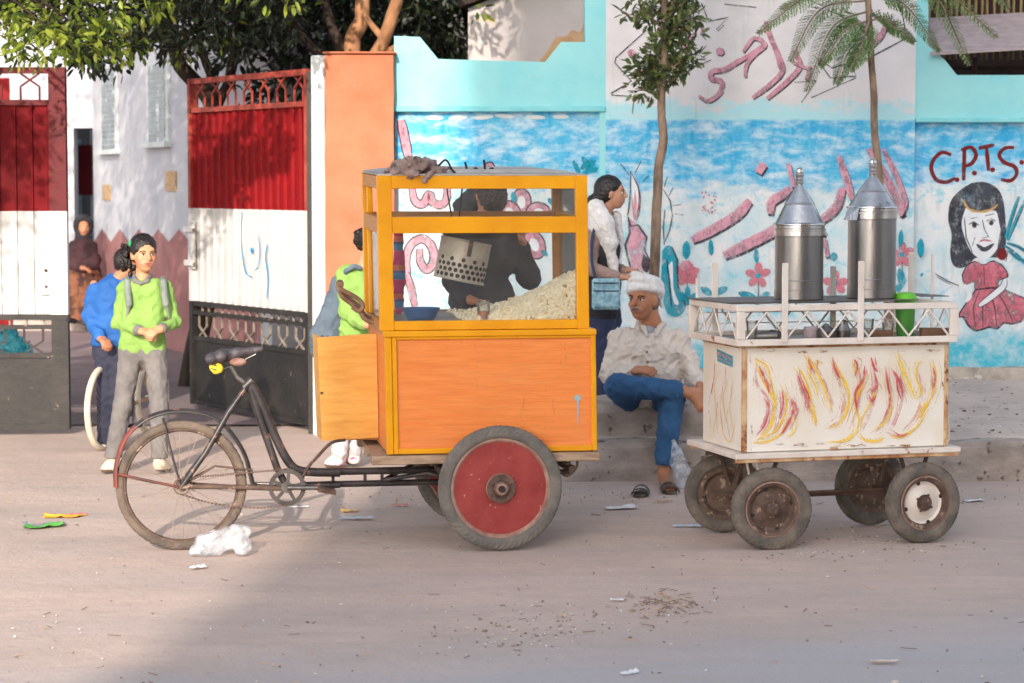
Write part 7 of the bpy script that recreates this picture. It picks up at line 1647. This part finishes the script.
def paper(name, label, cat, px, py, w, d, m, m2=None, yaw=0.0, fold=.3, seed=0):
    rr = random.Random(seed + 50); c = onground(px, py); c.z = max(0, 0) + .004
    if py < 470: c = onplane(px, py, V3(0, 0, .27), V3(0, 0, 1)); c.z += .006
    n = 8; vs = []
    for j in range(n + 1):
        for i in range(n + 1):
            u, v = i / n - .5, j / n - .5
            x = u * w * (1 + .25 * fbm((v * 3 + seed, seed, 0), 1.5)); y = v * d * (1 + .25 * fbm((u * 3, seed, 3), 1.5)) + u * d * fold
            z = .004 + .036 * fold * w * 8 * max(0, fbm((u * 2.2 + seed * 3.1, v * 2.2, seed), 1.4)) + .10 * w * fold * (abs(u) + abs(v)) * .5
            vs.append((x, y, z))
    fs = [(j * (n + 1) + i, j * (n + 1) + i + 1, (j + 1) * (n + 1) + i + 1, (j + 1) * (n + 1) + i) for j in range(n) for i in range(n)]
    mb = MB(); mb.add(vs, fs[:len(fs) // 2], m, False); mb.add(vs, fs[len(fs) // 2:], m2 or m, False)
    o = mb.build(name, weld=True); o.location = c; o.rotation_euler = (0, 0, yaw); sol = o.modifiers.new('thick', 'SOLIDIFY'); sol.thickness = .0015; return tag(o, label, cat)
PW = mat('white paper', (226, 224, 226), (206, 206, 212), 9, .8); PB_ = mat('bluish paper', (170, 190, 210), (206, 214, 224), 12, .7); PG = mat('green wrapper', (70, 150, 60), (96, 170, 80), 14, .5); PY = mat('yellow wrapper', (226, 190, 50), (214, 150, 40), 12, .5); PP = mat('pink wrapper', (216, 60, 100), (226, 120, 140), 12, .5); PT = mat('tan card', (196, 160, 120), (176, 140, 104), 12, .8); PF = mat('foil', (180, 182, 188), (140, 144, 150), 40, .35, .4); PD = mat('dry leaf', (120, 88, 64), (92, 66, 50), 14, .8)
for a in (('paper_scrap', 'white folded paper lying in front of the empty sandal', 'paper', 621, 509, .19, .10, PW, None, .1, .35), ('paper_scrap', 'bluish flat wrapper in front of the hidden cart wheel nearest the seated man', 'paper', 689, 527, .17, .06, PB_, None, 0, .2),
          ('wrapper', 'green and silver snack wrapper at the lit edge of the road', 'wrapper', 44, 527, .22, .16, PG, PF, .2, .5), ('wrapper', 'yellow wrapper just behind the green one', 'wrapper', 63, 518, .20, .10, PY, None, -.1, .4), ('wrapper', 'small pink wrapper touching the yellow one', 'wrapper', 78, 516, .10, .06, PP, None, .4, .4),
          ('paper_scrap', 'flattened white plastic scrap on the road near the crumpled bag and bicycle wheel', 'paper', 198, 569, .08, .05, PW, None, .3, .6), ('paper_scrap', 'pale blue scrap on the ground under the tricycle frame', 'paper', 357, 519, .19, .06, PB_, None, 0, .2), ('wrapper', 'orange brown wrapper lying beside the pale blue scrap under the frame', 'wrapper', 350, 512, .10, .05, PT, PY, .2, .4),
          ('paper_scrap', 'long white strip of paper at the foot of the kerb beyond the white rimmed wheel', 'paper', 994, 479, .24, .09, PW, None, 0, .3), ('paper_scrap', 'white scrap on the ground just beyond the white rimmed wheel', 'paper', 974, 502, .12, .07, PW, None, .2, .3), ('paper_scrap', 'crumpled white scrap lying alone on the grey asphalt', 'paper', 630, 675, .075, .05, PW, None, .2, .8),
          ('wrapper', 'small brown wrapper near the kerb bottom behind the tricycle pedal', 'wrapper', 400, 506, .09, .04, PP, PT, .1, .4), ('paper_scrap', 'tiny off white scrap in the middle of the road', 'paper', 617, 601, .06, .03, PW, None, .0, .3), ('paper_scrap', 'pale scrap of card right of the drinks cart on the road', 'paper', 885, 663, .10, .03, PT, PW, .0, .2), ('wrapper', 'thin tan strip below the planted sandal', 'wrapper', 664, 502, .12, .02, PT, None, .5, .2),
          ('paper_scrap', 'short white strip below the crank of the tricycle', 'paper', 299, 508, .11, .03, PW, None, .1, .2)):
    paper(*a, seed=int(a[3]))
# sweepings: nobody could count these
def specks():
    rr = random.Random(77); mb = MB(); cols = [mat('pebble', (150, 136, 126), (120, 108, 100), 30, .9), PD, PW, mat('light grit', (196, 184, 174), None, 5, .9), mat('brown grit', (104, 84, 72), None, 5, .9)]
    for i in range(1100):
        r_ = rr.random()
        if r_ < .22: c = (rr.gauss(540, 60), rr.gauss(630, 14))
        elif r_ < .28: c = (rr.gauss(672, 16), rr.gauss(607, 7))
        elif r_ < .5: c = (rr.uniform(330, 1030), rr.gauss(492, 8))
        elif r_ < .72: c = (rr.gauss(850, 60), rr.gauss(545, 8))
        else: c = (rr.uniform(-10, 1034), rr.uniform(475, 700))
        if c[1] < 484 : continue
        p = onground(*c); s_ = rr.uniform(.002, .006) * (1.7 if rr.random() < .06 else 1); m = cols[0 if rr.random() < .4 else 3 if rr.random() < .5 else rr.randrange(5)]
        mb.ell((p.x, p.y, s_ * .3 + .004), (s_ * rr.uniform(.8, 2.2), s_ * rr.uniform(.8, 1.4), s_ * .6), m, 6, 4, rot=Matrix.Rotation(rr.uniform(0, 3), 3, 'Z'))
    for i in range(170):
        c = (rr.uniform(0, 1024), rr.uniform(486, 690)) if rr.random() < .5 else (rr.gauss(668, 20), rr.gauss(606, 7)); p = onground(*c); a = rr.uniform(0, PI); L_ = rr.uniform(.02, .07)
        mb.bar((p.x, p.y, .006), (p.x + math.cos(a) * L_, p.y + math.sin(a) * L_, .008), .003, .002, PD if rr.random() < .6 else PT)
    for i in range(260):
        x = rr.uniform(.0, 4.2); y = rr.uniform(15.0, 17.3); s_ = rr.uniform(.004, .01); mb.ell((x, y, wz(y) + .004), (s_ * 1.5, s_, s_ * .6), cols[rr.randrange(5)], 6, 4)
    tag(mb.build('grit'), 'scattered grit, twigs and crumbs over the dusty road', 'grit', kind='stuff')
specks()
# turquoise bag seen through the bottom grille of the gate
b = W(14, 352, 18.6); pr = [('e', W(12, 348, 18.6), (.10, .07, .14)), ('e', W(20, 352, 18.6), (.10, .06, .09)), ('e', W(6, 340, 18.6), (.05, .05, .10))]
b0 = W(13, 352, 18.6)
o = empty('plastic_sack', (b0.x, 18.6, 0), 'turquoise plastic sack hooked on a post behind the closed gate leaf', 'sack')
TQ = mat('turquoise plastic', (40, 160, 180), (80, 186, 200), 8, .4)
s_ = nets('sack', pr, [TQ], o, (b0.x, 18.6, 0), k=.03, h=.008, wave=[(.012, .08, 3), (.005, .03, 5)])
mb = MB(); mb.tube([(0, .09, 0), (0, .09, .75)], .02, M['rust']); mb.tube([(0, .09, .72), (0, .0, .70)], .01, M['rust']); mb.build('post', o)
# ================================================================= light, sky, camera
wd = bpy.data.worlds.new('World'); SC.world = wd; wd.use_nodes = True
nt = wd.node_tree; bg = nt.nodes['Background']; sky = nt.nodes.new('ShaderNodeTexSky'); sky.sky_type = 'NISHITA'
SUN = Vector((.13, 1, -.38))
el = math.atan2(.38, math.hypot(.13, 1))
sky.sun_disc = False; sky.sun_elevation = el; sky.sun_rotation = PI + math.atan2(.13, 1); sky.altitude = 50; sky.air_density = 1.0; sky.dust_density = 2.0; sky.ozone_density = 1.0
hs = nt.nodes.new('ShaderNodeHueSaturation'); hs.inputs['Saturation'].default_value = .52; nt.links.new(sky.outputs[0], hs.inputs['Color']); nt.links.new(hs.outputs[0], bg.inputs[0]); bg.inputs[1].default_value = .15
sl = bpy.data.lights.new('Sun', 'SUN'); sl.energy = 2.3; sl.angle = R(.55); sl.color = (1, .88, .75)
so = bpy.data.objects.new('sun', sl); COL.objects.link(so); so.rotation_euler = SUN.to_track_quat('-Z', 'Y').to_euler(); so.location = (0, -5, 12)
cam = bpy.data.cameras.new('Camera'); co = bpy.data.objects.new('camera', cam); COL.objects.link(co)
co.location = CAMP; co.rotation_euler = (PI / 2 - PITCH, 0, 0); cam.sensor_width = 36; cam.lens = FPX * 36 / 1024; cam.clip_start = .1; cam.clip_end = 2000
cam.dof.use_dof = True; cam.dof.focus_distance = 12.4; cam.dof.aperture_fstop = 4.0
SC.camera = co
SC.view_settings.view_transform = 'Standard'; SC.view_settings.look = 'None'; SC.view_settings.gamma = 1; SC.view_settings.use_curve_mapping = False
SC.view_settings.exposure = 1.2
SC.cycles.use_denoising = True; SC.cycles.max_bounces = 8; SC.cycles.transparent_max_bounces = 16
